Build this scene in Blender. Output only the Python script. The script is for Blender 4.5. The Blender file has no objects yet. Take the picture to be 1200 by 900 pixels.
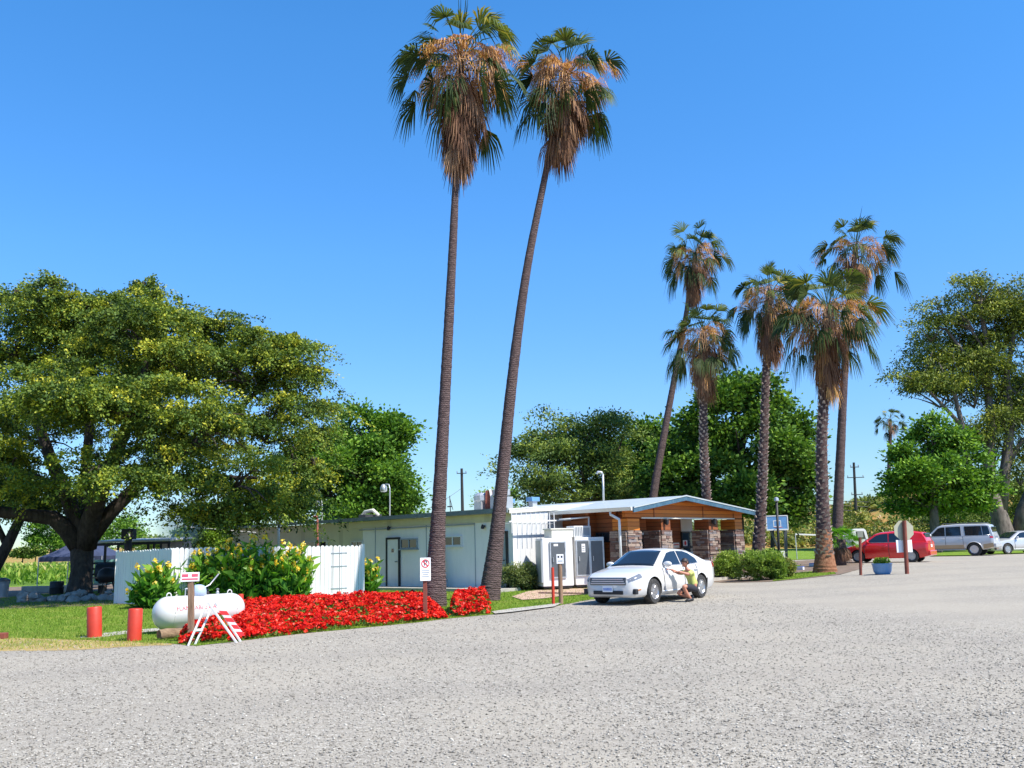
import bpy, bmesh, math, random
import numpy as np
from mathutils import Vector, Matrix, noise
random.seed(7); RNG = np.random.default_rng(11)
PI = math.pi
scene = bpy.context.scene
COL = scene.collection
rad = math.radians

# ------------------------------------------------------------------ camera and ground
FPX = 1100.0; ROLL = .026; PITCH = math.atan(191 / FPX); CAM = Vector((0, 0, 1.6))
fw = Vector((0, math.cos(PITCH), math.sin(PITCH)))
up0 = Vector((0, -math.sin(PITCH), math.cos(PITCH))); r0 = Vector((1, 0, 0))
RT = r0 * math.cos(ROLL) - up0 * math.sin(ROLL)
UP = up0 * math.cos(ROLL) + r0 * math.sin(ROLL)

def sm(a, b, x):
    t = min(1, max(0, (x - a) / (b - a)))
    return t * t * (3 - 2 * t)

def T(x, y):
    """height of the ground"""
    z = .34 * sm(6, 19, x) * sm(12, 34, y)
    z += .45 * sm(66, 84, y) * sm(5, 20, x)
    return z

def ray(px, py):
    return fw * FPX + RT * (px - 600) + UP * (450 - py)

def P(px, py, Y):
    d = ray(px, py)
    return CAM + d * (Y / d.y)

def G(px, py, off=0.0):
    d = ray(px, py)
    z = 0.0
    for _ in range(12):
        k = (z - CAM.z) / d.z
        p = CAM + d * k
        z = T(p.x, p.y)
    return Vector((p.x, p.y, z + off))

def XY(x, y, off=0.0):
    return Vector((x, y, T(x, y) + off))

def mpp(Y):
    return Y / 1112.0

# ------------------------------------------------------------------ objects
def tag(o, label=None, cat=None, group=None, kind=None):
    if label: o['label'] = label
    if cat: o['category'] = cat
    if group: o['group'] = group
    if kind: o['kind'] = kind
    return o

def empty(name, loc, label=None, cat=None, group=None, rz=0.0, kind=None):
    o = bpy.data.objects.new(name, None)
    COL.objects.link(o)
    o.location = loc; o.rotation_euler = (0, 0, rz)
    o.empty_display_size = .2
    return tag(o, label, cat, group, kind)

def copy_tree(o, parent=None):
    c = o.copy(); COL.objects.link(c); c.parent = parent
    for ch in list(o.children):
        copy_tree(ch, c)
    return c

class MB:
    def __init__(s):
        s.v = []; s.f = []; s.m = []; s.cur = 0
    def mat(s, i):
        s.cur = i; return s
    def add(s, vs, fs):
        n = len(s.v)
        s.v += [tuple(v) for v in vs]
        s.f += [tuple(i + n for i in f) for f in fs]
        s.m += [s.cur] * len(fs)
        return s
    def box(s, c, size, rz=0.0, M=None):
        hx, hy, hz = size[0] / 2, size[1] / 2, size[2] / 2
        vs = [Vector((x * hx, y * hy, z * hz)) for x in (-1, 1) for y in (-1, 1) for z in (-1, 1)]
        R = M if M is not None else Matrix.Rotation(rz, 3, 'Z')
        vs = [R @ v + Vector(c) for v in vs]
        return s.add(vs, [(0, 1, 3, 2), (4, 6, 7, 5), (0, 4, 5, 1), (2, 3, 7, 6), (0, 2, 6, 4), (1, 5, 7, 3)])
    def hexa(s, b, t):
        """bottom quad b (4 pts) and top quad t"""
        return s.add(list(b) + list(t), [(3, 2, 1, 0), (4, 5, 6, 7), (0, 1, 5, 4), (1, 2, 6, 5), (2, 3, 7, 6), (3, 0, 4, 7)])
    def beam(s, a, b, w, h, upv=(0, 0, 1)):
        a = Vector(a); b = Vector(b); d = (b - a)
        L = d.length; d = d / max(L, 1e-6)
        u = Vector(upv); sd = d.cross(u)
        if sd.length < 1e-4: sd = d.cross(Vector((1, 0, 0)))
        sd.normalize(); u = sd.cross(d).normalized()
        M = Matrix((d, sd, u)).transposed()
        return s.box((a + b) / 2, (L, w, h), M=M)
    def tube(s, pts, rs, n=10, cap=True):
        pts = [Vector(p) for p in pts]
        if not hasattr(rs, '__len__'): rs = [rs] * len(pts)
        base = len(s.v); rings = []
        ref = None
        for i, p in enumerate(pts):
            if i == 0: d = pts[1] - p
            elif i == len(pts) - 1: d = p - pts[-2]
            else: d = pts[i + 1] - pts[i - 1]
            d.normalize()
            if ref is None:
                ref = Vector((1, 0, 0)) if abs(d.x) < .8 else Vector((0, 1, 0))
            x = (ref - d * ref.dot(d)).normalized(); ref = x
            y = d.cross(x)
            for k in range(n):
                a = 2 * PI * k / n
                s.v.append(tuple(p + (x * math.cos(a) + y * math.sin(a)) * rs[i]))
        nf = 0
        for i in range(len(pts) - 1):
            for k in range(n):
                k2 = (k + 1) % n
                s.f.append((base + i * n + k, base + i * n + k2, base + (i + 1) * n + k2, base + (i + 1) * n + k)); nf += 1
        if cap:
            s.f.append(tuple(base + k for k in reversed(range(n)))); nf += 1
            s.f.append(tuple(base + (len(pts) - 1) * n + k for k in range(n))); nf += 1
        s.m += [s.cur] * nf
        return s
    def lathe(s, prof, c=(0, 0, 0), n=16, M=None):
        """prof: list of (r, z)"""
        base = len(s.v); c = Vector(c); nf = 0
        for r, z in prof:
            for k in range(n):
                a = 2 * PI * k / n
                v = Vector((r * math.cos(a), r * math.sin(a), z))
                if M is not None: v = M @ v
                s.v.append(tuple(v + c))
        for i in range(len(prof) - 1):
            for k in range(n):
                k2 = (k + 1) % n
                s.f.append((base + i * n + k, base + i * n + k2, base + (i + 1) * n + k2, base + (i + 1) * n + k)); nf += 1
        s.f.append(tuple(base + k for k in reversed(range(n)))); nf += 1
        s.f.append(tuple(base + (len(prof) - 1) * n + k for k in range(n))); nf += 1
        s.m += [s.cur] * nf
        return s
    def prism(s, poly, thick, fn):
        """2D polygon, extruded by thick; fn(u, v, w) -> point"""
        n = len(poly)
        vs = [fn(u, v, 0) for u, v in poly] + [fn(u, v, thick) for u, v in poly]
        fs = [tuple(reversed(range(n))), tuple(range(n, 2 * n))]
        fs += [(i, (i + 1) % n, n + (i + 1) % n, n + i) for i in range(n)]
        return s.add(vs, fs)
    def build(s, name, mats, parent=None, smooth=False, bevel=0, world=True, sharp=None):
        me = bpy.data.meshes.new(name)
        vs = s.v
        if parent is not None and world:
            Mi = world_inv(parent)
            vs = [tuple(Mi @ Vector(v)) for v in vs]
        me.from_pydata(vs, [], s.f)
        if not isinstance(mats, (list, tuple)): mats = [mats]
        for m in mats: me.materials.append(m)
        if len(mats) > 1: me.polygons.foreach_set('material_index', s.m)
        bm = bmesh.new(); bm.from_mesh(me)
        bmesh.ops.recalc_face_normals(bm, faces=bm.faces)
        if bevel:
            es = [e for e in bm.edges if len(e.link_faces) == 2 and e.calc_face_angle(0) > .6]
            bmesh.ops.bevel(bm, geom=es, offset=bevel, segments=2, affect='EDGES', profile=.6, clamp_overlap=True)
        if smooth:
            for f in bm.faces: f.smooth = True
            if sharp:
                for e in bm.edges:
                    if len(e.link_faces) == 2 and e.calc_face_angle(0) > sharp: e.smooth = False
        bm.to_mesh(me); bm.free()
        o = bpy.data.objects.new(name, me); COL.objects.link(o)
        if parent is not None: o.parent = parent
        return o

def world_inv(p):
    M = Matrix.Identity(4)
    q = p
    while q is not None:
        M = Matrix.Translation(q.location) @ q.rotation_euler.to_matrix().to_4x4() @ M
        q = q.parent
    return M.inverted()

def npmesh(name, verts, faces, mats, parent=None, attr=None, smooth=False, midx=None):
    """verts (N,3), faces (M,k) same size; attr per vertex"""
    verts = np.asarray(verts, dtype=np.float64); faces = np.asarray(faces, dtype=np.int32)
    if parent is not None:
        Mi = np.array(world_inv(parent)); verts = verts @ Mi[:3, :3].T + Mi[:3, 3]
    me = bpy.data.meshes.new(name)
    n, k = faces.shape
    me.vertices.add(len(verts)); me.vertices.foreach_set('co', verts.astype(np.float32).ravel())
    me.loops.add(n * k); me.loops.foreach_set('vertex_index', faces.ravel())
    me.polygons.add(n)
    me.polygons.foreach_set('loop_start', np.arange(n, dtype=np.int32) * k)
    me.polygons.foreach_set('loop_total', np.full(n, k, dtype=np.int32))
    if not isinstance(mats, (list, tuple)): mats = [mats]
    for m in mats: me.materials.append(m)
    if midx is not None: me.polygons.foreach_set('material_index', np.asarray(midx, dtype=np.int32))
    if smooth: me.polygons.foreach_set('use_smooth', np.ones(n, dtype=bool))
    if attr is not None:
        a = me.attributes.new('tone', 'FLOAT', 'POINT'); a.data.foreach_set('value', np.asarray(attr, dtype=np.float32))
    me.update(calc_edges=True)
    o = bpy.data.objects.new(name, me); COL.objects.link(o)
    if parent is not None: o.parent = parent
    return o

# ------------------------------------------------------------------ materials
def lin(c):
    return tuple(((x / 255) / 12.92 if x / 255 <= .04045 else ((x / 255 + .055) / 1.055) ** 2.4) for x in c)

class N:
    def __init__(s, name):
        s.m = bpy.data.materials.new(name); s.m.use_nodes = True
        s.t = s.m.node_tree; s.t.nodes.clear()
        s.out = s.t.nodes.new('ShaderNodeOutputMaterial')
        s.co = None
    def n(s, typ, **kw):
        x = s.t.nodes.new('ShaderNode' + typ)
        for k, v in kw.items():
            setattr(x, k, v)
        return x
    def l(s, a, b): s.t.links.new(a, b)
    def coord(s):
        if s.co is None: s.co = s.n('TexCoord').outputs['Object']
        return s.co
    def noise(s, scale, detail=4, rough=.6, vec=None, stretch=None):
        x = s.n('TexNoise'); x.inputs['Scale'].default_value = scale
        x.inputs['Detail'].default_value = detail; x.inputs['Roughness'].default_value = rough
        v = vec or s.coord()
        if stretch:
            mp = s.n('Mapping'); mp.inputs['Scale'].default_value = stretch; s.l(v, mp.inputs['Vector']); v = mp.outputs[0]
        s.l(v, x.inputs['Vector']); return x.outputs['Fac']
    def ramp(s, fac, stops):
        r = s.n('ValToRGB'); e = r.color_ramp.elements
        while len(e) < len(stops): e.new(.5)
        for el, (p, c) in zip(e, stops):
            el.position = p; el.color = (*c, 1) if len(c) == 3 else c
        s.l(fac, r.inputs['Fac']); return r.outputs['Color']
    def mix(s, fac, a, b, blend='MIX'):
        m = s.n('MixRGB', blend_type=blend)
        for i, v in enumerate((fac, a, b)):
            if hasattr(v, 'is_output'): s.l(v, m.inputs[i])
            elif i == 0: m.inputs[0].default_value = v
            else: m.inputs[i].default_value = (*v, 1)
        return m.outputs[0]
    def math(s, op, a, b=0.0, c=None):
        m = s.n('Math', operation=op)
        for i, v in enumerate((a, b) if c is None else (a, b, c)):
            if hasattr(v, 'is_output'): s.l(v, m.inputs[i])
            else: m.inputs[i].default_value = v
        return m.outputs[0]
    def bump(s, h, strength=.3, dist=.02, normal=None):
        b = s.n('Bump'); b.inputs['Strength'].default_value = strength; b.inputs['Distance'].default_value = dist
        s.l(h, b.inputs['Height'])
        if normal: s.l(normal, b.inputs['Normal'])
        return b.outputs[0]
    def bsdf(s, color, rough=.6, metallic=0.0, normal=None, spec=None, coat=0.0, trans=None):
        p = s.n('BsdfPrincipled')
        def put(k, v):
            if hasattr(v, 'is_output'): s.l(v, p.inputs[k])
            elif k == 'Base Color': p.inputs[k].default_value = (*v, 1)
            else: p.inputs[k].default_value = v
        put('Base Color', color); put('Roughness', rough); put('Metallic', metallic)
        if spec is not None: put('Specular IOR Level', spec)
        if coat: put('Coat Weight', coat); p.inputs['Coat Roughness'].default_value = .05
        if normal: s.l(normal, p.inputs['Normal'])
        o = p.outputs[0]
        if trans:
            t = s.n('BsdfTranslucent')
            if hasattr(color, 'is_output'):
                s.l(s.mix(1.0, color, trans[1], 'MULTIPLY'), t.inputs[0])
            else: t.inputs[0].default_value = (*[a * b for a, b in zip(color, trans[1])], 1)
            mx = s.n('MixShader'); mx.inputs[0].default_value = trans[0]
            s.l(o, mx.inputs[1]); s.l(t.outputs[0], mx.inputs[2]); o = mx.outputs[0]
        s.l(o, s.out.inputs['Surface']); return s.m

def M_plain(name, col, rough=.6, metallic=0, var=.12, scale=3.0, bump=0.0, bscale=40, coat=0, spec=None, dirt=None):
    k = N(name)
    a = tuple(max(0, c * (1 - var)) for c in col); b = tuple(min(1, c * (1 + var)) for c in col)
    c = k.ramp(k.noise(scale, 5, .65), [(.3, a), (.7, b)])
    if dirt:
        d = k.ramp(k.noise(scale * 2.3, 6, .7), [(.45, (0, 0, 0)), (.7, (1, 1, 1))])
        m = k.n('MixRGB', blend_type='MIX'); 
        f = k.math('MULTIPLY', d, dirt[0])
        c = k.mix(f, c, dirt[1])
    nrm = k.bump(k.noise(bscale, 4, .6), bump, .02) if bump else None
    return k.bsdf(c, rough, metallic, nrm, spec, coat)

def M_leaf(name, stops, trans=.35, rough=.5, tcol=(1.5, 1.6, .6)):
    k = N(name)
    a = k.n('Attribute', attribute_name='tone')
    c = k.ramp(a.outputs['Fac'], stops)
    return k.bsdf(c, rough, 0, None, .12, 0, (trans, tcol))

def M_glass(name, col=(.012, .016, .02), rough=.04):
    k = N(name); return k.bsdf(col, rough, 0, None, .9)

MT = {}
def gravel_material():
    k = N('gravel_mat'); co = k.coord()
    v = k.n('TexVoronoi'); v.inputs['Scale'].default_value = 62; k.l(co, v.inputs['Vector'])
    v2 = k.n('TexVoronoi'); v2.inputs['Scale'].default_value = 17; k.l(co, v2.inputs['Vector'])
    sep = k.n('SeparateColor'); k.l(v.outputs['Color'], sep.inputs[0])
    sep2 = k.n('SeparateColor'); k.l(v2.outputs['Color'], sep2.inputs[0])
    stone = k.ramp(sep.outputs[0], [(0, (.12, .105, .083)), (.12, (.235, .21, .17)), (.5, (.305, .277, .23)), (.85, (.385, .353, .30)), (1, (.52, .48, .415))])
    big = k.ramp(sep2.outputs[1], [(0, (.78, .76, .74)), (.12, (.93, .93, .93)), (1, (1.06, 1.05, 1.03))])
    c = k.mix(1.0, stone, big, 'MULTIPLY')
    dust = k.ramp(k.noise(.35, 6, .62, stretch=(1, .55, 1)), [(.42, (0, 0, 0)), (.60, (1, 1, 1))])
    c = k.mix(k.math('ADD', k.math('MULTIPLY', dust, .55), .08), c, (.36, .32, .255))
    # tracks: long soft bands worn by wheels
    w = k.n('TexWave', wave_type='RINGS', rings_direction='Z'); w.inputs['Scale'].default_value = .085
    w.inputs['Distortion'].default_value = 9.0; w.inputs['Detail'].default_value = 3; w.inputs['Detail Scale'].default_value = .7
    mp = k.n('Mapping'); mp.inputs['Location'].default_value = (-6, 12, 0); k.l(co, mp.inputs['Vector']); k.l(mp.outputs[0], w.inputs['Vector'])
    tr = k.ramp(w.outputs['Fac'], [(.55, (0, 0, 0)), (.95, (1, 1, 1))])
    c = k.mix(k.math('MULTIPLY', tr, .24), c, (.25, .225, .19))
    st = k.ramp(k.noise(1.3, 7, .72), [(.62, (0, 0, 0)), (.75, (1, 1, 1))])
    c = k.mix(k.math('MULTIPLY', st, .5), c, (.17, .15, .125))
    h = k.math('SUBTRACT', 1.0, v.outputs['Distance'])
    h2 = k.math('MULTIPLY', k.noise(6, 5, .7), 1.2)
    nb = k.bump(k.math('ADD', h, h2), .42, .02)
    return k.bsdf(c, .93, 0, nb, .15)

def grass_material(name, a, b, dry, dryamt=(.5, .75)):
    k = N(name)
    c = k.ramp(k.noise(2.2, 6, .7), [(.3, a), (.7, b)])
    d = k.ramp(k.noise(.55, 6, .65), [(dryamt[0], (0, 0, 0)), (dryamt[1], (1, 1, 1))])
    c = k.mix(d, c, dry)
    f = k.noise(60, 3, .8)
    c = k.mix(.6, c, k.ramp(f, [(.3, (.35, .35, .35)), (.7, (1.2, 1.2, 1.2))]), 'MULTIPLY')
    return k.bsdf(c, .9, 0, k.bump(f, .8, .04), .1)

def wood_siding(name, a, b, pitch=.16):
    k = N(name); co = k.coord()
    s = k.n('SeparateXYZ'); k.l(co, s.inputs[0])
    q = k.math('DIVIDE', s.outputs[2], pitch)
    fl = k.math('FLOOR', q); fr = k.math('FRACT', q)
    wn = k.n('TexWhiteNoise', noise_dimensions='1D'); k.l(fl, wn.inputs['W'])
    g = k.noise(3.0, 8, .75, stretch=(1, 1, 14))
    t = k.math('ADD', k.math('MULTIPLY', wn.outputs['Value'], .45), k.math('MULTIPLY', g, .6))
    c = k.ramp(t, [(.2, a), (.8, b)])
    groove = k.math('LESS_THAN', fr, .09)
    c = k.mix(groove, c, tuple(x * .25 for x in a))
    h = k.math('SUBTRACT', 1.0, groove)
    return k.bsdf(c, .62, 0, k.bump(k.math('ADD', h, k.math('MULTIPLY', g, .3)), .6, .01), .35)

def ribbed(name, col, pitch=.2, width=.1, dirty=(.2, .17, .13), amt=.35):
    """painted vertical board or metal siding, grooves run up the wall"""
    k = N(name); co = k.coord()
    s = k.n('SeparateXYZ'); k.l(co, s.inputs[0])
    u = k.math('ADD', k.math('MULTIPLY', s.outputs[0], .743), k.math('MULTIPLY', s.outputs[1], .669))
    fr = k.math('FRACT', k.math('DIVIDE', k.math('ADD', u, 500), pitch))
    groove = k.math('LESS_THAN', fr, width)
    n1 = k.noise(1.1, 6, .7, stretch=(1, 1, .35))
    c = k.ramp(n1, [(.3, tuple(x * .86 for x in col)), (.7, col)])
    d = k.ramp(k.noise(5, 7, .75, stretch=(1, 1, .2)), [(.55, (0, 0, 0)), (.8, (1, 1, 1))])
    c = k.mix(k.math('MULTIPLY', d, amt), c, dirty)
    c = k.mix(k.math('MULTIPLY', groove, .35), c, tuple(x * .5 for x in col))
    return k.bsdf(c, .6, 0, k.bump(k.math('SUBTRACT', 1.0, groove), .5, .015), .3)

def stone_mat():
    k = N('stone_veneer_mat'); co = k.coord()
    s = k.n('SeparateXYZ'); k.l(co, s.inputs[0])
    u = k.math('ADD', s.outputs[0], k.math('MULTIPLY', s.outputs[1], .9))
    cb = k.n('CombineXYZ'); k.l(u, cb.inputs[0]); k.l(s.outputs[2], cb.inputs[1])
    b = k.n('TexBrick'); k.l(cb.outputs[0], b.inputs['Vector'])
    b.inputs['Scale'].default_value = 2.2; b.inputs['Mortar Size'].default_value = .025; b.inputs['Brick Width'].default_value = .62; b.inputs['Row Height'].default_value = .26
    b.inputs['Color1'].default_value = (.27, .2, .16, 1); b.inputs['Color2'].default_value = (.42, .37, .33, 1); b.inputs['Mortar'].default_value = (.06, .05, .045, 1)
    n = k.noise(7, 6, .7)
    c = k.mix(.7, b.outputs['Color'], k.ramp(n, [(.3, (.45, .4, .38)), (.7, (1.35, 1.3, 1.25))]), 'MULTIPLY')
    h = k.math('ADD', k.math('MULTIPLY', b.outputs['Fac'], -1.0), n)
    return k.bsdf(c, .85, 0, k.bump(h, .8, .05), .2)

def bark(name, a, b, sx=(1, 1, .3), scale=9, strength=.8, rings=0):
    k = N(name)
    n = k.noise(scale, 7, .75, stretch=sx)
    c = k.ramp(n, [(.3, a), (.7, b)])
    h = n
    if rings:
        w = k.n('TexWave', wave_type='BANDS', bands_direction='Z'); w.inputs['Scale'].default_value = rings
        w.inputs['Distortion'].default_value = 7; w.inputs['Detail'].default_value = 5; w.inputs['Detail Scale'].default_value = 3
        k.l(k.coord(), w.inputs['Vector'])
        c = k.mix(.45, c, k.ramp(w.outputs['Fac'], [(.1, (.5, .48, .5)), (.8, (1.25, 1.2, 1.15))]), 'MULTIPLY')
        h = k.math('ADD', n, w.outputs['Fac'])
    return k.bsdf(c, .9, 0, k.bump(h, strength, .04), .15)

MT['gravel'] = gravel_material()
MT['lawn'] = grass_material('lawn_mat', (.11, .19, .018), (.23, .34, .035), (.42, .37, .09), (.56, .78))
MT['drygrass'] = grass_material('dry_grass_mat', (.44, .31, .11), (.62, .46, .19), (.2, .24, .05), (.55, .72))
MT['verge'] = grass_material('verge_mat', (.12, .2, .02), (.22, .33, .04), (.42, .36, .12), (.6, .8))
MT['field'] = grass_material('field_mat', (.10, .2, .03), (.18, .3, .06), (.3, .3, .1), (.6, .8))
MT['farfield'] = grass_material('far_field_mat', (.12, .22, .08), (.17, .28, .11), (.3, .3, .1), (.7, .9))
MT['hill'] = grass_material('hill_mat', (.36, .2, .07), (.48, .29, .09), (.2, .22, .06), (.45, .6))
MT['soil'] = M_plain('soil_mat', (.17, .12, .085), .95, var=.35, scale=3, bump=.8, bscale=30)
MT['concrete'] = M_plain('concrete_mat', (.38, .35, .30), .9, var=.2, scale=2, bump=.3, bscale=50, dirt=(.35, (.25, .22, .18)))
MT['white'] = M_plain('white_paint_mat', (.70, .69, .67), .45, var=.04, scale=2, dirt=(.15, (.5, .48, .44)))
MT['whitegloss'] = M_plain('white_gloss_mat', (.82, .82, .82), .25, var=.02, scale=2, dirt=(.08, (.5, .47, .42)))
MT['offwhite'] = M_plain('offwhite_mat', (.62, .60, .52), .6, var=.08, scale=2, dirt=(.2, (.35, .3, .25)))
MT['fence'] = ribbed('white_fence_mat', (.78, .77, .76), 50, 0, (.45, .42, .4), .25)
MT['wall'] = ribbed('siding_mat', (.88, .84, .78), 1.22, .012, (.42, .39, .33), .25)
MT['ribwall'] = ribbed('ribbed_siding_mat', (.60, .61, .61), .28, .1, (.45, .42, .38), .2)
MT['tanwall'] = ribbed('tan_siding_mat', (.68, .62, .42), .3, .1, (.3, .26, .18), .3)
MT['roof'] = M_plain('roof_mat', (.55, .56, .52), .5, var=.15, scale=1.5, dirt=(.4, (.33, .33, .3)))
MT['fascia'] = M_plain('fascia_mat', (.16, .19, .19), .5, var=.25, scale=3, dirt=(.4, (.2, .24, .24)))
MT['porchroof'] = M_plain('porch_roof_mat', (.40, .44, .44), .4, var=.1, scale=2, dirt=(.3, (.3, .33, .33)))
MT['bluetrim'] = M_plain('blue_trim_mat', (.04, .10, .15), .4, var=.2, scale=3, dirt=(.3, (.2, .28, .32)))
MT['siding_wood'] = wood_siding('cedar_siding_mat', (.34, .085, .012), (.68, .22, .03))
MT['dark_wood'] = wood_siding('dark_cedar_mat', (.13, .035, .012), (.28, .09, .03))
MT['stone'] = stone_mat()
MT['steel'] = M_plain('galvanized_steel_mat', (.5, .51, .52), .45, .6, var=.15, scale=5)
MT['greybox'] = M_plain('grey_metal_mat', (.3, .33, .35), .5, .1, var=.1, scale=3)
MT['darkgrey'] = M_plain('dark_panel_mat', (.09, .1, .11), .45, 0, var=.12, scale=4)
MT['black'] = M_plain('black_metal_mat', (.016, .016, .018), .6, 0, var=.3, scale=4)
MT['rubber'] = M_plain('rubber_mat', (.022, .022, .022), .85, 0, var=.25, scale=10, dirt=(.4, (.16, .14, .12)))
MT['glass'] = M_glass('dark_glass_mat')
MT['bluglass'] = M_glass('blue_glass_mat', (.03, .06, .09), .05)
MT['redpaint'] = M_plain('red_post_mat', (.50, .035, .012), .5, var=.12, scale=6, dirt=(.3, (.35, .07, .04)))
MT['rustpost'] = M_plain('rust_brown_mat', (.2, .05, .03), .7, var=.25, scale=6, bump=.3)
MT['wood'] = bark('weathered_wood_mat', (.16, .09, .055), (.36, .24, .16), (1, 1, .15), 14, .4)
MT['log'] = bark('log_mat', (.13, .08, .05), (.36, .25, .15), (.3, 1, 1), 8, .8)
MT['brick'] = M_plain('brick_paving_mat', (.46, .29, .2), .9, var=.25, scale=5, bump=.5, bscale=25, dirt=(.5, (.5, .42, .33)))
MT['trunk'] = bark('elm_bark_mat', (.018, .014, .012), (.1, .08, .065), (1, 1, .3), 7, 1.0)
MT['greytrunk'] = bark('grey_bark_mat', (.05, .04, .036), (.24, .20, .17), (1, 1, .25), 5, .8)
MT['palmtrunk'] = bark('palm_trunk_mat', (.045, .032, .032), (.21, .15, .14), (1, 1, 3.5), 7, .8, rings=5.3)
MT['bootcore'] = bark('palm_core_mat', (.03, .02, .02), (.14, .09, .08), (1, 1, .5), 8, .9)
MT['boots'] = bark('palm_boot_mat', (.22, .16, .13), (.60, .50, .43), (1, 1, .5), 8, .7)
MT['shaded_wood'] = wood_siding('shaded_siding_mat', (.16, .04, .014), (.34, .11, .035))  # same cedar as the gable, with the porch walls' shade painted into its colour
MT['stone_a'] = M_plain('pale_stone_mat', (.30, .22, .17), .85, var=.3, scale=7, bump=.5, bscale=25)
MT['stone_b'] = M_plain('brown_stone_mat', (.15, .085, .065), .85, var=.3, scale=7, bump=.5, bscale=25)
MT['stone_c'] = M_plain('grey_stone_mat', (.2, .17, .165), .85, var=.3, scale=7, bump=.5, bscale=25)
MT['mortar'] = M_plain('dark_mortar_mat', (.06, .05, .045), .95)
MT['redbark'] = bark('palm_base_mat', (.14, .05, .025), (.40, .2, .11), (1, 1, .7), 10, .9)
MT['carwhite'] = M_plain('white_car_paint_mat', (.60, .585, .56), .3, 0, var=.02, scale=1.5, coat=.8, dirt=(.12, (.55, .5, .43)))
MT['carred'] = M_plain('red_car_paint_mat', (.62, .012, .015), .25, 0, var=.05, scale=1.5, coat=.8)
MT['carsilver'] = M_plain('silver_car_paint_mat', (.56, .55, .55), .3, .35, var=.04, scale=1.5, coat=.6)
MT['cartan'] = M_plain('tan_car_trim_mat', (.38, .27, .17), .45, .1, var=.06, scale=2)
MT['chrome'] = M_plain('chrome_mat', (.66, .66, .67), .32, 1, var=.04)
MT['alloy'] = M_plain('alloy_mat', (.5, .5, .51), .3, .8, var=.08, scale=8)
MT['lamp'] = M_glass('clear_lamp_mat', (.16, .17, .19), .12)
MT['redlamp'] = M_glass('red_lamp_mat', (.45, .01, .015), .1)
MT['amber'] = M_glass('amber_lamp_mat', (.6, .2, .02), .1)
MT['signwhite'] = M_plain('sign_white_mat', (.82, .81, .80), .5, var=.03)
MT['signred'] = M_plain('sign_red_mat', (.68, .03, .04), .5, var=.06)
MT['pink'] = M_plain('faded_red_mat', (.62, .09, .14), .55, var=.15, scale=20)
MT['signblack'] = M_plain('sign_black_mat', (.04, .04, .05), .5, var=.1)
MT['olive'] = M_plain('bare_aluminium_back_mat', (.44, .42, .30), .55, .1, var=.08, scale=4)
MT['bluepot'] = M_plain('blue_glazed_pot_mat', (.12, .27, .5), .35, var=.15, scale=5)
MT['bluepaint'] = M_plain('blue_paint_mat', (.04, .16, .55), .6, var=.1, scale=5)
MT['navy'] = M_plain('navy_canvas_mat', (.035, .045, .09), .7, var=.25, scale=2)
MT['tealtarp'] = M_plain('teal_tarp_mat', (.2, .42, .36), .7, var=.15, scale=2)
MT['hose'] = M_plain('green_hose_mat', (.01, .11, .07), .5, var=.15)
MT['skin'] = M_plain('skin_mat', (.48, .2, .12), .55, var=.06, scale=8)
MT['shirt'] = M_plain('lime_shirt_mat', (.50, .52, .14), .8, var=.1, scale=5, bump=.4, bscale=12)
MT['shorts'] = M_plain('black_shorts_mat', (.02, .02, .026), .85, var=.2, scale=6)
MT['hair'] = M_plain('dark_hair_mat', (.018, .01, .008), .6, var=.3, scale=30)
MT['tank'] = M_plain('tank_paint_mat', (.60, .59, .565), .3, 0, var=.03, scale=2, coat=.3, dirt=(.1, (.5, .46, .38)))
MT['dome'] = M_plain('tank_dome_mat', (.42, .52, .66), .3, .1, var=.06, scale=3, coat=.3)
MT['rope'] = M_plain('grey_rock_mat', (.33, .29, .26), .9, var=.3, scale=4, bump=.6, bscale=12)
g = [(0, (.028, .055, .01)), (.5, (.075, .125, .018)), (1, (.21, .25, .03))]
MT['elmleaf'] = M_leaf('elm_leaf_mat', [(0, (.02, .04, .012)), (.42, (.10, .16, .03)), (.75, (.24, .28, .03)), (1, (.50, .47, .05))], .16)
MT['mapleleaf'] = M_leaf('maple_leaf_mat', [(0, (.035, .085, .014)), (.5, (.105, .215, .028)), (1, (.27, .42, .05))], .2)
MT['oliveleaf'] = M_leaf('olive_leaf_mat', [(0, (.04, .075, .02)), (.5, (.12, .18, .04)), (1, (.32, .37, .07))], .16)
MT['darkleaf'] = M_leaf('dark_leaf_mat', [(0, (.025, .06, .014)), (.5, (.08, .17, .026)), (1, (.26, .40, .06))], .16)
MT['euca'] = M_leaf('eucalyptus_leaf_mat', [(0, (.045, .07, .02)), (.5, (.14, .18, .03)), (1, (.42, .42, .06))], .16)
MT['limeleaf'] = M_leaf('lime_leaf_mat', [(0, (.06, .13, .02)), (.5, (.15, .25, .03)), (1, (.3, .4, .06))], .4)
MT['shrubleaf'] = M_leaf('shrub_leaf_mat', [(0, (.06, .11, .02)), (.5, (.18, .27, .05)), (1, (.40, .48, .11))], .3)
MT['hedgeleaf'] = M_leaf('grey_bush_leaf_mat', [(0, (.06, .09, .03)), (.5, (.16, .2, .07)), (1, (.33, .36, .14))], .25)
MT['hillleaf'] = M_leaf('hill_shrub_mat', [(0, (.06, .09, .03)), (.4, (.17, .21, .05)), (.75, (.33, .33, .08)), (.9, (.42, .25, .1)), (1, (.45, .42, .3))], .2)
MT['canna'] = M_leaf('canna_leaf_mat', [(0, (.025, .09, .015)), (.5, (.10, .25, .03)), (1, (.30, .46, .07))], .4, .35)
MT['cannaflower'] = M_leaf('canna_flower_mat', [(0, (.75, .42, .04)), (.5, (.85, .62, .06)), (1, (.88, .78, .3))], .3)
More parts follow.
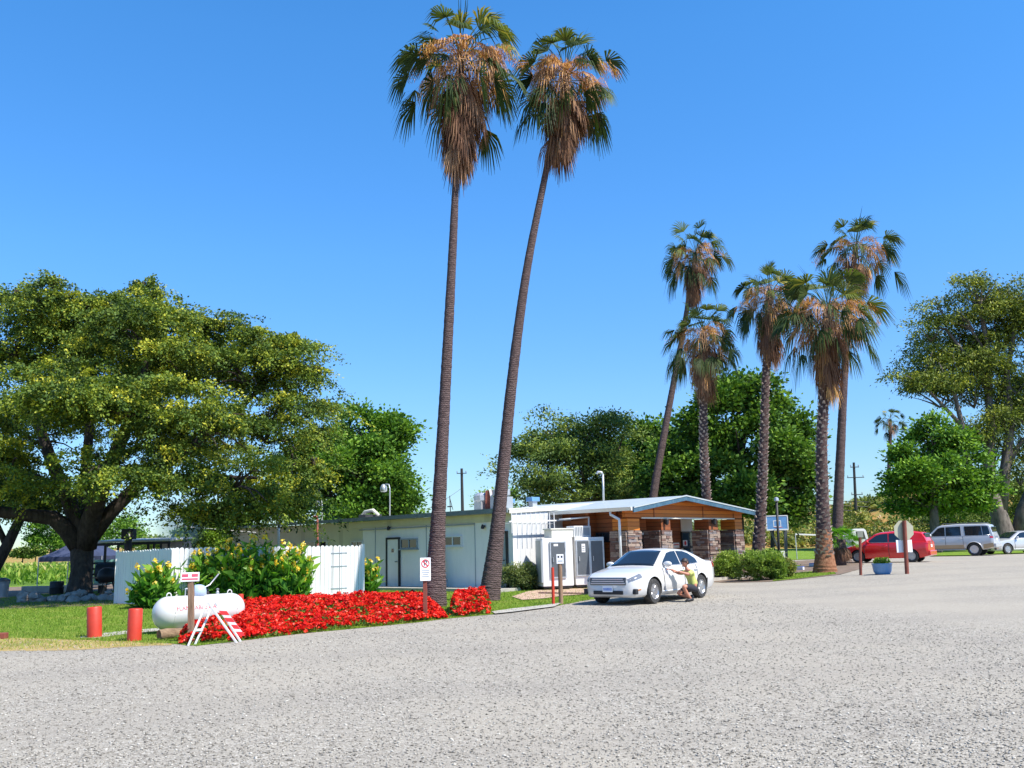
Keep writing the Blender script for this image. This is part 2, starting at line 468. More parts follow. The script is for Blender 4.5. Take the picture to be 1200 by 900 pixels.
MT['geranium'] = M_leaf('geranium_petal_mat', [(0, (.30, .01, .012)), (.5, (.72, .016, .010)), (.88, (.88, .05, .02)), (1, (.80, .22, .16))], .2, .5, (1.2, .6, .4))
MT['gerleaf'] = M_leaf('geranium_leaf_mat', [(0, (.03, .07, .015)), (.5, (.08, .16, .03)), (1, (.28, .36, .08))], .3)
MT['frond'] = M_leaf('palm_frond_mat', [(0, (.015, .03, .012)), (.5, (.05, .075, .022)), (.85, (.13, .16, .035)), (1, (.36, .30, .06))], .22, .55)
MT['freshfrond'] = M_leaf('fresh_frond_mat', [(0, (.04, .12, .02)), (.5, (.1, .26, .03)), (1, (.25, .4, .05))], .35, .45)
MT['deadfrond'] = M_leaf('dead_frond_mat', [(0, (.07, .036, .025)), (.4, (.22, .12, .075)), (.75, (.42, .25, .14)), (1, (.62, .34, .11))], .2, .8, (1.2, .9, .6))
MT['seeds'] = M_leaf('seed_stalk_mat', [(0, (.26, .10, .025)), (.5, (.50, .23, .05)), (1, (.66, .40, .13))], .2, .8, (1.2, .9, .6))
MT['grassblade'] = M_leaf('grass_blade_mat', [(0, (.07, .14, .015)), (.6, (.17, .28, .03)), (1, (.36, .36, .1))], .35, .6)
MT['corn'] = M_leaf('crop_leaf_mat', [(0, (.09, .17, .03)), (.6, (.2, .33, .05)), (.85, (.4, .42, .1)), (1, (.5, .42, .18))], .35)
# ------------------------------------------------------------------ ground sheets
def sheet(name, poly, mat, off, step=1.0, kind='structure', jitter=0.0, skirt=0.0):
    pts = [Vector((p[0], p[1], 0)) for p in poly]
    if jitter:
        q = []
        for i, a in enumerate(pts):
            b = pts[(i + 1) % len(pts)]; L = (b - a).length; n = max(1, int(L / .25)) if L < 40 else 1
            for k in range(n):
                p = a.lerp(b, k / n)
                d = noise.noise(p * 1.7) * jitter + noise.noise(p * 6.1) * jitter * .5
                q.append(p + Vector((d, d * .7, 0)))
        pts = q
    bm = bmesh.new()
    f = bm.faces.new([bm.verts.new(p) for p in pts])
    if f.normal.z < 0: f.normal_flip()
    xs = [p.x for p in pts]; ys = [p.y for p in pts]
    for ax, lo, hi in ((0, min(xs), max(xs)), (1, min(ys), max(ys))):
        st = max(step, (hi - lo) / 120)
        k = lo + st
        while k < hi:
            co = Vector((k, 0, 0)) if ax == 0 else Vector((0, k, 0))
            no = Vector((1, 0, 0)) if ax == 0 else Vector((0, 1, 0))
            bmesh.ops.bisect_plane(bm, geom=bm.verts[:] + bm.edges[:] + bm.faces[:], plane_co=co, plane_no=no)
            k += st
    bmesh.ops.triangulate(bm, faces=[f for f in bm.faces if len(f.verts) > 4])
    for v in bm.verts: v.co.z = T(v.co.x, v.co.y) + off
    bmesh.ops.recalc_face_normals(bm, faces=bm.faces)
    up = sum(f.normal.z * f.calc_area() for f in bm.faces)
    if up < 0: bmesh.ops.reverse_faces(bm, faces=bm.faces)
    if skirt:
        be = [e for e in bm.edges if e.is_boundary]
        r = bmesh.ops.extrude_edge_only(bm, edges=be)
        for v in [g for g in r['geom'] if isinstance(g, bmesh.types.BMVert)]: v.co.z -= skirt
    me = bpy.data.meshes.new(name); bm.to_mesh(me); bm.free()
    me.materials.append(mat)
    o = bpy.data.objects.new(name, me); COL.objects.link(o)
    return tag(o, kind=kind)

def gg(*pts): return [tuple(G(x, y))[:2] for x, y in pts]

# base sheet to the horizon
xs = list(np.concatenate([[-2500, -900, -400, -200, -120, -80, -60, -45], np.arange(-36, 60, .75), [62, 75, 100, 150, 260, 500, 1000, 2500]]))
ys = list(np.concatenate([[-200, -60, -20, -8, 0], np.arange(2, 90, .75), [92, 100, 130, 200, 400, 900, 3000]]))
vs = [(x, y, T(x, y)) for y in ys for x in xs]
fs = [(j * len(xs) + i, j * len(xs) + i + 1, (j + 1) * len(xs) + i + 1, (j + 1) * len(xs) + i) for j in range(len(ys) - 1) for i in range(len(xs) - 1)]
o = npmesh('ground', np.array(vs), fs, MT['gravel'], smooth=True); tag(o, kind='structure')

front = gg((-260, 752), (-120, 750), (0, 747), (60, 749), (110, 751), (160, 753), (205, 755), (232, 757), (300, 749), (360, 742), (420, 736.5), (480, 730.5), (520, 725.5), (580, 720), (640, 712.5), (690, 703))
dry = sheet('dry_grass_fringe', gg((-330, 765), (-100, 765), (20, 763), (100, 761), (150, 758), (190, 757), (206, 755.5), (170, 748), (100, 744), (40, 742), (-100, 742), (-330, 742)), MT['drygrass'], .004, jitter=.30)
LAWN = front + [(3.4, 30), (5, 37), (-2, 40), (-14, 50), (-16, 60), (-80, 60), (-80, 22)]
sheet('lawn', LAWN, MT['lawn'], .008, jitter=.17)
sheet('field', [(-16, 60), (-8, 66), (-8, 260), (-300, 260), (-300, 60)], MT['field'], .012, 8)
sheet('far_field', [(-8, 260), (60, 260), (60, 1400), (-1600, 1400), (-1600, 260)], MT['farfield'], .30, 60)
sheet('garden_path', gg((88, 748), (110, 743.5), (150, 739.5), (185, 736.5), (205, 735), (205, 738), (185, 740), (150, 743), (115, 748)), MT['concrete'], .013, jitter=.06)
sheet('soil_patch', [(-26, 30), (-14.2, 32.5), (-11.6, 33), (-10, 45), (-16, 58), (-40, 57), (-40, 33)], MT['soil'], .013, jitter=.5)
# planting strip on the right
sheet('planting_strip', gg((790, 680), (850, 683), (900, 682), (940, 678.5), (985, 673.5), (1008, 667), (1012, 661), (1000, 657), (960, 656), (930, 658), (880, 655), (830, 655)), MT['soil'], .016, .75, jitter=.12)
sheet('strip_lawn', gg((905, 681.5), (940, 678), (980, 673), (975, 668.5), (940, 671), (915, 674)), MT['lawn'], .022, .75, jitter=.08)
sheet('green_verge', [(10, 60.5), (31, 60.5), (60, 66), (60, 90), (4, 90), (7, 70)], MT['verge'], .02, 1.5, jitter=.3)
sheet('porch_lawn', [(11.5, 46), (14.6, 49), (16, 60), (10, 60), (5, 52)], MT['verge'], .02, 1.0, jitter=.2)
# hill behind the lot
def H(x, y):
    prof = 1.9 * sm(6, 20, x) + 3.3 * sm(30, 44, x)
    return T(x, y) + (prof * sm(84, 102, y) * (1 + .16 * noise.noise(Vector((x * .13, y * .13, 3)))) + .5 * noise.noise(Vector((x * .3, y * .3, 9))) * sm(84, 92, y)) - .05 - 1.0 * sm(190, 240, y) - .6 * (1 - sm(2, 8, x))
hx = np.arange(1, 160, 1.5); hy = np.concatenate([np.arange(83, 104, 1.2), np.arange(106, 260, 8)])
hv = [(x, y, H(x, y)) for y in hy for x in hx]
hf = [(j * len(hx) + i, j * len(hx) + i + 1, (j + 1) * len(hx) + i + 1, (j + 1) * len(hx) + i) for j in range(len(hy) - 1) for i in range(len(hx) - 1)]
tag(npmesh('hill', hv, hf, MT['hill'], smooth=True), kind='structure')
# low golden hills on the far left horizon
def H2(x, y):
    return -1 + 7.5 * sm(300, 420, y) * (1 - sm(-30, 60, x)) * (.7 + .6 * noise.noise(Vector((x * .006, y * .004, 1))))
hx = np.arange(-500, 90, 12); hy = np.arange(290, 700, 12)
hv = [(x, y, H2(x, y)) for y in hy for x in hx]
hf = [(j * len(hx) + i, j * len(hx) + i + 1, (j + 1) * len(hx) + i + 1, (j + 1) * len(hx) + i) for j in range(len(hy) - 1) for i in range(len(hx) - 1)]
tag(npmesh('distant_hills', hv, hf, MT['hill'], smooth=True), kind='structure')

# loose stones on the lot
def in_poly(pts, poly):
    x = pts[:, 0]; y = pts[:, 1]; c = np.zeros(len(pts), bool); n = len(poly)
    for i in range(n):
        x1, y1 = poly[i][:2]; x2, y2 = poly[(i + 1) % n][:2]
        m = ((y1 > y) != (y2 > y)) & (x < (x2 - x1) * (y - y1) / ((y2 - y1) + 1e-12) + x1)
        c ^= m
    return c
n = 105000
yy = 5.6 + (RNG.random(n) ** 1.7) * 32
xx = (RNG.random(n) - .5) * 2 * (yy * .58 + .4)
pts = np.stack([xx, yy], 1)
keep = ~in_poly(pts, LAWN); pts = pts[keep]; n = len(pts)
sz = (.005 + .009 * RNG.random(n) ** 2.2) * (1 + .02 * pts[:, 1])
oc = np.array([(1, 0, 0), (0, 1, 0), (-1, 0, 0), (0, -1, 0), (.1, .1, .7), (0, 0, -.7)])
an = RNG.random(n) * 6.28; ca, sa = np.cos(an), np.sin(an)
sx = sz[:, None] * (.6 + .8 * RNG.random((n, 1)))
V = np.zeros((n, 6, 3))
jit = oc[None] + RNG.normal(0, .22, (n, 6, 3))
V[:, :, 0] = (jit[:, :, 0] * ca[:, None] - jit[:, :, 1] * sa[:, None]) * sx
V[:, :, 1] = (jit[:, :, 0] * sa[:, None] + jit[:, :, 1] * ca[:, None]) * sz[:, None]
V[:, :, 2] = jit[:, :, 2] * sz[:, None] * .7
V += np.concatenate([pts, np.full((n, 1), .004)], 1)[:, None]
of = np.array([(0, 1, 4), (1, 2, 4), (2, 3, 4), (3, 0, 4), (1, 0, 5), (2, 1, 5), (3, 2, 5), (0, 3, 5)])
F = (np.arange(n)[:, None, None] * 6 + of[None]).reshape(-1, 3)
k = N('loose_stone_mat'); a = k.n('Attribute', attribute_name='tone')
c = k.ramp(a.outputs['Fac'], [(0, (.10, .088, .07)), (.18, (.21, .187, .15)), (.6, (.31, .28, .235)), (1, (.54, .50, .43))])
MT['stones'] = k.bsdf(c, .9)
o = npmesh('loose_gravel', V.reshape(-1, 3), F, MT['stones'], attr=np.repeat(RNG.random(n), 6))
tag(o, kind='stuff')

# grass blades on the lawn
def blades(name, n, region, test, h=.09, w=.012, mat='grassblade', tone=(0, 1)):
    x0, x1, y0, y1 = region
    p = np.stack([x0 + (x1 - x0) * RNG.random(n), y0 + (y1 - y0) * RNG.random(n)], 1)
    p = p[test(p)]; n = len(p)
    hh = h * (.4 + .9 * RNG.random(n)); an = RNG.random(n) * 6.28
    dx = np.cos(an) * w; dy = np.sin(an) * w
    z = np.array([T(a, b) for a, b in p])
    lean = RNG.normal(0, .4, (n, 2)) * hh[:, None]
    V = np.zeros((n, 3, 3))
    V[:, 0] = np.stack([p[:, 0] - dx, p[:, 1] - dy, z], 1)
    V[:, 1] = np.stack([p[:, 0] + dx, p[:, 1] + dy, z], 1)
    V[:, 2] = np.stack([p[:, 0] + lean[:, 0], p[:, 1] + lean[:, 1], z + hh], 1)
    F = np.arange(n * 3).reshape(-1, 3)
    o = npmesh(name, V.reshape(-1, 3), F, MT[mat], attr=np.repeat(tone[0] + (tone[1] - tone[0]) * RNG.random(n), 3))
    return tag(o, kind='stuff')
blades('lawn_grass', 190000, (-22, 6, 17, 46), lambda p: in_poly(p, LAWN), .055, .010)
dryp = gg((-330, 763), (0, 762), (100, 760), (190, 756), (206, 752), (100, 742), (-100, 740), (-330, 742))
blades('dry_grass', 26000, (-22, -6, 15, 22), lambda p: in_poly(p, dryp), .05, .009, 'grassblade', (.75, 1.0))
sl = gg((905, 681.5), (940, 678), (980, 673), (975, 668.5), (940, 671), (915, 674))
blades('strip_grass', 16000, (9, 16, 34, 42), lambda p: in_poly(p, sl), .06, .014)

wp = [tuple(G(*q))[:2] for q in ((2, 794), (9, 796), (23, 814))]
#blades('lot_weeds', 60000, (-6, -3, 7, 12), lambda p: np.any([((p[:, 0] - a) / .16) ** 2 + ((p[:, 1] - b_) / .10) ** 2 < RNG.random(len(p)) for a, b_ in wp], axis=0), .06, .008)
# ------------------------------------------------------------------ foliage
def leaves(centers, dirs, size, aspect=.6, tone=None, upb=.35, jit=.7, bend=.25):
    """a quad folded along its middle for every leaf; centers (N,3), dirs (N,3) leaf axis"""
    n = len(centers)
    d = dirs + RNG.normal(0, jit, (n, 3)); d /= np.linalg.norm(d, axis=1, keepdims=True) + 1e-9
    r = RNG.normal(0, 1, (n, 3)); r[:, 2] += upb * 3
    sd = np.cross(d, r); sd /= np.linalg.norm(sd, axis=1, keepdims=True) + 1e-9
    s = size * (.6 + .8 * RNG.random((n, 1)))
    a = d * s * .5; b = sd * s * aspect * .5
    V = np.stack([centers - a, centers + b - a * .1, centers + a, centers - b - a * .1], 1)
    F = np.arange(n * 4).reshape(-1, 4)
    if tone is None: tone = RNG.random(n)
    return V.reshape(-1, 3), F, np.repeat(tone, 4)

def merge(parts):
    Vs, Fs, Ts = [], [], []; o = 0
    for V, F, Tn in parts:
        Vs.append(V); Fs.append(F + o); Ts.append(Tn); o += len(V)
    return np.concatenate(Vs), np.concatenate(Fs), np.concatenate(Ts)

def unit(n, zmin=-1):
    v = RNG.normal(0, 1, (n * 3 + 20, 3)); v /= np.linalg.norm(v, axis=1, keepdims=True)
    v = v[v[:, 2] > zmin]
    return v[:n]

def sublobes(lobes, k, f, at_=.80, fz=.8):
    out = []
    for c, r in lobes:
        u = unit(k, -.55)
        for v in u:
            q = f * random.uniform(.75, 1.3)
            out.append(((c[0] + v[0] * r[0] * at_, c[1] + v[1] * r[1] * at_, c[2] + v[2] * r[2] * at_), (r[0] * q, r[1] * q, r[2] * q * fz)))
    return out

def crown(lobes, clumps, per, leaf, clump_r, droop=0.0, mat='oliveleaf', parent=None, name='crown', spray=0.0, aspect=.6, flat=.7, inner=.25, zmin=-.75, sub=0, subf=.38, fz=.8):
    if sub: lobes = sublobes(lobes, sub, subf, .8, fz)
    """lobes: (center, (rx,ry,rz)). clumps spread over the lobes; spray>0 makes long twig sprays"""
    ws = np.array([(r[0] * r[1] + r[0] * r[2] + r[1] * r[2]) for c, r in lobes]); ws = ws / ws.sum()
    C = []; Dn = []; Tn = []
    for (c, r), w in zip(lobes, ws):
        k = max(3, int(clumps * w))
        u = unit(k, zmin); k = len(u)
        rr = np.where(RNG.random(k) < inner, .35 + .45 * RNG.random(k), .78 + .26 * RNG.random(k))
        # bumpy radius
        bump = np.array([1 + .40 * noise.noise(Vector(v) * 2.3 + Vector(c) * .3) for v in u])
        cc = np.array(c)[None] + u * (rr * bump)[:, None] * np.array(r)[None]
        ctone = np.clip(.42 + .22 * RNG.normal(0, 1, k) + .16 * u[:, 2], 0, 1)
        n = k * per
        ci = np.repeat(cc, per, 0); ui = np.repeat(u, per, 0)
        if spray > 0:
            s = RNG.random(n) ** .8
            L = np.repeat(spray * (.5 + .9 * RNG.random(k)), per)
            out = np.repeat(u + RNG.normal(0, .35, u.shape), per, 0)
            off = out * (s * L * .75)[:, None]
            off[:, 2] = off[:, 2] * .5 + (s * .25 - s * s * droop) * L
            g = RNG.normal(0, 1, (n, 3)) * clump_r * np.array([1, 1, .55])
            p = ci + off + g
            dd = out.copy(); dd[:, 2] -= droop * 1.2
        else:
            g = RNG.normal(0, 1, (n, 3)) * clump_r * np.array([1, 1, flat])
            p = ci + g; dd = ui + g / clump_r * .6; dd[:, 2] -= droop
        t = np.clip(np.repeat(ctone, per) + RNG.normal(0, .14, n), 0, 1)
        C.append(p); Dn.append(dd); Tn.append(t)
    C = np.concatenate(C); Dn = np.concatenate(Dn); Tn = np.concatenate(Tn)
    V, F, A = leaves(C, Dn, leaf, aspect, Tn)
    return npmesh(name, V, F, MT[mat], parent, A)

def curve_pts(a, b, bend, n=6):
    a = Vector(a); b = Vector(b); out = []
    for i in range(n + 1):
        t = i / n
        p = a.lerp(b, t) + Vector(bend) * math.sin(PI * t)
        out.append(p)
    return out

def trunk_tree(parent, base, fork, r0_, lobes, mat='trunk', lean=(0, 0, 0), twigs=2, flare=1.5, rf=.75, name='trunk'):
    m = MB()
    base = Vector(base); fork = Vector(fork)
    pts = curve_pts(base - Vector((0, 0, .15)), fork, lean, 6)
    m.tube(pts, [r0_ * flare, r0_ * (1 + (flare - 1) * .35), r0_ * 1.02, r0_ * .98, r0_ * .95, r0_ * .93, r0_ * rf], 14)
    for c, r in lobes:
        c = Vector(c)
        st = fork - Vector((0, 0, .2)) * random.random()
        d = (c - st).length
        bd = Vector((random.uniform(-.1, .1), random.uniform(-.1, .1), random.uniform(-.02, .12))) * d
        lp = curve_pts(st, c, bd, 5)
        rl = r0_ * rf * .62
        m.tube(lp, [rl, rl * .8, rl * .65, rl * .5, rl * .36, rl * .2], 8)
        for _ in range(twigs * 2):
            i = random.randint(2, 4); u = unit(1, -.2)[0]
            e = c + Vector((u[0] * r[0], u[1] * r[1], u[2] * r[2])) * .75
            m.tube(curve_pts(lp[i], e, Vector((0, 0, .08)) * d, 4), [rl * .4, rl * .3, rl * .2, rl * .13, rl * .05], 6)
    return m.build(name, MT[mat], parent, smooth=True)

def lobe(px, py, Y, rx, ry, dy=0.0, deep=.8):
    c = P(px, py, Y + dy); k = mpp(Y)
    return (tuple(c), (rx * k, rx * k * deep, ry * k))

# --- the big spreading tree on the left
YE = 38
eb = G(92, 703)
t = empty('spreading_elm_tree', eb, 'huge drooping olive green tree with thick dark forked trunk over the shaded picnic lawn', 'tree')
L = [lobe(20, 420, YE, 75, 62, -1), lobe(100, 400, YE, 70, 58, 1), lobe(170, 415, YE, 75, 60, -2), lobe(60, 480, YE, 90, 62, -4),
     lobe(230, 440, YE, 60, 50, 1), lobe(290, 450, YE, 62, 55, -1), lobe(150, 490, YE, 85, 62, -5), lobe(235, 510, YE, 75, 62, -4),
     lobe(312, 520, YE, 50, 68, -2), lobe(-60, 460, YE, 90, 100, 0), lobe(10, 560, YE, 65, 42, -3), lobe(275, 575, YE, 58, 38, -4.5),
     lobe(120, 560, YE, 50, 34, -5.5), lobe(195, 565, YE, 42, 24, -4), lobe(60, 590, YE, 50, 22, 3), lobe(335, 460, YE, 28, 34, 1), lobe(150, 450, YE, 110, 80, 5), lobe(40, 520, YE, 80, 60, 6), lobe(250, 520, YE, 70, 60, 5), lobe(300, 588, YE, 44, 30, -3), lobe(345, 552, YE, 22, 40, -1), lobe(250, 604, YE, 40, 16, -3), lobe(330, 600, YE, 22, 20, -3), lobe(120, 365, YE, 34, 26), lobe(165, 362, YE, 26, 24), lobe(40, 360, YE, 40, 26), lobe(240, 388, YE, 30, 22), lobe(330, 405, YE, 26, 12), lobe(360, 490, YE, 14, 24)]
L = [(c, (r[0] * .95, r[1] * .95, r[2] * .9)) for c, r in L]
for (px, py) in ((-10, 348), (20, 340), (62, 330), (78, 345), (100, 356), (132, 346), (166, 332), (180, 345), (212, 376), (236, 372), (262, 378), (300, 386), (330, 398), (352, 402), (366, 432), (374, 470), (372, 505), (120, 372), (45, 350), (200, 362), (282, 392), (345, 425), (366, 540), (352, 575)):
    L.append(lobe(px, py + 9, YE, random.uniform(9, 16), random.uniform(8, 14), random.uniform(-2, 2)))
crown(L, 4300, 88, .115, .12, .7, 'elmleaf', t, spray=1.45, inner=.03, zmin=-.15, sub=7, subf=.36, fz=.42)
m = MB()
fk = P(96, 634, YE)
m.tube([eb - Vector((0, 0, .2)), eb + Vector((.02, 0, .35)), eb + Vector((.05, 0, 1.1)), P(95, 645, YE), P(97, 628, YE)], [.72, .48, .39, .40, .46], 16)
def limb(pts, rs, n=10): m.tube(pts, rs, n)
limb([P(94, 640, YE), P(80, 622, YE - .3), P(62, 607, YE - .6), P(35, 604, YE - 1), P(0, 600, YE - 1.6), P(-40, 590, YE - 2)], [.42, .36, .3, .26, .22, .12])
limb([P(98, 640, YE), P(92, 612, YE), P(80, 585, YE), P(60, 540, YE), P(40, 480, YE), P(30, 420, YE)], [.45, .36, .3, .24, .18, .08])
limb([P(100, 640, YE), P(106, 610, YE - .4), P(118, 575, YE - 1), P(140, 520, YE - 2), P(165, 460, YE - 2), P(175, 400, YE - 2)], [.46, .38, .32, .26, .18, .08])
limb([P(102, 635, YE), P(128, 602, YE), P(165, 565, YE), P(215, 530, YE), P(270, 490, YE), P(320, 440, YE)], [.36, .3, .26, .22, .15, .06])
limb([P(165, 565, YE), P(210, 560, YE - 2), P(260, 560, YE - 3), P(300, 560, YE - 4)], [.2, .16, .12, .05])
limb([P(106, 610, YE), P(100, 560, YE + 2), P(105, 500, YE + 3), P(110, 420, YE + 2)], [.3, .24, .18, .07])
for (c, r) in L:
    c = Vector(c)
    for _ in range(4):
        u = unit(1, -.5)[0]; e = c + Vector((u[0] * r[0], u[1] * r[1], u[2] * r[2])) * .8
        m.tube(curve_pts(c, e, Vector((0, 0, .3)), 3), [.07, .055, .035, .015], 5)
m.build('trunk', MT['trunk'], t, smooth=True)
# small leaning tree at the left edge
b = P(-22, 690, 44); b.z = 0
t = empty('leaning_tree', b, 'slim dark trunk leaning in from the left edge beside the big spreading tree', 'tree')
lb = [lobe(45, 585, 44, 30, 22), lobe(10, 575, 44, 34, 24), lobe(-40, 560, 44, 60, 45)]
m = MB(); m.tube([b - Vector((0, 0, .1)), P(-8, 668, 44), P(8, 640, 44), P(20, 615, 44), P(34, 590, 44), P(44, 572, 44)], [.38, .3, .25, .22, .17, .06], 10)
m.tube([P(8, 640, 44), P(-10, 600, 44), P(-40, 560, 44)], [.16, .12, .04], 7)
m.build('trunk', MT['trunk'], t, smooth=True)
crown(lb, 240, 50, .16, .3, .6, 'elmleaf', t, spray=.9)

def simple_tree(name, label, base, fork, r, lobes, leafmat, clumps, per, leaf, cr, group=None, tm='trunk', droop=.1, spray=0, aspect=.7, inner=.2, cat='tree', twigs=2, zmin=-.8):
    t = empty(name, base, label, cat, group)
    trunk_tree(t, base, fork, r, lobes, tm, twigs=twigs)
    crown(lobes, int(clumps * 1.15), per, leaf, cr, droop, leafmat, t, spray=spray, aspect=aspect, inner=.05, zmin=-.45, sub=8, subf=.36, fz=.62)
    return t

def base_at(px, Y):
    p = P(px, 640, Y); return XY(p.x, p.y)

# bright green tree behind the long building
Y = 62
simple_tree('maple_tree', 'dense bright green tree behind the white building, left of the tall palms', base_at(432, Y), P(430, 590, Y), .42,
    [lobe(425, 508, Y, 40, 30), lobe(400, 606, Y, 60, 20), lobe(470, 600, Y, 28, 18), lobe(330, 595, Y, 40, 24, 3), lobe(450, 560, Y, 44, 44), lobe(385, 535, Y, 38, 38), lobe(460, 535, Y, 36, 40), lobe(425, 555, Y, 46, 44, -1.5), lobe(380, 580, Y, 42, 30), lobe(465, 580, Y, 34, 28), lobe(350, 560, Y, 28, 40, 2), lobe(425, 590, Y, 50, 22)],
    'mapleleaf', 1150, 46, .24, .42, inner=.15)
# olive green tree behind the roof
Y = 60
simple_tree('ash_tree', 'wide olive green tree above the roof between the tall palms and the porch', base_at(690, Y), P(690, 592, Y), .45,
    [lobe(645, 518, Y, 38, 32), lobe(690, 508, Y, 42, 30), lobe(625, 550, Y, 34, 32), lobe(670, 555, Y, 48, 36, -1.5), lobe(725, 525, Y, 38, 34), lobe(720, 560, Y, 40, 36), lobe(618, 578, Y, 26, 16), lobe(668, 585, Y, 50, 18), lobe(740, 580, Y, 34, 24)],
    'oliveleaf', 720, 52, .2, .34, droop=.3, spray=.9, aspect=.5)
# dark green tree behind the palms
Y = 57
simple_tree('camphor_tree', 'tall dark green tree with bright leaf tips behind the porch palms', base_at(860, Y), P(862, 600, Y), .55,
    [lobe(878, 462, Y, 34, 30), lobe(850, 490, Y, 44, 38), lobe(905, 500, Y, 42, 36), lobe(812, 520, Y, 40, 40), lobe(870, 530, Y, 55, 44, -1), lobe(925, 530, Y, 28, 34), lobe(790, 560, Y, 34, 36), lobe(850, 570, Y, 55, 36, -1), lobe(912, 570, Y, 38, 34), lobe(940, 585, Y, 16, 16), lobe(810, 590, Y, 40, 24), lobe(935, 605, Y, 16, 16), lobe(900, 600, Y, 26, 14)],
    'darkleaf', 1150, 50, .26, .42, inner=.18)
Y = 66
simple_tree('laurel_tree', 'shadowy dark tree filling the gap behind the porch roof and leaning palm', base_at(775, Y), P(775, 600, Y), .4,
    [lobe(765, 515, Y, 32, 26), lobe(745, 545, Y, 30, 34), lobe(785, 540, Y, 36, 40), lobe(765, 585, Y, 46, 34)],
    'darkleaf', 380, 50, .26, .45)
Y = 92
simple_tree('young_tree', 'small yellow green tree peeping over the roof between the tall palms', base_at(580, Y), P(580, 615, Y), .2,
    [lobe(572, 592, Y, 14, 14), lobe(592, 586, Y, 14, 15), lobe(600, 602, Y, 18, 18), lobe(578, 608, Y, 20, 14)],
    'limeleaf', 130, 34, .24, .4)
# bright round tree behind the cars
Y = 70
simple_tree('sycamore_tree', 'bright green round tree standing behind the red car and silver SUV', base_at(1096, Y), P(1094, 592, Y), .34,
    [lobe(1098, 510, Y, 30, 24), lobe(1078, 540, Y, 28, 26), lobe(1120, 540, Y, 34, 28), lobe(1066, 572, Y, 26, 22), lobe(1098, 560, Y, 40, 30, -1.5), lobe(1140, 572, Y, 27, 22), lobe(1072, 590, Y, 28, 14), lobe(1120, 590, Y, 34, 15)],
    'mapleleaf', 560, 46, .27, .42, tm='greytrunk', inner=.12)
# eucalyptus
Y = 74
b = base_at(1176, Y)
t = empty('eucalyptus_tree', b, 'towering open eucalyptus with pale bare limbs at the right edge of the lot', 'tree')
LE = [lobe(1120, 400, Y, 50, 40, 1), lobe(1165, 380, Y, 44, 40, 1), lobe(1110, 445, Y, 46, 30, 1), lobe(1165, 440, Y, 40, 40, 2), lobe(1160, 520, Y, 34, 34, 2), lobe(1195, 500, Y, 30, 50, 2), lobe(1180, 585, Y, 34, 26, 3),lobe(1148, 342, Y, 30, 20), lobe(1185, 350, Y, 30, 24), lobe(1108, 362, Y, 28, 16), lobe(1140, 375, Y, 40, 15), lobe(1090, 388, Y, 22, 14), lobe(1175, 395, Y, 30, 16, 2),
      lobe(1082, 425, Y, 30, 18), lobe(1120, 430, Y, 38, 20), lobe(1152, 428, Y, 26, 16), lobe(1068, 448, Y, 20, 14), lobe(1100, 460, Y, 40, 20), lobe(1140, 462, Y, 30, 18), lobe(1190, 450, Y, 20, 14),
      lobe(1178, 490, Y, 26, 16), lobe(1205, 480, Y, 26, 30), lobe(1225, 400, Y, 36, 40), lobe(1225, 540, Y, 30, 34), lobe(1150, 505, Y, 26, 14), lobe(1195, 560, Y, 18, 10), lobe(1240, 340, Y, 30, 30), lobe(1130, 400, Y, 26, 12, 3)]
m = MB()
m.tube([b - Vector((0, 0, .2)), P(1176, 625, Y), P(1170, 600, Y), P(1160, 570, Y)], [1.15, .8, .6, .45], 14)
m.tube([b - Vector((0, 0, .2)) + Vector((1.6, .6, 0)), P(1200, 600, Y), P(1215, 560, Y), P(1235, 500, Y), P(1235, 420, Y)], [.9, .6, .45, .35, .15], 12)
def lm(pp, rs, n=8): m.tube([P(x, y, Y + d) for x, y, d in pp], rs, n)
lm([(1160, 572, 0), (1158, 540, 0), (1162, 500, 0), (1158, 460, .5), (1160, 420, .5), (1150, 370, 0), (1150, 335, 0)], [.6, .42, .36, .3, .24, .15, .05])
lm([(1170, 600, 0), (1150, 570, -.5), (1135, 545, -1), (1128, 500, -1), (1118, 460, -1), (1100, 425, -1)], [.5, .36, .28, .22, .16, .06])
lm([(1172, 600, 0), (1178, 550, 0), (1184, 500, 0), (1180, 440, 0), (1188, 390, 0), (1186, 345, 0)], [.55, .42, .32, .24, .16, .05])
lm([(1128, 500, -1), (1105, 475, -1), (1080, 450, -1), (1062, 440, -1)], [.18, .14, .1, .04])
lm([(1158, 460, .5), (1135, 420, 0), (1108, 385, 0), (1088, 385, 0)], [.2, .15, .1, .04])
lm([(1184, 500, 0), (1205, 470, 0), (1225, 430, 0)], [.2, .14, .05])
lm([(1160, 420, .5), (1140, 390, 0), (1120, 365, 0)], [.15, .1, .04])
lm([(1178, 550, 0), (1195, 520, 0), (1215, 500, 0), (1240, 460, 0)], [.24, .18, .12, .05])
for c, r in LE:
    c = Vector(c)
    for _ in range(5):
        u = unit(1, -.3)[0]; e = c + Vector((u[0] * r[0], u[1] * r[1], u[2] * r[2])) * .85
        st = c - Vector((0, 0, r[2] * .9)); m.tube(curve_pts(st, e, Vector((0, 0, .1)), 3), [.08, .06, .04, .02], 5)
m.build('trunk', MT['greytrunk'], t, smooth=True)
crown(LE, 2100, 46, .24, .38, .5, 'euca', t, aspect=.4, inner=.2, spray=.7, sub=4, subf=.5)

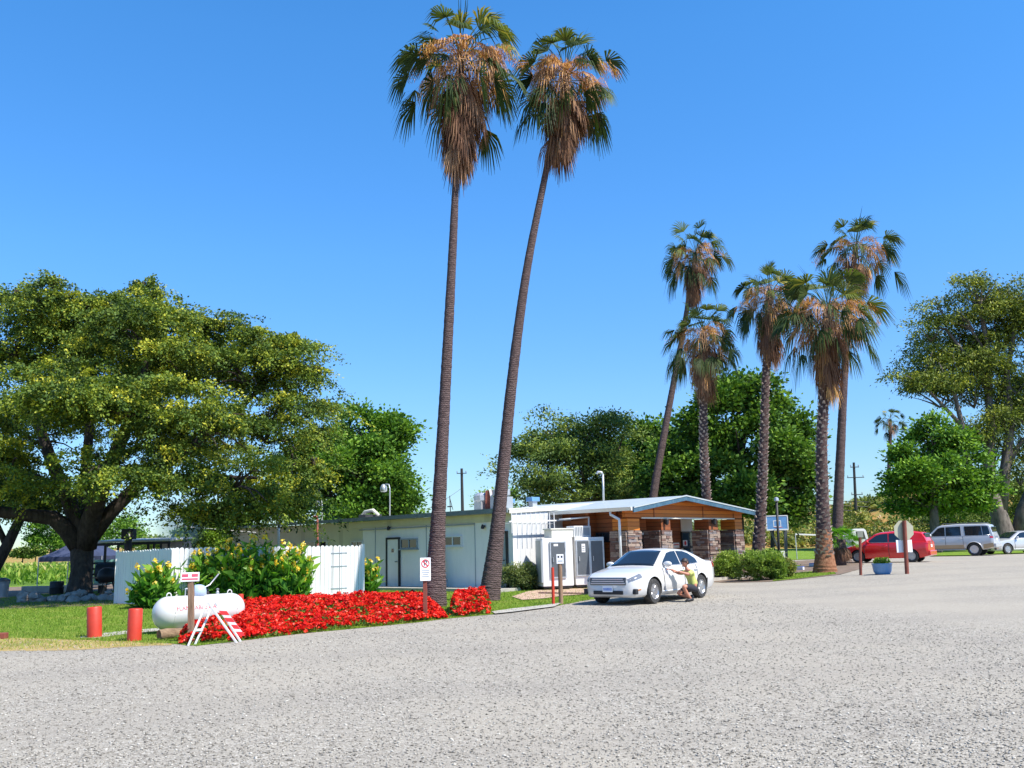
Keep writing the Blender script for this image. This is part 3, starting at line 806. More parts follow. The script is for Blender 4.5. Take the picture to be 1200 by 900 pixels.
# treeline far behind on the left, and shrubs behind the fence
def tree_row(specs, leafmat, name, group, tm='trunk'):
    for i, (px, py, Y, rx, ry, lab) in enumerate(specs):
        lbs = [lobe(px, py, Y, rx, ry), lobe(px - rx * .5, py + ry * .5, Y, rx * .7, ry * .7), lobe(px + rx * .55, py + ry * .45, Y, rx * .65, ry * .7)]
        k = mpp(Y)
        simple_tree(name, lab, base_at(px, Y), P(px, py + ry * .9, Y), max(.12, rx * k * .07), lbs, leafmat, 110 + int(rx * 3), 34, max(.16, 2.4 * k), rx * k * .16, group, tm)
tree_row([(255, 612, 56, 30, 26, 'pale lime bush tree behind the fence, right of the smoke'), (285, 630, 52, 22, 16, 'low lime bush against the far end of the tan wall'), (228, 628, 58, 20, 16, 'small lime bush rising just right of the blue smoke')], 'limeleaf', 'bushy_tree', 'lime trees behind the fence')
tree_row([(60, 625, 95, 22, 20, 'dark rounded tree beyond the crops, left of the big trunk'), (125, 618, 90, 34, 26, 'green tree beyond the shed, right of the big trunk'), (95, 632, 100, 30, 18, 'green tree on the far side of the field behind the big trunk')], 'mapleleaf', 'field_tree', 'trees beyond the crop field')
tree_row([(27, 648, 210, 11, 5, 'tiny dark tree clump on the left horizon'), (42, 645, 210, 8, 8, 'tiny dark tree beside the clump on the left horizon'), (165, 633, 180, 16, 10, 'hazy grey green tree on the horizon above the shed roof'), (190, 640, 160, 22, 9, 'hazy grey green tree on the horizon behind the smoke')], 'oliveleaf', 'horizon_tree', 'trees on the horizon')
tree_row([(905, 585, 82, 30, 20, 'olive tree behind the basketball hoop'), (1130, 612, 84, 44, 26, 'dark scrub tree filling in behind the silver SUV'), (1180, 600, 92, 40, 40, 'dark scrub tree behind the eucalyptus trunk')], 'oliveleaf', 'scrub_tree', 'scrub trees at the foot of the hill')

# crops
n = 42000
xx = -62 + 50 * RNG.random(n); yy = 61 + 46 * RNG.random(n)
yy = np.round(yy / 1.5) * 1.5 + RNG.normal(0, .22, n)
hh = 1.15 + .35 * np.sin(xx * .3) * np.cos(yy * .2)
cz = hh * RNG.random(n) ** .7
V, F, A = leaves(np.stack([xx, yy, cz], 1), np.tile([0, 0, 1.0], (n, 1)), .5, .3, np.clip(.2 + .6 * cz / 1.4 + RNG.normal(0, .18, n), 0, 1))
tag(npmesh('crop_plants', V, F, MT['corn'], attr=A), kind='stuff')

# scrub covering the hill
n = 3800
cx = 5 + 90 * RNG.random(n); cy = 84 + 24 * RNG.random(n)
keepm = np.array([noise.noise(Vector((x * .11, y * .16, 5))) > (-.28 if x > 27 else -.08) for x, y in zip(cx, cy)]); cx = cx[keepm]; cy = cy[keepm]; n = len(cx)
per = 42
rr = .35 + .7 * RNG.random(n) ** 1.5
ctr = np.array([(x, y, H(x, y) + r * .4) for x, y, r in zip(cx, cy, rr)])
ci = np.repeat(ctr, per, 0); u = unit(n * per, -.1)
while len(u) < n * per: u = np.concatenate([u, unit(n * per, -.1)])
u = u[:n * per]
ri = np.repeat(rr, per)[:, None] * (.7 + .4 * RNG.random((n * per, 1)))
p = ci + u * ri * np.array([1, 1, .85])
tn = np.clip(np.repeat(RNG.random(n) * .85, per) + RNG.normal(0, .1, n * per), 0, 1)
V, F, A = leaves(p, u, .34, .5, tn)
tag(npmesh('hill_scrub', V, F, MT['hillleaf'], attr=A), kind='stuff')

# ------------------------------------------------------------------ shrubs and flower bed
def bush(name, label, c, r, n, leaf, mat, group=None, aspect=.55, cat='bush', stems=True):
    t = empty(name, XY(c[0], c[1]), label, cat, group)
    c = Vector((c[0], c[1], T(c[0], c[1]) + r[2] * .52))
    lbs = [(tuple(c), (r[0] * .9, r[1] * .9, r[2] * .55))]
    for _ in range(7):
        a = random.random() * 6.28
        lbs.append((tuple(c + Vector((math.cos(a) * r[0] * .55, math.sin(a) * r[1] * .55, random.uniform(-.15, .25) * r[2]))), (r[0] * .42, r[1] * .42, r[2] * .36)))
    crown(lbs, n, 30, leaf, .07, -.3, mat, t, name='foliage', aspect=aspect, inner=.3, zmin=-.9)
    m = MB()
    for _ in range(12):
        a = random.random() * 6.28; q = random.random() * .7
        m.tube([c * 1.0 - Vector((0, 0, r[2] * .55)) + Vector((random.uniform(-.1, .1), random.uniform(-.1, .1), 0)), c + Vector((math.cos(a) * r[0] * q, math.sin(a) * r[1] * q, .1))], [.02, .008], 5)
    m.build('stem', MT['wood'], t)
    return t
def pxbush(px0, px1, ytop, ybase, name, label, mat, n=420, leaf=.075, group=None, deep=.85, aspect=.55, off=0):
    b = G((px0 + px1) / 2, ybase); k = mpp(b.y)
    rx = (px1 - px0) / 2 * k
    return bush(name, label, (b.x, b.y + rx * deep * .9 + off), (rx, rx * deep, (ybase - ytop) * k * 1.0), n, leaf, mat, group, aspect)
pxbush(583, 636, 662, 692, 'rounded_bush', 'rounded grey green bush right of the second tall palm trunk', 'hedgeleaf', 640, .06, off=-.62)
pxbush(829, 873, 649, 680, 'roadside_bush', 'clipped light green bush right behind the rear of the white sedan', 'shrubleaf', 560, .075, 'bushes beside the planting strip')
pxbush(868, 927, 649, 681, 'roadside_bush', 'larger bright green bush between the white sedan and the blue kerb stones', 'shrubleaf', 760, .08, 'bushes beside the planting strip')
pxbush(915, 934, 657, 677, 'dry_bush', 'small brownish twiggy bush at the right foot of the bright green bushes', 'hillleaf', 200, .07)

# canna lilies
Z0 = Vector((0, 0, 1))
def canna(label, foot, hfun, n, seed):
    """foot: list of (px, py) ground centre line, hfun(t) height"""
    t0 = G(*foot[len(foot) // 2])
    t = empty('canna_lily_clump', t0, label, 'flower plant', 'yellow canna lilies')
    pts = [G(*f) for f in foot]
    C, Dn, Tn, sz = [], [], [], []
    stems = MB(); fl = []
    for i in range(n):
        s = random.random(); q = s * (len(pts) - 1); j = min(int(q), len(pts) - 2)
        p = pts[j].lerp(pts[j + 1], q - j) + Vector((random.gauss(0, .12), random.uniform(-.55, .55), 0))
        h = hfun(s) * random.uniform(.5, 1.04)
        lean = Vector((random.gauss(0, .12), random.gauss(0, .12), 1)).normalized()
        top = p + lean * h
        stems.tube([p, top], [.014, .008], 4)
        for k in range(9):
            z = .08 + .9 * (k + random.random() * .5) / 9
            a = random.random() * 6.28
            d = Vector((math.cos(a) * .75, math.sin(a) * .75, random.uniform(.2, 1.0))).normalized()
            c0 = p + lean * (h * z)
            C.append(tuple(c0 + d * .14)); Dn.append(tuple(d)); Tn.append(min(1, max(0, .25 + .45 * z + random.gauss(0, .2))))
        if random.random() < .5:
            ht = top.lerp(p, random.random() ** 2 * .45) + Vector((random.gauss(0, .06), -.12 * random.random(), 0)) if random.random() < .5 else top + Vector((0, 0, random.uniform(.05, .2)))
            stems.tube([top - Z0 * .02, ht] if (ht - top).length > .03 else [top - Z0 * .02, top], [.008, .006], 4)
            fl.append(ht)
    V, F, A = leaves(np.array(C), np.array(Dn), .38, .36, np.array(Tn), upb=0, jit=.22)
    npmesh('foliage', V, F, MT['canna'], t, A)
    stems.build('stem', MT['canna'], t)
    C, Dn, Tn = [], [], []
    for f in fl:
        for _ in range(16):
            u = unit(1)[0]
            C.append((f.x + u[0] * .06, f.y + u[1] * .06, f.z + u[2] * .085)); Dn.append(u); Tn.append(random.random())
    V, F, A = leaves(np.array(C), np.array(Dn), .095, .75, np.array(Tn))
    npmesh('blossoms', V, F, MT['cannaflower'], t, A)
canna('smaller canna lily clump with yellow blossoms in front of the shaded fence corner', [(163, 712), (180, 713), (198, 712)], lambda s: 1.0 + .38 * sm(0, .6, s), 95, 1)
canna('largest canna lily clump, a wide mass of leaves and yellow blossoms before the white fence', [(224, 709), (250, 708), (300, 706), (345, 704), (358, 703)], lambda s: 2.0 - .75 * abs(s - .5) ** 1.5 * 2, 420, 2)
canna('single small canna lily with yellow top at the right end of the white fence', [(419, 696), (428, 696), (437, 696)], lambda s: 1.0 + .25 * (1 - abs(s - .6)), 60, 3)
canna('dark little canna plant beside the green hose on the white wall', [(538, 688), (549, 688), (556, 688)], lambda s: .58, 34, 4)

# geraniums
def geranium(label, name, outline_front, back_px, height, nb, seed, parentcat='flower bed'):
    """outline_front: px list along the lot edge, back_px: px list of the rear ground edge"""
    fr = [G(*p) for p in outline_front]; bk = [G(*p) for p in back_px]
    n = 0
    c = sum(fr, Vector()) / len(fr)
    t = empty(name, c, label, parentcat)
    def at(s, w):
        q = s * (len(fr) - 1); j = min(int(q), len(fr) - 2); a = fr[j].lerp(fr[j + 1], q - j)
        q = s * (len(bk) - 1); j = min(int(q), len(bk) - 2); b = bk[j].lerp(bk[j + 1], q - j)
        return a.lerp(b, w)
    def hz(s, w, p):
        e = min(1, w / .5 + .05) ** .6 * min(1, (1 - w) / .12) ** .6 * min(1, s / .14 + .12) ** .7 * min(1, (1 - s) / .14 + .12) ** .7
        return height(s) * (1 - .42 * w) * e * (1 + .38 * noise.noise(p * 1.1) + .22 * noise.noise(p * 3.2))
    Ln = sum((fr[i + 1] - fr[i]).length for i in range(len(fr) - 1))
    # leaves fill the volume
    C, Dn, Tn = [], [], []
    nl = int(Ln * 1500)
    for i in range(nl):
        s, w = random.random(), random.random(); p = at(s, w); h = hz(s, w, p)
        z = h * (1 - .55 * random.random() ** 2)
        C.append((p.x + random.gauss(0, .03), p.y, p.z + max(.03, z - .02))); u = unit(1, -.2)[0]; Dn.append(u); Tn.append(random.random())
    V, F, A = leaves(np.array(C), np.array(Dn), .075, .9, np.array(Tn))
    npmesh('foliage', V, F, MT['gerleaf'], t, A)
    C, Dn, Tn = [], [], []
    for i in range(nb):
        s, w = random.random(), random.random() ** 1.15; p = at(s, w); h = hz(s, w, p)
        if noise.noise(p * 2.2 + Vector((9, 9, seed))) < -.42: continue
        z = h * (1 - .75 * random.random() ** 2.6 * (1 if w < .3 else .15)) + random.uniform(0, .045)
        tb = random.random() * .7 + .15
        base = Vector((p.x, p.y - (.05 if w < .2 else 0), p.z + z))
        r = random.uniform(.035, .06)
        for _ in range(13):
            u = unit(1, -.3)[0]
            C.append((base.x + u[0] * r, base.y + u[1] * r, base.z + u[2] * r * .7)); Dn.append(np.cross(u, unit(1)[0])); Tn.append(min(1, max(0, tb + random.gauss(0, .18))))
    V, F, A = leaves(np.array(C), np.array(Dn), .05, .95, np.array(Tn), upb=.6)
    npmesh('blossoms', V, F, MT['geranium'], t, A)
    return t
geranium('long low bed of massed bright red geraniums along the gravel edge', 'geranium_bed',
         [(272, 751.5), (300, 748.5), (360, 742), (420, 736), (480, 730), (523, 724.5)], [(262, 727), (300, 717), (360, 712), (420, 709), (480, 707), (505, 711)], lambda s: .56 - .10 * s, 5000, 1)
geranium('separate round clump of red geraniums between the feet of the two tall palms', 'geranium_clump',
         [(529, 723), (550, 722), (574, 719.5)], [(530, 712), (550, 710), (572, 710)], lambda s: .60, 620, 2)
geranium('sparse low red geraniums around the foot of the wooden sign post', 'geranium_patch',
         [(212, 755), (240, 753), (268, 750.5)], [(212, 747), (240, 742), (262, 738)], lambda s: .26 + .28 * s, 260, 3)
# ------------------------------------------------------------------ palms
def strips(S, Mid, E, W, tone):
    n = len(S)
    V = np.stack([S - W * .5, S + W * .5, Mid + W, Mid - W, E + W * .12, E - W * .12], 1).reshape(-1, 3)
    b = np.arange(n)[:, None] * 6
    F = np.concatenate([b + np.array([0, 1, 2, 3]), b + np.array([3, 2, 4, 5])])
    return V, F, np.repeat(tone, 6)

def fan(b, d, lp, rb, spread, nseg, droop, width, tone, pet=.02, roll=None):
    d = Vector(d).normalized(); b = Vector(b)
    out = []
    side = d.cross(Vector((0, 0, 1)))
    if side.length < .05: side = Vector((1, 0, 0))
    side.normalize(); nn = side.cross(d).normalized()
    if roll is None: roll = random.gauss(0, .35)
    side, nn = side * math.cos(roll) + nn * math.sin(roll), nn * math.cos(roll) - side * math.sin(roll)
    m1 = b + d * lp * .55 + Vector((0, 0, .02)); tip = b + d * lp - Vector((0, 0, lp * .12 * (1 + droop)))
    pd = (tip - m1).normalized()
    S = [b, ]; Mi = [m1]; E = [tip + pd * .1]; W = [side * pet]; tn = [tone * .9]
    for i in range(nseg):
        a = (i / (nseg - 1) - .5) * 2 * spread + random.gauss(0, .03)
        L = rb * (1 - .22 * abs(a / spread) ** 2) * random.uniform(.88, 1.05)
        dd = (pd * math.cos(a) + side * math.sin(a) + nn * (.10 * abs(math.sin(a)) + random.gauss(0, .04))).normalized()
        mid = tip + dd * L * .55 - Vector((0, 0, droop * L * .12))
        e = mid + dd * L * .45 * (1 - .45 * min(1, droop)) - Vector((0, 0, droop * L * .42))
        w = (dd.cross(nn)).normalized() * width
        S.append(tip); Mi.append(mid); E.append(e); W.append(w); tn.append(min(1, max(0, tone + random.gauss(0, .1))))
    return S, Mi, E, W, tn

def collect(fans):
    A = [[], [], [], [], []]
    for f in fans:
        for k in range(5): A[k] += f[k]
    return strips(*[np.array(x, dtype=float) for x in A[:4]], np.array(A[4]))

def palm(label, path, Y, radii, crown_px, R, skirt_m, mat='palmtrunk', rsc=1.0, group=None, ngreen=34, ndead=70, seeds=7, boots=None, base_z=None, lean=(0, 0), skirt_r=.55, name='fan_palm_tree', seedside=0.3, up=1.0, basemat=None):
    pts = [P(x, y, Y) for x, y in path]
    pts[0] = G(*path[0]) if base_z is None else Vector((pts[0].x, pts[0].y, T(pts[0].x, pts[0].y)))
    foot = pts[0].copy()
    for i in range(1, len(pts)):      # keep the stem in the vertical plane of its foot
        pts[i] = P(path[i][0], path[i][1], foot.y)
    cc = P(crown_px[0], crown_px[1], foot.y)
    t = empty(name, foot, label, 'palm tree', group)
    # smooth path
    full = pts + [cc]
    radii = [r * rsc * .88 for r in radii]; rs = list(radii) + [radii[-1] * .85]
    sp, sr = [], []
    for i in range(len(full) - 1):
        p0 = full[max(0, i - 1)]; p1 = full[i]; p2 = full[i + 1]; p3 = full[min(len(full) - 1, i + 2)]
        for k in range(8):
            u = k / 8
            sp.append(.5 * ((2 * p1) + (p2 - p0) * u + (2 * p0 - 5 * p1 + 4 * p2 - p3) * u * u + (3 * p1 - p0 - 3 * p2 + p3) * u ** 3)); sr.append(rs[i] * (1 - u) + rs[i + 1] * u)
    sp.append(full[-1]); sr.append(rs[-1])
    sp2, sr2 = [], []
    for i in range(len(sp) - 1):
        for k in range(6):
            sp2.append(sp[i].lerp(sp[i + 1], k / 6)); sr2.append((sr[i] * (1 - k / 6) + sr[i + 1] * k / 6) * (1 + random.gauss(0, .018)))
    sp2[0] = sp2[0] - Vector((0, 0, .12))
    m = MB(); m.tube(sp2, sr2, 18)
    to = m.build('trunk', [MT[mat], MT['redbark']] if basemat else MT[mat], t, smooth=True)
    if basemat:
        zc = foot.z + basemat
        for p in to.data.polygons:
            if p.center.z + foot.z < zc + .12 * math.sin(p.center.x * 20): p.material_index = 1
    # leaf-base boots along the stem
    if boots:
        b0, b1, bm_ = boots; mb = MB(); n = len(sp)
        tot = 0; k = 0
        i0 = int(b0 * (len(sp2) - 1)); i1 = int(b1 * (len(sp2) - 1))
        L = sum((sp2[i + 1] - sp2[i]).length for i in range(i0, i1))
        nb = int(L / .034); a = 0
        for k in range(nb):
            f = i0 + (i1 - i0) * k / nb; i = int(f); p = sp2[i].lerp(sp2[i + 1], f - i); r = sr2[i]
            ax = (sp2[min(i + 1, len(sp2) - 1)] - sp2[i]).normalized()
            a += 2.4
            o = Vector((math.cos(a), math.sin(a), 0)); o = (o - ax * o.dot(ax)).normalized(); s = ax.cross(o)
            w = r * .40; hgt = random.uniform(.10, .22); outl = random.uniform(.05, .13)
            p1 = p + o * r * .85
            mb.add([p1 - s * w - o * .02, p1 + s * w - o * .02, p1 + s * w * .45 + ax * hgt + o * outl, p1 - s * w * .45 + ax * hgt + o * outl, p1 - s * w * .3 + ax * hgt * .7 - o * .05, p1 + s * w * .3 + ax * hgt * .7 - o * .05],
                   [(0, 1, 2, 3), (3, 2, 5, 4), (0, 3, 4), (1, 5, 2)])
        mb.build('trunk_boots', MT[bm_], t)
    fans = []
    for i in range(ngreen):
        a = i * 2.399 + random.gauss(0, .2)
        e = (1 - (i + .5) / ngreen)            # 1 top .. 0 bottom
        el = -0.62 + 1.85 * e + random.gauss(0, .2)
        d = (math.cos(a) * math.cos(el), math.sin(a) * math.cos(el), math.sin(el) * up)
        b = cc + Vector((d[0] * .1, d[1] * .1, -.45 + .6 * e))
        dr = .45 + (1 - e) * .75
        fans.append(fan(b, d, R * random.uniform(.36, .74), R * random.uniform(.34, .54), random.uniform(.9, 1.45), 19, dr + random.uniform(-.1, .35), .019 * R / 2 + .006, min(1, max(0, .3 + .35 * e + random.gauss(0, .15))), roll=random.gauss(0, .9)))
    for i in range(5):      # unopened spears and bare stalks on top
        a = random.random() * 6.28; d = (math.cos(a) * .5, math.sin(a) * .5, 1)
        fans.append(fan(cc, d, R * .35, R * random.uniform(.45, .7), .05, 3, .05, .012, .2))
    V, F, A = collect(fans)
    npmesh('crown', V, F, MT['frond'], t, A)
    # skirt of dead fronds
    fans = []
    axis = (sp[-1] - sp[-6]).normalized()
    for i in range(ndead):
        s = (i + random.random()) / ndead      # 0 top .. 1 bottom
        a = i * 2.399
        b = cc - Vector((0, 0, .25)) - axis * (s * max(.05, skirt_m - 1.25))
        el = -.5 - .85 * s ** .5 + random.gauss(0, .12)
        d = (math.cos(a) * math.cos(el), math.sin(a) * math.cos(el), math.sin(el))
        b = b + Vector((d[0], d[1], 0)) * radii[-1]
        lp = skirt_r * random.uniform(.7, 1.25)
        fans.append(fan(b, d, lp, random.uniform(.75, 1.1), .75, 13, 1.25, .024, min(1, max(0, .42 + random.gauss(0, .2)))))
    for i in range(int(ndead * .45)):          # dry tips mixed through the crown
        a = random.random() * 6.28; el = random.uniform(-.6, .7)
        d = (math.cos(a) * math.cos(el), math.sin(a) * math.cos(el), math.sin(el))
        fans.append(fan(cc, d, R * random.uniform(.3, .5), R * .36, 1.3, 13, 1.4, .018, .8))
    V, F, A = collect(fans)
    npmesh('dead_frond_skirt', V, F, MT['deadfrond'], t, A)
    # seed stalks
    S, Mi, E, W, tn = [], [], [], [], []
    for i in range(seeds):
        a = seedside + i * 2.399 + random.gauss(0, .2)
        out = Vector((math.cos(a), math.sin(a) - .25, 0)).normalized()
        L = R * random.uniform(.62, .95)
        p0 = cc; p1 = cc + out * L * .5 + Vector((0, 0, R * random.uniform(.12, .3))); p2 = cc + out * L * .95 + Vector((0, 0, -R * random.uniform(0, .3))); 
        for k in range(330):
            u = random.random() ** .6
            q = p0 * (1 - u) ** 2 + p1 * 2 * u * (1 - u) + p2 * u * u
            g = .03 + .075 * u
            st = q + Vector((random.gauss(0, g), random.gauss(0, g), random.gauss(0, g)))
            ln = random.uniform(.08, .2); dv = Vector((random.gauss(0, .5), random.gauss(0, .5), -1)).normalized()
            S.append(st); Mi.append(st + dv * ln * .5); E.append(st + dv * ln); wv = Vector(unit(1)[0]) * .011; W.append(wv); tn.append(random.random())
        for u in range(6):
            q0 = p0.lerp(p1, u / 6); q1 = p0.lerp(p1, (u + 1) / 6)
    if S:
        V, F, A = strips(*[np.array(x, dtype=float) for x in (S, Mi, E, W)], np.array(tn))
        npmesh('seed_clusters', V, F, MT['seeds'], t, A)
    return t

random.seed(5)
palm('left one of the two tallest fan palms, no parking sign at its foot',
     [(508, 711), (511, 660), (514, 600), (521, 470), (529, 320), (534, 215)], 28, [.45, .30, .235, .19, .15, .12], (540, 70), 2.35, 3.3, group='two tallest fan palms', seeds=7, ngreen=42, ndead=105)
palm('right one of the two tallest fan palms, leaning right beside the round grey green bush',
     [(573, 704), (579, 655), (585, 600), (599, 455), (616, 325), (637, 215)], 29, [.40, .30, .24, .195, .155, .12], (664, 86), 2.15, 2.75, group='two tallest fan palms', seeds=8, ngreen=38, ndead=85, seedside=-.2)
GP = 'fan palms around the porch and planting strip'
palm('slanting smooth trunked fan palm rising behind the white roof, left of the porch', [(757, 645), (766, 580), (779, 505), (791, 440), (803, 375)], 55, [.34, .27, .23, .2, .17], (815, 296), 2.4, 3.0, group=GP, base_z=1, ndead=56, ngreen=42, seeds=5, skirt_r=.45)
palm('fan palm with a bristly pale trunk standing right behind the porch columns', [(829, 650), (828, 585), (825, 530), (824, 470)], 47, [.27, .25, .23, .22], (824, 390), 2.3, 3.2, 'bootcore', group=GP, base_z=1, boots=(.0, 1, 'boots'), ndead=60, ngreen=42, seeds=4, skirt_r=.5)
palm('fan palm with a bristly pale trunk behind the bright green bush', [(886, 656), (892, 590), (895, 520), (898, 425)], 46, [.40, .27, .24, .20], (902, 345), 2.25, 3.1, 'bootcore', group=GP, base_z=1, boots=(.0, 1, 'boots'), ndead=62, ngreen=42, seeds=5)
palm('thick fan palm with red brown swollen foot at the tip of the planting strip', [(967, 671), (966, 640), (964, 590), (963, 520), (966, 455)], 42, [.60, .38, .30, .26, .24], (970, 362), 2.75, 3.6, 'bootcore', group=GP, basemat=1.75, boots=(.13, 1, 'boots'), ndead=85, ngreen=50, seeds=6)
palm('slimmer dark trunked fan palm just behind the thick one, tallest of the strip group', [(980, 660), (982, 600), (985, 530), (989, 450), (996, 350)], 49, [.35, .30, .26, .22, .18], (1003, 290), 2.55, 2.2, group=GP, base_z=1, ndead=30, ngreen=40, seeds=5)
palm('lone slender fan palm far off between the utility pole and the bright round tree', [(1041, 625), (1041, 580), (1043, 520)], 112, [.34, .28, .24], (1043, 491), 2.0, 1.6, group=None, base_z=1, ndead=6, ngreen=26, seeds=0)
# young palm at the strip
b = G(984, 663)
t = empty('young_fan_palm', b, 'low young fan palm with fresh green leaves beside the thick palm foot', 'palm tree')
m = MB(); top = P(986, 632, b.y)
m.tube([b - Vector((0, 0, .05)), b.lerp(top, .3), b.lerp(top, .7), top], [.32, .30, .26, .2], 12); m.build('trunk', MT['palmtrunk'], t, smooth=True)
fans = []
for i in range(24):
    a = i * 2.399; el = -.2 + 1.35 * random.random()
    fans.append(fan(top, (math.cos(a) * math.cos(el), math.sin(a) * math.cos(el), math.sin(el)), .55, random.uniform(.5, .66), 1.7, 19, .35, .022, random.uniform(.3, .8)))
V, F, A = collect(fans); npmesh('crown', V, F, MT['freshfrond'], t, A)
fans = []
for i in range(26):
    a = i * 2.399; el = -.6 - .4 * random.random()
    fans.append(fan(top - Vector((0, 0, .1)), (math.cos(a) * math.cos(el), math.sin(a) * math.cos(el), math.sin(el)), .3, .55, .8, 11, 1.2, .022, .35))
V, F, A = collect(fans); npmesh('dead_frond_skirt', V, F, MT['deadfrond'], t, A)

# ------------------------------------------------------------------ the long white building
U = Vector((-.743, .669, 0)); Vv = Vector((.669, .743, 0)); Z = Vector((0, 0, 1))
A0 = Vector((-.1, 35.5, 0))
def hit(px, o, d, far=False):
    """where the vertical plane through o along d meets the pixel column px (taken on the horizon)"""
    r = ray(px, 641 - (px - 600) * .026); a = r.x / r.y
    # o.x + d.x t = a (o.y + d.y t)
    t = (a * o.y - o.x) / (d.x - a * d.y)
    return t
b = empty('long_building', A0, 'long low white and tan building with flat roof edge, small windows and grey doors', 'building')
Lf = hit(272, A0, U)
eave = lambda s: 3.02 - .07 * s / Lf
NF = Vector((-.669, -.743, 0))     # outward normal of the long front
NE = Vector((.743, -.669, 0))      # outward normal of the end wall
pad = .12
m = MB()
D = 9.0
WB = hit(662, A0, Vv)
tanS = hit(425, A0, U)
def wallblock(s0, s1, thick, z0, z1a, z1b):
    a = A0 + U * s0; c = A0 + U * s1
    q = [a, c, c - NF * thick, a - NF * thick]
    m.hexa([p + Z * z0 for p in q], [q[0] + Z * z1a, q[1] + Z * z1b, q[2] + Z * z1b, q[3] + Z * z1a])
m.cur = 0
wallblock(0, tanS, .22, 0, eave(0) - .12, eave(tanS) - .12)
m.build('wall', [MT['wall']], b)
m = MB(); wallblock(tanS + .004, Lf, .22, 0, eave(tanS) - .12, eave(Lf) - .12); m.build('tan_wall', MT['tanwall'], b)
# end wall (faces the sun) : from A0 along V
m = MB(); a = A0 + Vv * .224; c = A0 + Vv * 8.5
q = [a, c, c + U * .22, a + U * .22]
m.hexa([p for p in q], [q[0] + Z * 3.0, q[1] + Z * 3.42, q[2] + Z * 3.42, q[3] + Z * 3.0]); m.build('end_wall', MT['ribwall'], b)
# back and far end
m = MB(); a = A0 + Vv * 8.5; c = a + U * Lf; q = [a + Vv * .004, c + Vv * .004, c + Vv * .2, a + Vv * .2]; m.hexa(q, [p + Z * 3.0 for p in q])
a = A0 + U * (Lf - .2) + Vv * .224; c = a + Vv * 8.2; q = [a, c, c + U * .2, a + U * .2]; m.hexa(q, [p + Z * 2.9 for p in q]); m.build('rear_wall', MT['wall'], b)
# roof: slab rising slightly along V
def roofslab(name, o, su, sv, zf, th, mat, parent):
    mm = MB()
    q = [o + U * su[0] + Vv * sv[0], o + U * su[1] + Vv * sv[0], o + U * su[1] + Vv * sv[1], o + U * su[0] + Vv * sv[1]]
    zs = [zf(su[0], sv[0]), zf(su[1], sv[0]), zf(su[1], sv[1]), zf(su[0], sv[1])]
    mm.hexa([p + Z * (z - th) for p, z in zip(q, zs)], [p + Z * z for p, z in zip(q, zs)])
    return mm.build(name, mat, parent)
roofslab('roof', A0, (-.07, Lf + .3), (-.30, 8.9), lambda s, v: eave(s) + .02 + .055 * v, .06, MT['roof'], b)
# dark gutter band under the roof edge
mm = MB(); a = A0 + NF * .34 - U * .07; c = A0 + NF * .34 + U * (Lf + .3)
q = [a, c, c + NF * .06, a + NF * .06]
mm.hexa([q[0] + Z * (eave(0) - .15), q[1] + Z * (eave(Lf) - .08), q[2] + Z * (eave(Lf) - .08), q[3] + Z * (eave(0) - .15)], [q[0] + Z * (eave(0) + .03), q[1] + Z * (eave(Lf) + .03), q[2] + Z * (eave(Lf) + .03), q[3] + Z * (eave(0) + .03)])
mm.build('gutter', MT['fascia'], b)
# cream soffit trim board
mm = MB(); q = [A0 + NF * .005 + U * .0, A0 + NF * .005 + U * Lf, A0 + NF * .05 + U * Lf, A0 + NF * .05]
mm.hexa([p + Z * (eave(8) - .42) for p in q], [p + Z * (eave(8) - .13) for p in q]); mm.build('frieze_board', MT['tanwall'], b)
# rake trim on the end wall
mm = MB(); p0 = A0 + NE * .012; p1 = A0 + Vv * 8.5 + NE * .012
q = [p0 - Vv * .25, p1, p1 + NE * .05, p0 - Vv * .25 + NE * .05]
mm.hexa([q[0] + Z * 2.84, q[1] + Z * 3.30, q[2] + Z * 3.30, q[3] + Z * 2.84], [q[0] + Z * 2.98, q[1] + Z * 3.44, q[2] + Z * 3.44, q[3] + Z * 2.98]); mm.build('rake_trim', MT['offwhite'], b)

def fbox(s0, s1, z0, z1, out0, out1, o=A0, d=U, n=NF):
    q = [o + d * s0 + n * out0, o + d * s1 + n * out0, o + d * s1 + n * out1, o + d * s0 + n * out1]
    return [p + Z * z0 for p in q], [p + Z * z1 for p in q]
def zpx(py, px, p):
    r = ray(px, py); k = p.y / r.y; return CAM.z + r.z * k
def fr(px, py):   # (s, z) on the long front
    s = hit(px, A0, U); return s, zpx(py, px, A0 + U * s)
def window(px0, px1, py0, py1, parent, o=A0, d=U, n=NF, frame='white', glass='glass', mull=True, fwid=.05, name='window', curtain=False):
    s0, s1 = hit(px0, o, d), hit(px1, o, d)
    if s0 > s1: s0, s1 = s1, s0
    pm = o + d * (s0 + s1) / 2; pxm = (px0 + px1) / 2
    z1, z0 = zpx(py0, pxm, pm), zpx(py1, pxm, pm)
    f = MB()
    for a, c, e, g2 in ((s0, s1, z1 - fwid, z1), (s0, s1, z0, z0 + fwid), (s0, s0 + fwid, z0 + fwid, z1 - fwid), (s1 - fwid, s1, z0 + fwid, z1 - fwid)):
        f.hexa(*fbox(a, c, e, g2, .004, .07, o, d, n))
    if mull: f.hexa(*fbox((s0 + s1) / 2 - .025, (s0 + s1) / 2 + .025, z0 + fwid, z1 - fwid, .004, .06, o, d, n))
    w = f.build(name, MT[frame], parent)
    p = MB(); p.hexa(*fbox(s0 + fwid, s1 - fwid, z0 + fwid, z1 - fwid, .003, .03, o, d, n)); p.build('pane', MT[glass], w)
    sl = MB(); sl.hexa(*fbox(s0 - .05, s1 + .05, z0 - .05, z0 - .004, .004, .11, o, d, n)); sl.build('sill', MT[frame], w)
    return w
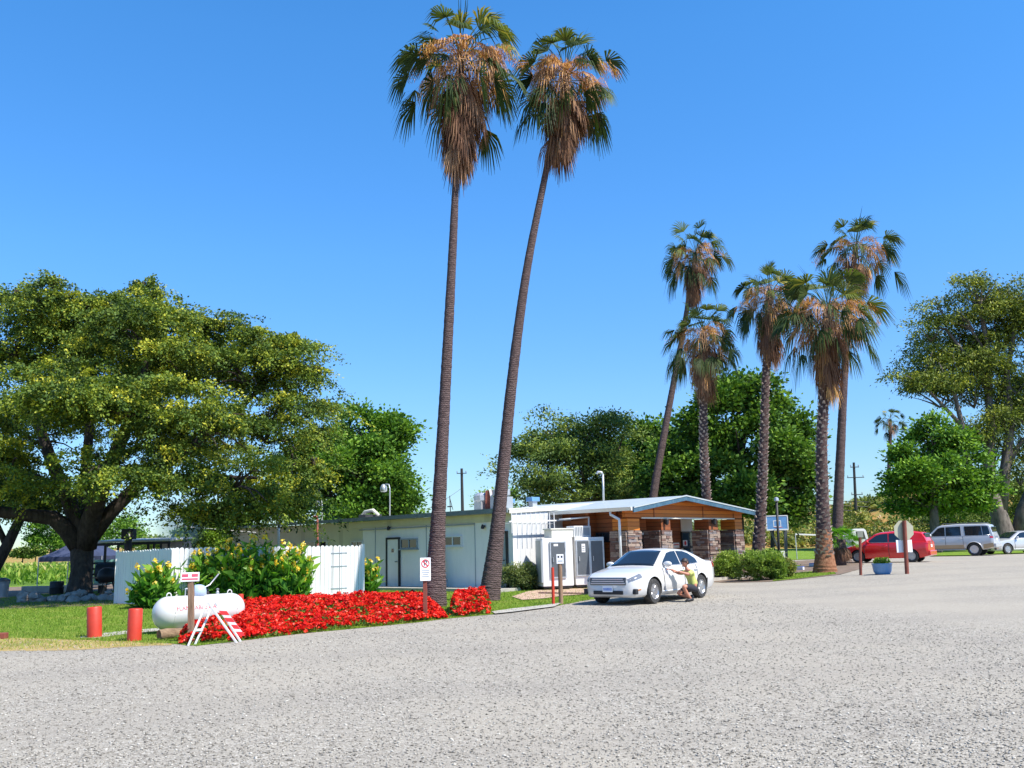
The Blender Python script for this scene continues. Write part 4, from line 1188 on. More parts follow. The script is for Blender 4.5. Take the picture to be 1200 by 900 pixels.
def door(px0, px1, py0, parent, mat='wall', o=A0, d=U, n=NF, z0=.12, frame='greybox', handle=True, pane=None):
    s0, s1 = hit(px0, o, d), hit(px1, o, d)
    if s0 > s1: s0, s1 = s1, s0
    pm = o + d * (s0 + s1) / 2; z1 = zpx(py0, (px0 + px1) / 2, pm)
    f = MB()
    for a, c, e, g2 in ((s0 - .08, s1 + .08, z1, z1 + .08), (s0 - .08, s0, z0, z1), (s1, s1 + .08, z0, z1)):
        f.hexa(*fbox(a, c, e, g2, .004, .08, o, d, n))
    lf = MB(); lf.hexa(*fbox(s0 + .006, s1 - .006, z0, z1 - .006, .003, .05, o, d, n)); L_ = lf.build('door', MT[mat], parent)
    f.build('door_frame', MT[frame], L_)
    if handle:
        h = MB(); a = s0 + .08; pt = o + d * a + n * .09 + Z * (z0 + 1.0); h.tube([pt - n * .04, pt, pt + d * .1], .018, 6); h.build('handle', MT['black'], L_)
    if pane:
        p = MB(); c0 = s0 + (s1 - s0) * pane[0]; c1 = s0 + (s1 - s0) * pane[1]
        p.hexa(*fbox(c0, c1, z0 + (z1 - z0) * pane[2], z0 + (z1 - z0) * pane[3], .052, .06, o, d, n)); p.build('pane', MT['glass'], L_)
    return L_
tag(door(455, 468, 632, b, frame='black', pane=(.42, .62, .72, .8)), 'grey flush door with tiny window')
window(470, 490, 631, 643, b, frame='greybox')
window(521, 542, 628, 640, b)
window(356, 384, 634, 645, b, frame='offwhite')
window(412, 426, 634, 646, b, frame='offwhite')
window(330, 345, 637, 648, b, frame='offwhite')
window(296, 312, 641, 650, b, frame='offwhite')
tag(door(584, 594, 625, b, frame='black', mat='greybox'), 'narrow grey door behind the palm trunk')
# corner post, conduit and seams on the front
for px in (500, 557, 440):
    mm = MB(); s = hit(px, A0, U); mm.hexa(*fbox(s - .015, s + .015, .15, 2.6, .003, .02)); mm.build('seam_batten', MT['greybox'], b)
mm = MB(); mm.hexa(*fbox(-.005, .12, 0.02, 2.88, .004, .03)); mm.build('corner_trim', MT['white'], b)
for px in (458, 569):
    mm = MB(); s, z = fr(px, 618 if px == 458 else 616); p = A0 + U * s + NF * .14 + Z * (z - .02)
    mm.box(p - NF * .06, (.12, .12, .08)); mm.lathe([(.02, .1), (.06, .04), (.07, -.06), (.0, -.08)], p - Z * .03); mm.build('flood_light', MT['black'], b)
mm = MB(); mm.beam(A0 + U * 2 + NF * .07 + Z * 2.52, A0 + U * 9 + NF * .07 + Z * 2.50, .035, .05); mm.build('conduit', MT['greybox'], b)

# apron of concrete along the front
q = [A0 + U * (-3.8) + NF * .9, A0 + U * 9.2 + NF * 1.5, A0 + U * 9.2, A0, ]
slab = MB(); q = [A0 + NE * .3 + NF * 1.15, A0 + U * 8.9 + NF * 1.15, A0 + U * 8.9 + NF * .003, A0 + NE * .3 + NF * .003]
slab.hexa([p - Z * .1 for p in q], [p + Z * pad for p in q]); tag(slab.build('concrete_walk', MT['concrete'], None, bevel=.01), kind='structure')
slab = MB()
q = [A0 + NE * .304 + NF * 1.3, A0 + NE * 1.9 + NF * 1.3, A0 + NE * 2.0 + Vv * 4.4, A0 + NE * .004 + Vv * 4.4, A0 + NE * .004]
k1 = [G(596, 693), G(633, 690), G(668, 688), G(712, 686)]
q = [k1[0], k1[1], k1[2], k1[3], A0 + Vv * 4.6 + NE * .3, A0 + Vv * .3 + NE * .01, A0 + NE * .304]
n_ = len(q); slab.add([Vector((p.x, p.y, -.1)) for p in q] + [Vector((p.x, p.y, .09)) for p in q], [tuple(range(n_))[::-1], tuple(range(n_, 2 * n_))] + [(i, (i + 1) % n_, n_ + (i + 1) % n_, n_ + i) for i in range(n_)])
tag(slab.build('concrete_pad', MT['concrete'], None), kind='structure')
# brick walk and strips
sheet('brick_path', gg((600, 700), (618, 694), (640, 691), (668, 689), (712, 687), (720, 693), (690, 697), (660, 699), (640, 702), (612, 704)), MT['brick'], .03)
sheet('concrete_strip', gg((576, 718), (600, 714.5), (640, 710), (660, 707), (650, 712), (600, 718.5), (580, 720.5)), MT['concrete'], .034)
e = MB()
for i in range(22):
    a = G(632 + (716 - 632) * i / 22, 696.5 + .0 * i + 1.4 * i / 22); c = G(632 + (716 - 632) * (i + .9) / 22, 696.5 + 1.4 * (i + .9) / 22)
    e.beam(a + Z * .04, c + Z * .04, .12, .1)
tag(e.build('brick_edging', MT['brick'], None, bevel=.008), 'low row of bricks edging the small grass patch in front of the ice lockers', 'edging')

# white bars standing off the end wall
t = empty('wall_trellis', A0 + Vv * .4 + NE * .3, 'white iron bar trellis with spear tops fixed high across the sunlit end wall', 'trellis')
x0 = hit(600, A0 + NE * .45, Vv); x1 = hit(652, A0 + NE * .45, Vv)
pr = MB(); rl = MB(); o = A0 + NE * .42
nb = 10
for i in range(nb):
    s = x0 + .05 + (x1 - x0 - .1) * i / (nb - 1)
    p = o + Vv * s
    pr.tube([p + Z * 2.1, p + Z * 2.78, p + Z * 2.86], [.017, .017, .006], 6)
    pr.tube([p + Z * 2.45, p + Z * 2.45 - NE * .40], [.012, .012], 5)
rl.beam(o + Vv * (x0 - .1) + Z * 2.52, o + Vv * (x1 + 1.9) + Z * 2.60, .05, .05)
pr.build('bar', MT['white'], t); rl.build('rail', MT['white'], t)
# pipe frame beside the porch
t = empty('pipe_frame', P(692, 640, 35.6), 'thin white pipe frame standing above the ice lockers before the dark wood wall', 'pipe frame')
t.location.z = 0
m = MB(); m.tube([P(690, 684, 36.2) * 1.0, P(690, 605.5, 36.2)], .035, 7); m.tube([P(690, 606, 36.2), P(655, 609, 36.3)], .03, 7); m.build('pipe', MT['white'], t, smooth=True)

# ice lockers
def locker(label, fl, fr_, zt, depth, doors, mat='white', top=None):
    a = Vector(fl); c = Vector(fr_); a.z = c.z = .09
    d = (c - a).normalized(); nb_ = Vector((-d.y, d.x, 0)); nf = -nb_
    w = (c - a).length
    t = empty('storage_locker', (a + c) / 2, label, 'locker', 'white lockers against the end wall', math.atan2(d.y, d.x))
    m = MB(); q = [a, c, c + nb_ * depth, a + nb_ * depth]
    m.hexa([p + Z * .06 for p in q], [p + Z * zt for p in q]); m.build('cabinet', MT[mat], t, bevel=.02)
    m = MB(); q2 = [a + d * .03 + nb_ * .03, c - d * .03 + nb_ * .03, c - d * .03 + nb_ * (depth - .03), a + d * .03 + nb_ * (depth - .03)]
    m.hexa([p for p in q2], [p + Z * .06 for p in q2]); m.build('plinth', MT['black'], t)
    for u0, u1, v0, v1 in doors:
        m = MB(); q = [a + d * w * u0 + nf * .004, a + d * w * u1 + nf * .004, a + d * w * u1 + nf * .045, a + d * w * u0 + nf * .045]
        m.hexa([p + Z * (zt * v0) for p in q], [p + Z * (zt * v1) for p in q]); dd = m.build('door', MT['darkgrey'], t, bevel=.008)
        f = MB()
        fw_ = .045
        for (x0_, x1_, z0_, z1_) in ((u0 * w - fw_, u1 * w + fw_, v1 * zt, v1 * zt + fw_), (u0 * w - fw_, u1 * w + fw_, v0 * zt - fw_, v0 * zt), (u0 * w - fw_, u0 * w - .002, v0 * zt, v1 * zt), (u1 * w + .002, u1 * w + fw_, v0 * zt, v1 * zt)):
            q = [a + d * x0_ + nf * .003, a + d * x1_ + nf * .003, a + d * x1_ + nf * .05, a + d * x0_ + nf * .05]
            f.hexa([p + Z * z0_ for p in q], [p + Z * z1_ for p in q])
        f.build('door_frame', MT['steel'], dd)
        h = MB(); s = a + d * (w * u0 + .07) + Z * zt * .52
        h.tube([s + nf * .05, s + nf * .09, s + nf * .09 + Z * .16, s + nf * .05 + Z * .16], .012, 6); h.build('handle', MT['steel'], dd)
        for hz in (.2, .8):
            g_ = MB(); s = a + d * (w * u1 + .01) + Z * (zt * (v0 + (v1 - v0) * hz)); g_.tube([s + nf * .055 - Z * .06, s + nf * .055 + Z * .06], .015, 6); g_.build('hinge', MT['steel'], dd)
    return t, a, d, nf, w
c1 = P(635.5, 640, 34.9); c2 = P(671, 640, 35.2); c3 = P(673.5, 640, 35.5); c4 = P(708, 640, 35.1 + .6)
t, a, d, nf, w = locker('taller white ice locker with a single dark door, left one behind the red pole', c1, c2, 1.80, .9, [(.27, .72, .22, .9)])
m = MB(); q = [a + d * w * .36 + nf * .05, a + d * w * .5 + nf * .05, a + d * w * .5 + nf * .054, a + d * w * .36 + nf * .054]; m.hexa([p + Z * 1.5 for p in q], [p + Z * 1.58 for p in q]); m.build('notice', MT['signwhite'], t)
m = MB(); q = [a + nf * -.002 + d * -.06, a - d * .004, a - d * .004 - nf * .7, a - d * .06 - nf * .7]; m.hexa([p + Z * .2 for p in q], [p + Z * 1.72 for p in q]); m.build('side_panel', MT['greybox'], t)
t, a, d, nf, w = locker('white ice locker with two dark doors and a notice, beside the porch wall', c3, c4, 1.80, .8, [(.07, .46, .24, .92), (.54, .93, .24, .92)])
m = MB(); q = [a + d * w * .22 + nf * .05, a + d * w * .34 + nf * .05, a + d * w * .34 + nf * .054, a + d * w * .22 + nf * .054]; m.hexa([p + Z * 1.25 for p in q], [p + Z * 1.56 for p in q]); m.build('notice', MT['signwhite'], t)
for i_ in range(3):
    m = MB(); q = [a + d * (w * .24 + .0) + nf * .056, a + d * w * .32 + nf * .056, a + d * w * .32 + nf * .058, a + d * w * .24 + nf * .058]; m.hexa([p + Z * (1.32 + i_ * .07) for p in q], [p + Z * (1.34 + i_ * .07) for p in q]); m.build('notice_print', MT['signblack'], t)
# things on top of the lockers
p = P(640, 640, 35.5); t = empty('metal_crate', (p.x + .2, p.y, 1.89), 'plain off-white metal box lying on top of the single-door locker', 'metal box')
m = MB(); m.box((p.x + .52, p.y + .1, 1.92 + .13), (1.05, .5, .30), rz=.55); m.build('body', MT['offwhite'], t, bevel=.01)
m = MB(); m.box((p.x + .52, p.y + .1, 2.22), (1.15, .56, .05), rz=.55); m.build('lid', MT['offwhite'], t, bevel=.008)
p = P(682, 640, 35.9); t = empty('air_conditioner', (p.x, p.y, 1.89), 'boxy white window air conditioner above the two-door locker', 'air conditioner', rz=.55)
m = MB(); m.box((p.x - .1, p.y + .1, 2.11), (.78, .5, .42), rz=.55); m.build('casing', MT['white'], t, bevel=.015)
M_ = Matrix.Rotation(.55, 3, 'Z')
def onf(x, y, z): return Vector((p.x - .1, p.y + .1, 2.11)) + M_ @ Vector((x, y, z))
m = MB()
for i in range(5): m.box(onf(-.33 + i * .075, -.262, 0), (.03, .02, .34), rz=.55)
m.build('louvre_grille', MT['greybox'], t)
m = MB(); m.box(onf(.18, -.258, .0), (.28, .016, .28), rz=.55); m.build('control_panel', MT['greybox'], t)
# electric meter on wood wall
# ------------------------------------------------------------------ porch building
C0 = Vector((4.27, 34.5, 0)); Lg = 9.17; PK = 3.6; ZE0, ZE1, ZP = 2.92, 2.88, 3.42
pb = empty('porch_building', C0 + Vv * 4 + U * 1, 'orange cedar clad porch with stone faced pillars under a low gabled roof', 'building')
def roofz(t): return ZE0 + (ZP - ZE0) * t / PK if t < PK else ZP + (ZE1 - ZP) * (t - PK) / (Lg - PK)
NG = -U                             # gable faces -U
depthR = 8.0
m = MB()
for t0, t1 in ((0, PK), (PK, Lg)):
    q = [C0 + Vv * t0, C0 + Vv * t1, C0 + Vv * t1 + U * depthR, C0 + Vv * t0 + U * depthR]
    zz = [roofz(t0), roofz(t1), roofz(t1), roofz(t0)]
    m.hexa([a + Z * (z - .05) for a, z in zip(q, zz)], [a + Z * z for a, z in zip(q, zz)])
m.build('roof', MT['porchroof'], pb)
m = MB()
for t0, t1 in ((0, PK), (PK, Lg)):
    q = [C0 + Vv * t0 + NG * .005, C0 + Vv * t1 + NG * .005, C0 + Vv * t1 + NG * .06, C0 + Vv * t0 + NG * .06]
    zz = [roofz(t0), roofz(t1), roofz(t1), roofz(t0)]
    m.hexa([a + Z * (z - .19) for a, z in zip(q, zz)], [a + Z * (z + .015) for a, z in zip(q, zz)])
m.build('barge_board', MT['bluetrim'], pb)
m = MB()
for t0, t1 in ((0, PK), (PK, Lg)):
    q = [C0 + Vv * t0 + NG * .062, C0 + Vv * t1 + NG * .062, C0 + Vv * t1 + NG * .08, C0 + Vv * t0 + NG * .08]
    zz = [roofz(t0), roofz(t1), roofz(t1), roofz(t0)]
    m.hexa([a + Z * (z - .03) for a, z in zip(q, zz)], [a + Z * (z + .02) for a, z in zip(q, zz)])
m.build('metal_drip_edge', MT['porchroof'], pb)
# white gutter on the left eave and downpipe
m = MB(); a = C0 - Vv * .06; m.hexa([a + Z * 2.80, a + U * 5 + Z * 2.80, a + U * 5 + Vv * .055 + Z * 2.80, a + Vv * .055 + Z * 2.80], [a - Vv * .06 + Z * 2.93, a - Vv * .06 + U * 5 + Z * 2.93, a + U * 5 + Vv * .055 + Z * 2.93, a + Vv * .055 + Z * 2.93]); m.build('gutter', MT['white'], pb)
m = MB(); g0 = C0 + U * 1.0 + Z * 2.79; dpx = P(727, 640, 34.9)
m.tube([g0, g0 - Z * .1, Vector((dpx.x, dpx.y, 2.5)), Vector((dpx.x, dpx.y, 2.3)), Vector((dpx.x, dpx.y, .15))], .05, 8); m.build('downpipe', MT['white'], pb, smooth=True)
# front beam + gable cladding, set back .5 from the fascia
CL = C0 + U * .5
m = MB(); hb = 2.58
cl = [(.25, hb), (8.97, hb), (8.97, roofz(8.97) - .06), (PK, ZP - .06), (.25, roofz(.25) - .06)]
m.prism(cl, .16, lambda u, v, w: CL + Vv * u + Z * v + U * w); m.build('gable_cladding', MT['siding_wood'], pb)
for tt in (2.1, 5.7, 8.2):
    m = MB()
    m.hexa([CL + Vv * tt + NG * .003 + Z * hb, CL + Vv * (tt + .04) + NG * .003 + Z * hb, CL + Vv * (tt + .04) + NG * .02 + Z * hb, CL + Vv * tt + NG * .02 + Z * hb],
           [CL + Vv * tt + NG * .003 + Z * (roofz(tt) - .2), CL + Vv * (tt + .04) + NG * .003 + Z * (roofz(tt) - .2), CL + Vv * (tt + .04) + NG * .02 + Z * (roofz(tt) - .2), CL + Vv * tt + NG * .02 + Z * (roofz(tt) - .2)])
    m.build('seam_batten', MT['dark_wood'], pb)
m = MB(); m.hexa(*[[p + Z * z for p in (CL + Vv * 1.2 + NG * .03, CL + Vv * 8.2 + NG * .03, CL + Vv * 8.2 + NG * .07, CL + Vv * 1.2 + NG * .07)] for z in (hb - .05, hb)]); m.build('beam_trim', MT['offwhite'], pb)
# pillars
cols = [(.28, 1.16), (2.50, 3.26), (6.05, 6.90), (8.22, 8.97)]
for i, (a, c) in enumerate(cols):
    m = MB(); q = [CL + Vv * a + NG * .06, CL + Vv * c + NG * .06, CL + Vv * c + U * .75, CL + Vv * a + U * .75]
    q = [CL + Vv * (a + .04) + NG * .02, CL + Vv * (c - .04) + NG * .02, CL + Vv * (c - .04) + U * .71, CL + Vv * (a + .04) + U * .71]
    m.hexa([p for p in q], [p + Z * 2.08 for p in q])
    faces_ = ((CL + Vv * a, Vv, c - a, NG), (CL + Vv * a + U * .75, U * -1, .75, Vv * -1), (CL + Vv * c, U, .75, Vv))
    for o_, d_, w_, n_ in faces_:
        z = .0
        while z < 2.08:
            hh = min(random.choice((.05, .07, .09, .11)), 2.09 - z); x = 0
            while x < w_ - .01:
                ww = min(random.uniform(.16, .5), w_ - x); pr = random.uniform(.03, .075)
                if w_ - x - ww < .09: ww = w_ - x
                m.mat(1 + random.choice((0, 0, 1, 1, 2)))
                b0_ = [o_ + d_ * (x + .006) - n_ * .05, o_ + d_ * (x + ww - .006) - n_ * .05, o_ + d_ * (x + ww - .006) + n_ * pr, o_ + d_ * (x + .006) + n_ * (pr + random.uniform(-.012, .012))]
                m.hexa([p + Z * (z + .005) for p in b0_], [p + Z * (z + hh - .005) for p in b0_]); x += ww
            z += hh
    m.mat(0); col_ = m.build('stone_pillar', [MT['mortar'], MT['stone_a'], MT['stone_b'], MT['stone_c']], pb)
    m = MB(); q = [CL + Vv * (a + .06) + NG * .02, CL + Vv * (c - .06) + NG * .02, CL + Vv * (c - .06) + U * .68, CL + Vv * (a + .06) + U * .68]
    m.hexa([p + Z * 2.102 for p in q], [p + Z * (hb - .052) for p in q]); m.build('upper_post', MT['dark_wood'] if i in (1, 2) else MT['siding_wood'], col_)
    if i in (1, 2):
        p = CL + Vv * ((a + c) / 2 - .1) + NG * .14 + Z * 2.42
        m = MB(); m.box(p + U * .08, (.1, .1, .14), rz=.84); m.lathe([(.03, .12), (.09, .07), (.07, -.1), (.02, -.14)], p, 8); m.build('lantern', MT['black'], pb)
# low stone course on the right column lower
# rear wall of the porch
BW = CL + U * 1.75
m = MB(); hs = [.28, 7.0]
m.hexa([BW + Vv * hs[0], BW + Vv * hs[1], BW + Vv * hs[1] + U * .15, BW + Vv * hs[0] + U * .15], [p + Z * 2.85 for p in (BW + Vv * hs[0], BW + Vv * hs[1], BW + Vv * hs[1] + U * .15, BW + Vv * hs[0] + U * .15)]); m.build('wood_wall', MT['shaded_wood'], pb)
# left side wall
SWo = C0 + Vv * .75 + U * 1.3
m = MB(); q = [SWo, SWo + U * 3.4, SWo + U * 3.4 + Vv * .15, SWo + Vv * .15]; m.hexa(q, [p + Z * 2.88 for p in q]); m.build('side_wall', MT['shaded_wood'], pb)
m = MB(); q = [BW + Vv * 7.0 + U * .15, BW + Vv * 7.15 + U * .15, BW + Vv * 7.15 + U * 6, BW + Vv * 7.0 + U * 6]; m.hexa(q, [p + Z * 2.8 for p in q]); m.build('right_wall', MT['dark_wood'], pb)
# soffit
m = MB()
for t0, t1 in ((.02, PK), (PK, Lg - .02)):
    q = [C0 + Vv * t0 + U * .01, C0 + Vv * t1 + U * .01, C0 + Vv * t1 + U * 5, C0 + Vv * t0 + U * 5]; zz = [roofz(t0), roofz(t1), roofz(t1), roofz(t0)]
    m.hexa([a + Z * (z - .085) for a, z in zip(q, zz)], [a + Z * (z - .055) for a, z in zip(q, zz)])
m.build('soffit', MT['siding_wood'], pb)
# floor slab
q = [C0 + Vv * .2 + U * .1, C0 + Vv * 9.1 + U * .1, C0 + Vv * 9.1 + U * 6, C0 + Vv * .2 + U * 6]; m = MB(); m.hexa([p - Z * .1 for p in q], [p + Z * (T(p.x, p.y) * 1.0 + .10) for p in q]); tag(m.build('porch_floor', MT['concrete'], None), kind='structure')
# windows and door
window(700, 715, 624, 634, pb, SWo, U, NF, 'black', mull=True, fwid=.04)
window(798, 812, 623, 641, pb, BW, Vv, NG, 'black', 'bluglass', mull=False, fwid=.04)
window(798, 812, 641, 648, pb, BW, Vv, NG, 'white', 'bluglass', mull=False, fwid=.04)
s0, s1 = hit(798.5, BW, Vv), hit(811.5, BW, Vv); m = MB()
for i in range(9):
    a = s0 + (s1 - s0) * i / 9; c = s0 + (s1 - s0) * (i + .86) / 9; m.hexa(*fbox(a, c, 2.02, 2.62, .01, .05, BW, Vv, NG))
m.build('slatted_blind', MT['white'], pb)
tag(door(749, 757, 624, pb, 'steel', BW, Vv, NG, .1, 'black', pane=(.12, .88, .3, .95)), 'pale glazed door')
for (x0_, x1_, y0_, y1_, mt, nm) in ((788.5, 795.5, 636, 642, 'signwhite', 'notice'), ):
    s0, s1 = hit(x0_, BW, Vv), hit(x1_, BW, Vv); pm = BW + Vv * (s0 + s1) / 2
    m = MB(); m.hexa(*fbox(s0, s1, zpx(y1_, 792, pm), zpx(y0_, 792, pm), .004, .02, BW, Vv, NG)); nt = m.build(nm, MT['signwhite'], pb)
    m = MB(); zt = zpx(y0_, 792, pm); zb = zpx(y1_, 792, pm); m.hexa(*fbox(s0 + .04, s1 - .04, zb + .12, zt - .06, .022, .026, BW, Vv, NG)); m.build('notice_print', MT['signred'], nt)
s0, s1 = hit(799.5, BW, Vv), hit(804.5, BW, Vv); pm = BW + Vv * s0
m = MB(); zt = zpx(633, 802, pm); zb = zpx(640, 802, pm); m.hexa(*fbox(s0, s1, zb, zt, .035, .045, BW, Vv, NG)); nt = m.build('window_sticker', MT['signwhite'], pb)
m = MB(); m.lathe([(.08, 0), (.09, .004)], (0, 0, 0), 16); 
for i, v in enumerate(m.v): 
    x, y, z = v; m.v[i] = tuple(BW + Vv * ((s0 + s1) / 2 + x) + Z * ((zt + zb) / 2 + y) + NG * (.047 + z))
m.build('sticker_print', MT['signred'], nt)
s = hit(708, SWo, U); p = SWo + U * (s - .9) + NF * .08 + Z * 1.5
m = MB(); m.box(p, (.2, .14, .34), rz=-.74); tag(m.build('meter_box', MT['offwhite'], pb), 'small cream meter box')
# stone urns between the right pillars
for (px, lab) in ((841, 'cream stone urn planter standing between the two right pillars of the porch'),):
    p = P(px, 640, 41.6); p.z = T(p.x, p.y) + .1
    t = empty('urn_planter', p, lab, 'planter')
    m = MB(); m.lathe([(.16, 0), (.17, .06), (.1, .14), (.13, .3), (.24, .55), (.28, .66), (.25, .66), (.2, .6)], p, 20); m.build('urn', MT['offwhite'], t, smooth=True, sharp=.7)
    q = np.array([tuple(p + Vector((0, 0, .8)))]) + RNG.normal(0, .13, (160, 3)); V, F, A = leaves(q, unit(160), .12, .5); npmesh('foliage', V, F, MT['shrubleaf'], t, A)
# roof clutter on the long building
def onroof(px, back): 
    o = A0 + Vv * back; s = hit(px, o, U); p = o + U * s; p.z = eave(s) + .02 + .055 * back; return p
GL = 'gooseneck lamps along the roof'
for i, (px, ytop, back, lab) in enumerate(((457, 567, .1, 'gooseneck lamp on the roof edge nearest to the bright green maple, larger than its twin'), (377, 586, .1, 'gooseneck lamp on the roof edge further left, in front of the drooping foliage'))):
    p = onroof(px, back); zt = zpx(ytop, px, p)
    t = empty('roof_lamp', p, lab, 'lamp', GL)
    m = MB(); h = zt - p.z; m.tube([p - Z * .05, p + Z * (h - .2), p + Z * (h - .03) + U * .06, p + Z * h + U * .22, p + Z * (h - .02) + U * .36], .028, 8); m.build('arm', MT['steel'], t, smooth=True)
    q = p + Z * (h - .05) + U * .40; m = MB(); m.lathe([(.05, .06), (.09, .03), (.15, -.08), (.15, -.22), (.1, -.27), (.0, -.28)], q, 14); m.build('lamp_shade', MT['steel'], t, smooth=True, sharp=.8)
p = onroof(708, 1.3) if False else None
q = A0 + Vv * 5.2 + U * 1.0; px = 707
def polepx(name, label, cat, px, y0, y1, Y, r, mat, part='pole', ground=False):
    a = P(px[0], y0, Y); c = P(px[1], y1, Y)
    if ground: a.z = T(a.x, a.y) - .05
    t = empty(name, a, label, cat); m = MB(); m.tube([a, c], r, 8); m.build(part, MT[mat], t, smooth=True); return t, a, c
t, a, c = polepx('roof_pipe_lamp', 'slim pipe with a bent tip rising from the roof behind the trellis wall', 'lamp', (707.5, 706.5), 592, 556, 41, .045, 'steel')
m = MB(); m.tube([c, c + Vector((-.06, 0, .1)), c + Vector((-.2, 0, .12)), c + Vector((-.27, 0, .04))], [.045, .045, .05, .06], 8); m.build('bent_tip', MT['steel'], t, smooth=True)
t, a, c = polepx('white_mast', 'tall plain white pole rising behind the white fence and big canna clump', 'pole', (326, 327.5), 660, 563, 40, .055, 'steel', ground=True)
m = MB(); m.lathe([(.07, 0), (.07, .05), (.02, .09)], c, 8); m.build('cap', MT['steel'], t)
t, a, c = polepx('bent_pipe', 'short rusty pipe with bent top behind the fence, beside the dark wall window', 'pole', (373.5, 372), 648, 608, 38.5, .04, 'rustpost', ground=True)
m = MB(); m.tube([c, c + Vector((-.05, 0, .09)), c + Vector((-.17, 0, .08))], .055, 8); m.build('bent_tip', MT['rustpost'], t, smooth=True)
# kitchen exhaust unit and vents
t = empty('roof_exhaust_fan', onroof(570, 3.0), 'grey and white kitchen exhaust fans clustered on the roof between the two tall palms', 'exhaust fan')
p = onroof(566, 3.0); m = MB(); m.box(p + Z * .12, (.5, .5, .5), rz=.7); m.lathe([(.3, .36), (.36, .42), (.36, .62), (.22, .74), (.0, .76)], p, 14); m.build('fan_housing', MT['steel'], t)
p = onroof(574, 3.0); m = MB(); m.beam(p + Z * 0, p + Z * .82 - U * .02, .3, .22, (0, 1, 0)); m.build('duct', MT['rustpost'], t)
p = onroof(578, 3.0); m = MB(); m.beam(p + Z * 0 - U * .1, p + Z * .85 + U * .1, .1, .2, (0, 1, 0)); m.build('duct', MT['white'], t)
p = onroof(589, 3.0); m = MB(); m.box(p + Z * .2, (.75, .6, .62), rz=.7); m.lathe([(.25, .5), (.38, .58), (.38, .8), (.1, .92)], p, 14); m.build('fan_housing', MT['greybox'], t)
for k_, (px, lab) in enumerate(((597, 'small blue grey roof vent just right of the right tall palm trunk'), (626, 'small blue grey roof vent above the trellis wall'))):
    p = A0 + Vv * 4 + U * hit(px, A0 + Vv * 4, U); p.z = 3.24
    t = empty('roof_vent', p, lab, 'vent', 'blue roof vents'); m = MB(); m.box(p + Z * .1, (.26, .26, .3), rz=.7); m.build('duct', MT['steel'], t)
    m = MB(); m.box(p + Z * .33, (.44, .4, .18), rz=.7); m.build('hood', MT['bluepot'], t, bevel=.02)
p = onroof(434, 2.2); t = empty('roof_swamp_cooler', p, 'low tan curved unit lying on the roof left of the gooseneck lamp', 'cooler'); m = MB(); m.box(p + Z * .06, (.9, .6, .18), rz=.7); m.build('base', MT['black'], t); m = MB(); m.tube([p + U * .7 + Z * .1, p + U * .4 + Z * .28, p - U * .2 + Z * .34, p - U * .6 + Z * .12], [.06, .09, .09, .06], 8); m.build('duct', MT['offwhite'], t, smooth=True)
t, a, c = polepx('roof_antenna', 'thin antenna with a small bent arm on the roof between the tall palms', 'antenna', (528, 527), 602, 581, 44, .02, 'black')
m = MB(); m.tube([c - Z * .1, c + Vector((.14, 0, -.65))], .016, 5); m.tube([c + Vector((-.12, 0, -.5)), c + Vector((.1, 0, -.5))], .03, 5); m.build('arm', MT['black'], t)

# garden hose reel, stool by the wall
s = hit(516, A0 + NF * .25, U); p = A0 + NF * .16 + U * s
t = empty('garden_hose', p + Z * .12, 'coiled dark green garden hose hanging on the white wall behind the left tall palm', 'hose')
m = MB()
for k_ in range(5):
    pts_ = []
    for i in range(25):
        a = 2 * PI * i / 24; pts_.append(p + U * ((.13 + .02 * k_) * math.sin(a)) + Z * (.85 + (.62 + .03 * k_) * math.cos(a)) + NF * (.02 * k_))
    m.tube(pts_, .028, 6, cap=False)
m.build('coil', MT['hose'], t, smooth=True)
s = hit(524, A0 + NF * .3, U); p = A0 + NF * .5 + U * s; t = empty('bucket', Vector((p.x, p.y, .12)), 'small grey bucket on the concrete walk beside the hose', 'bucket')
m = MB(); m.lathe([(.11, 0), (.14, .28), (.15, .29), (.13, .29), (.1, .03)], (p.x, p.y, .12), 14); m.build('body', MT['greybox'], t, smooth=True, sharp=.6)
m = MB(); m.tube([Vector((p.x - .14, p.y, .4)), Vector((p.x - .08, p.y - .1, .5)), Vector((p.x + .08, p.y - .1, .5)), Vector((p.x + .14, p.y, .4))], .008, 5); m.build('handle', MT['black'], t)
# ------------------------------------------------------------------ cars
def interp(tab, x):
    tab = sorted(tab)
    if x <= tab[0][0]: return tab[0][1]
    for (a, b), (c, d) in zip(tab, tab[1:]):
        if x <= c:
            return b + (d - b) * (x - a) / (c - a)
    return tab[-1][1]

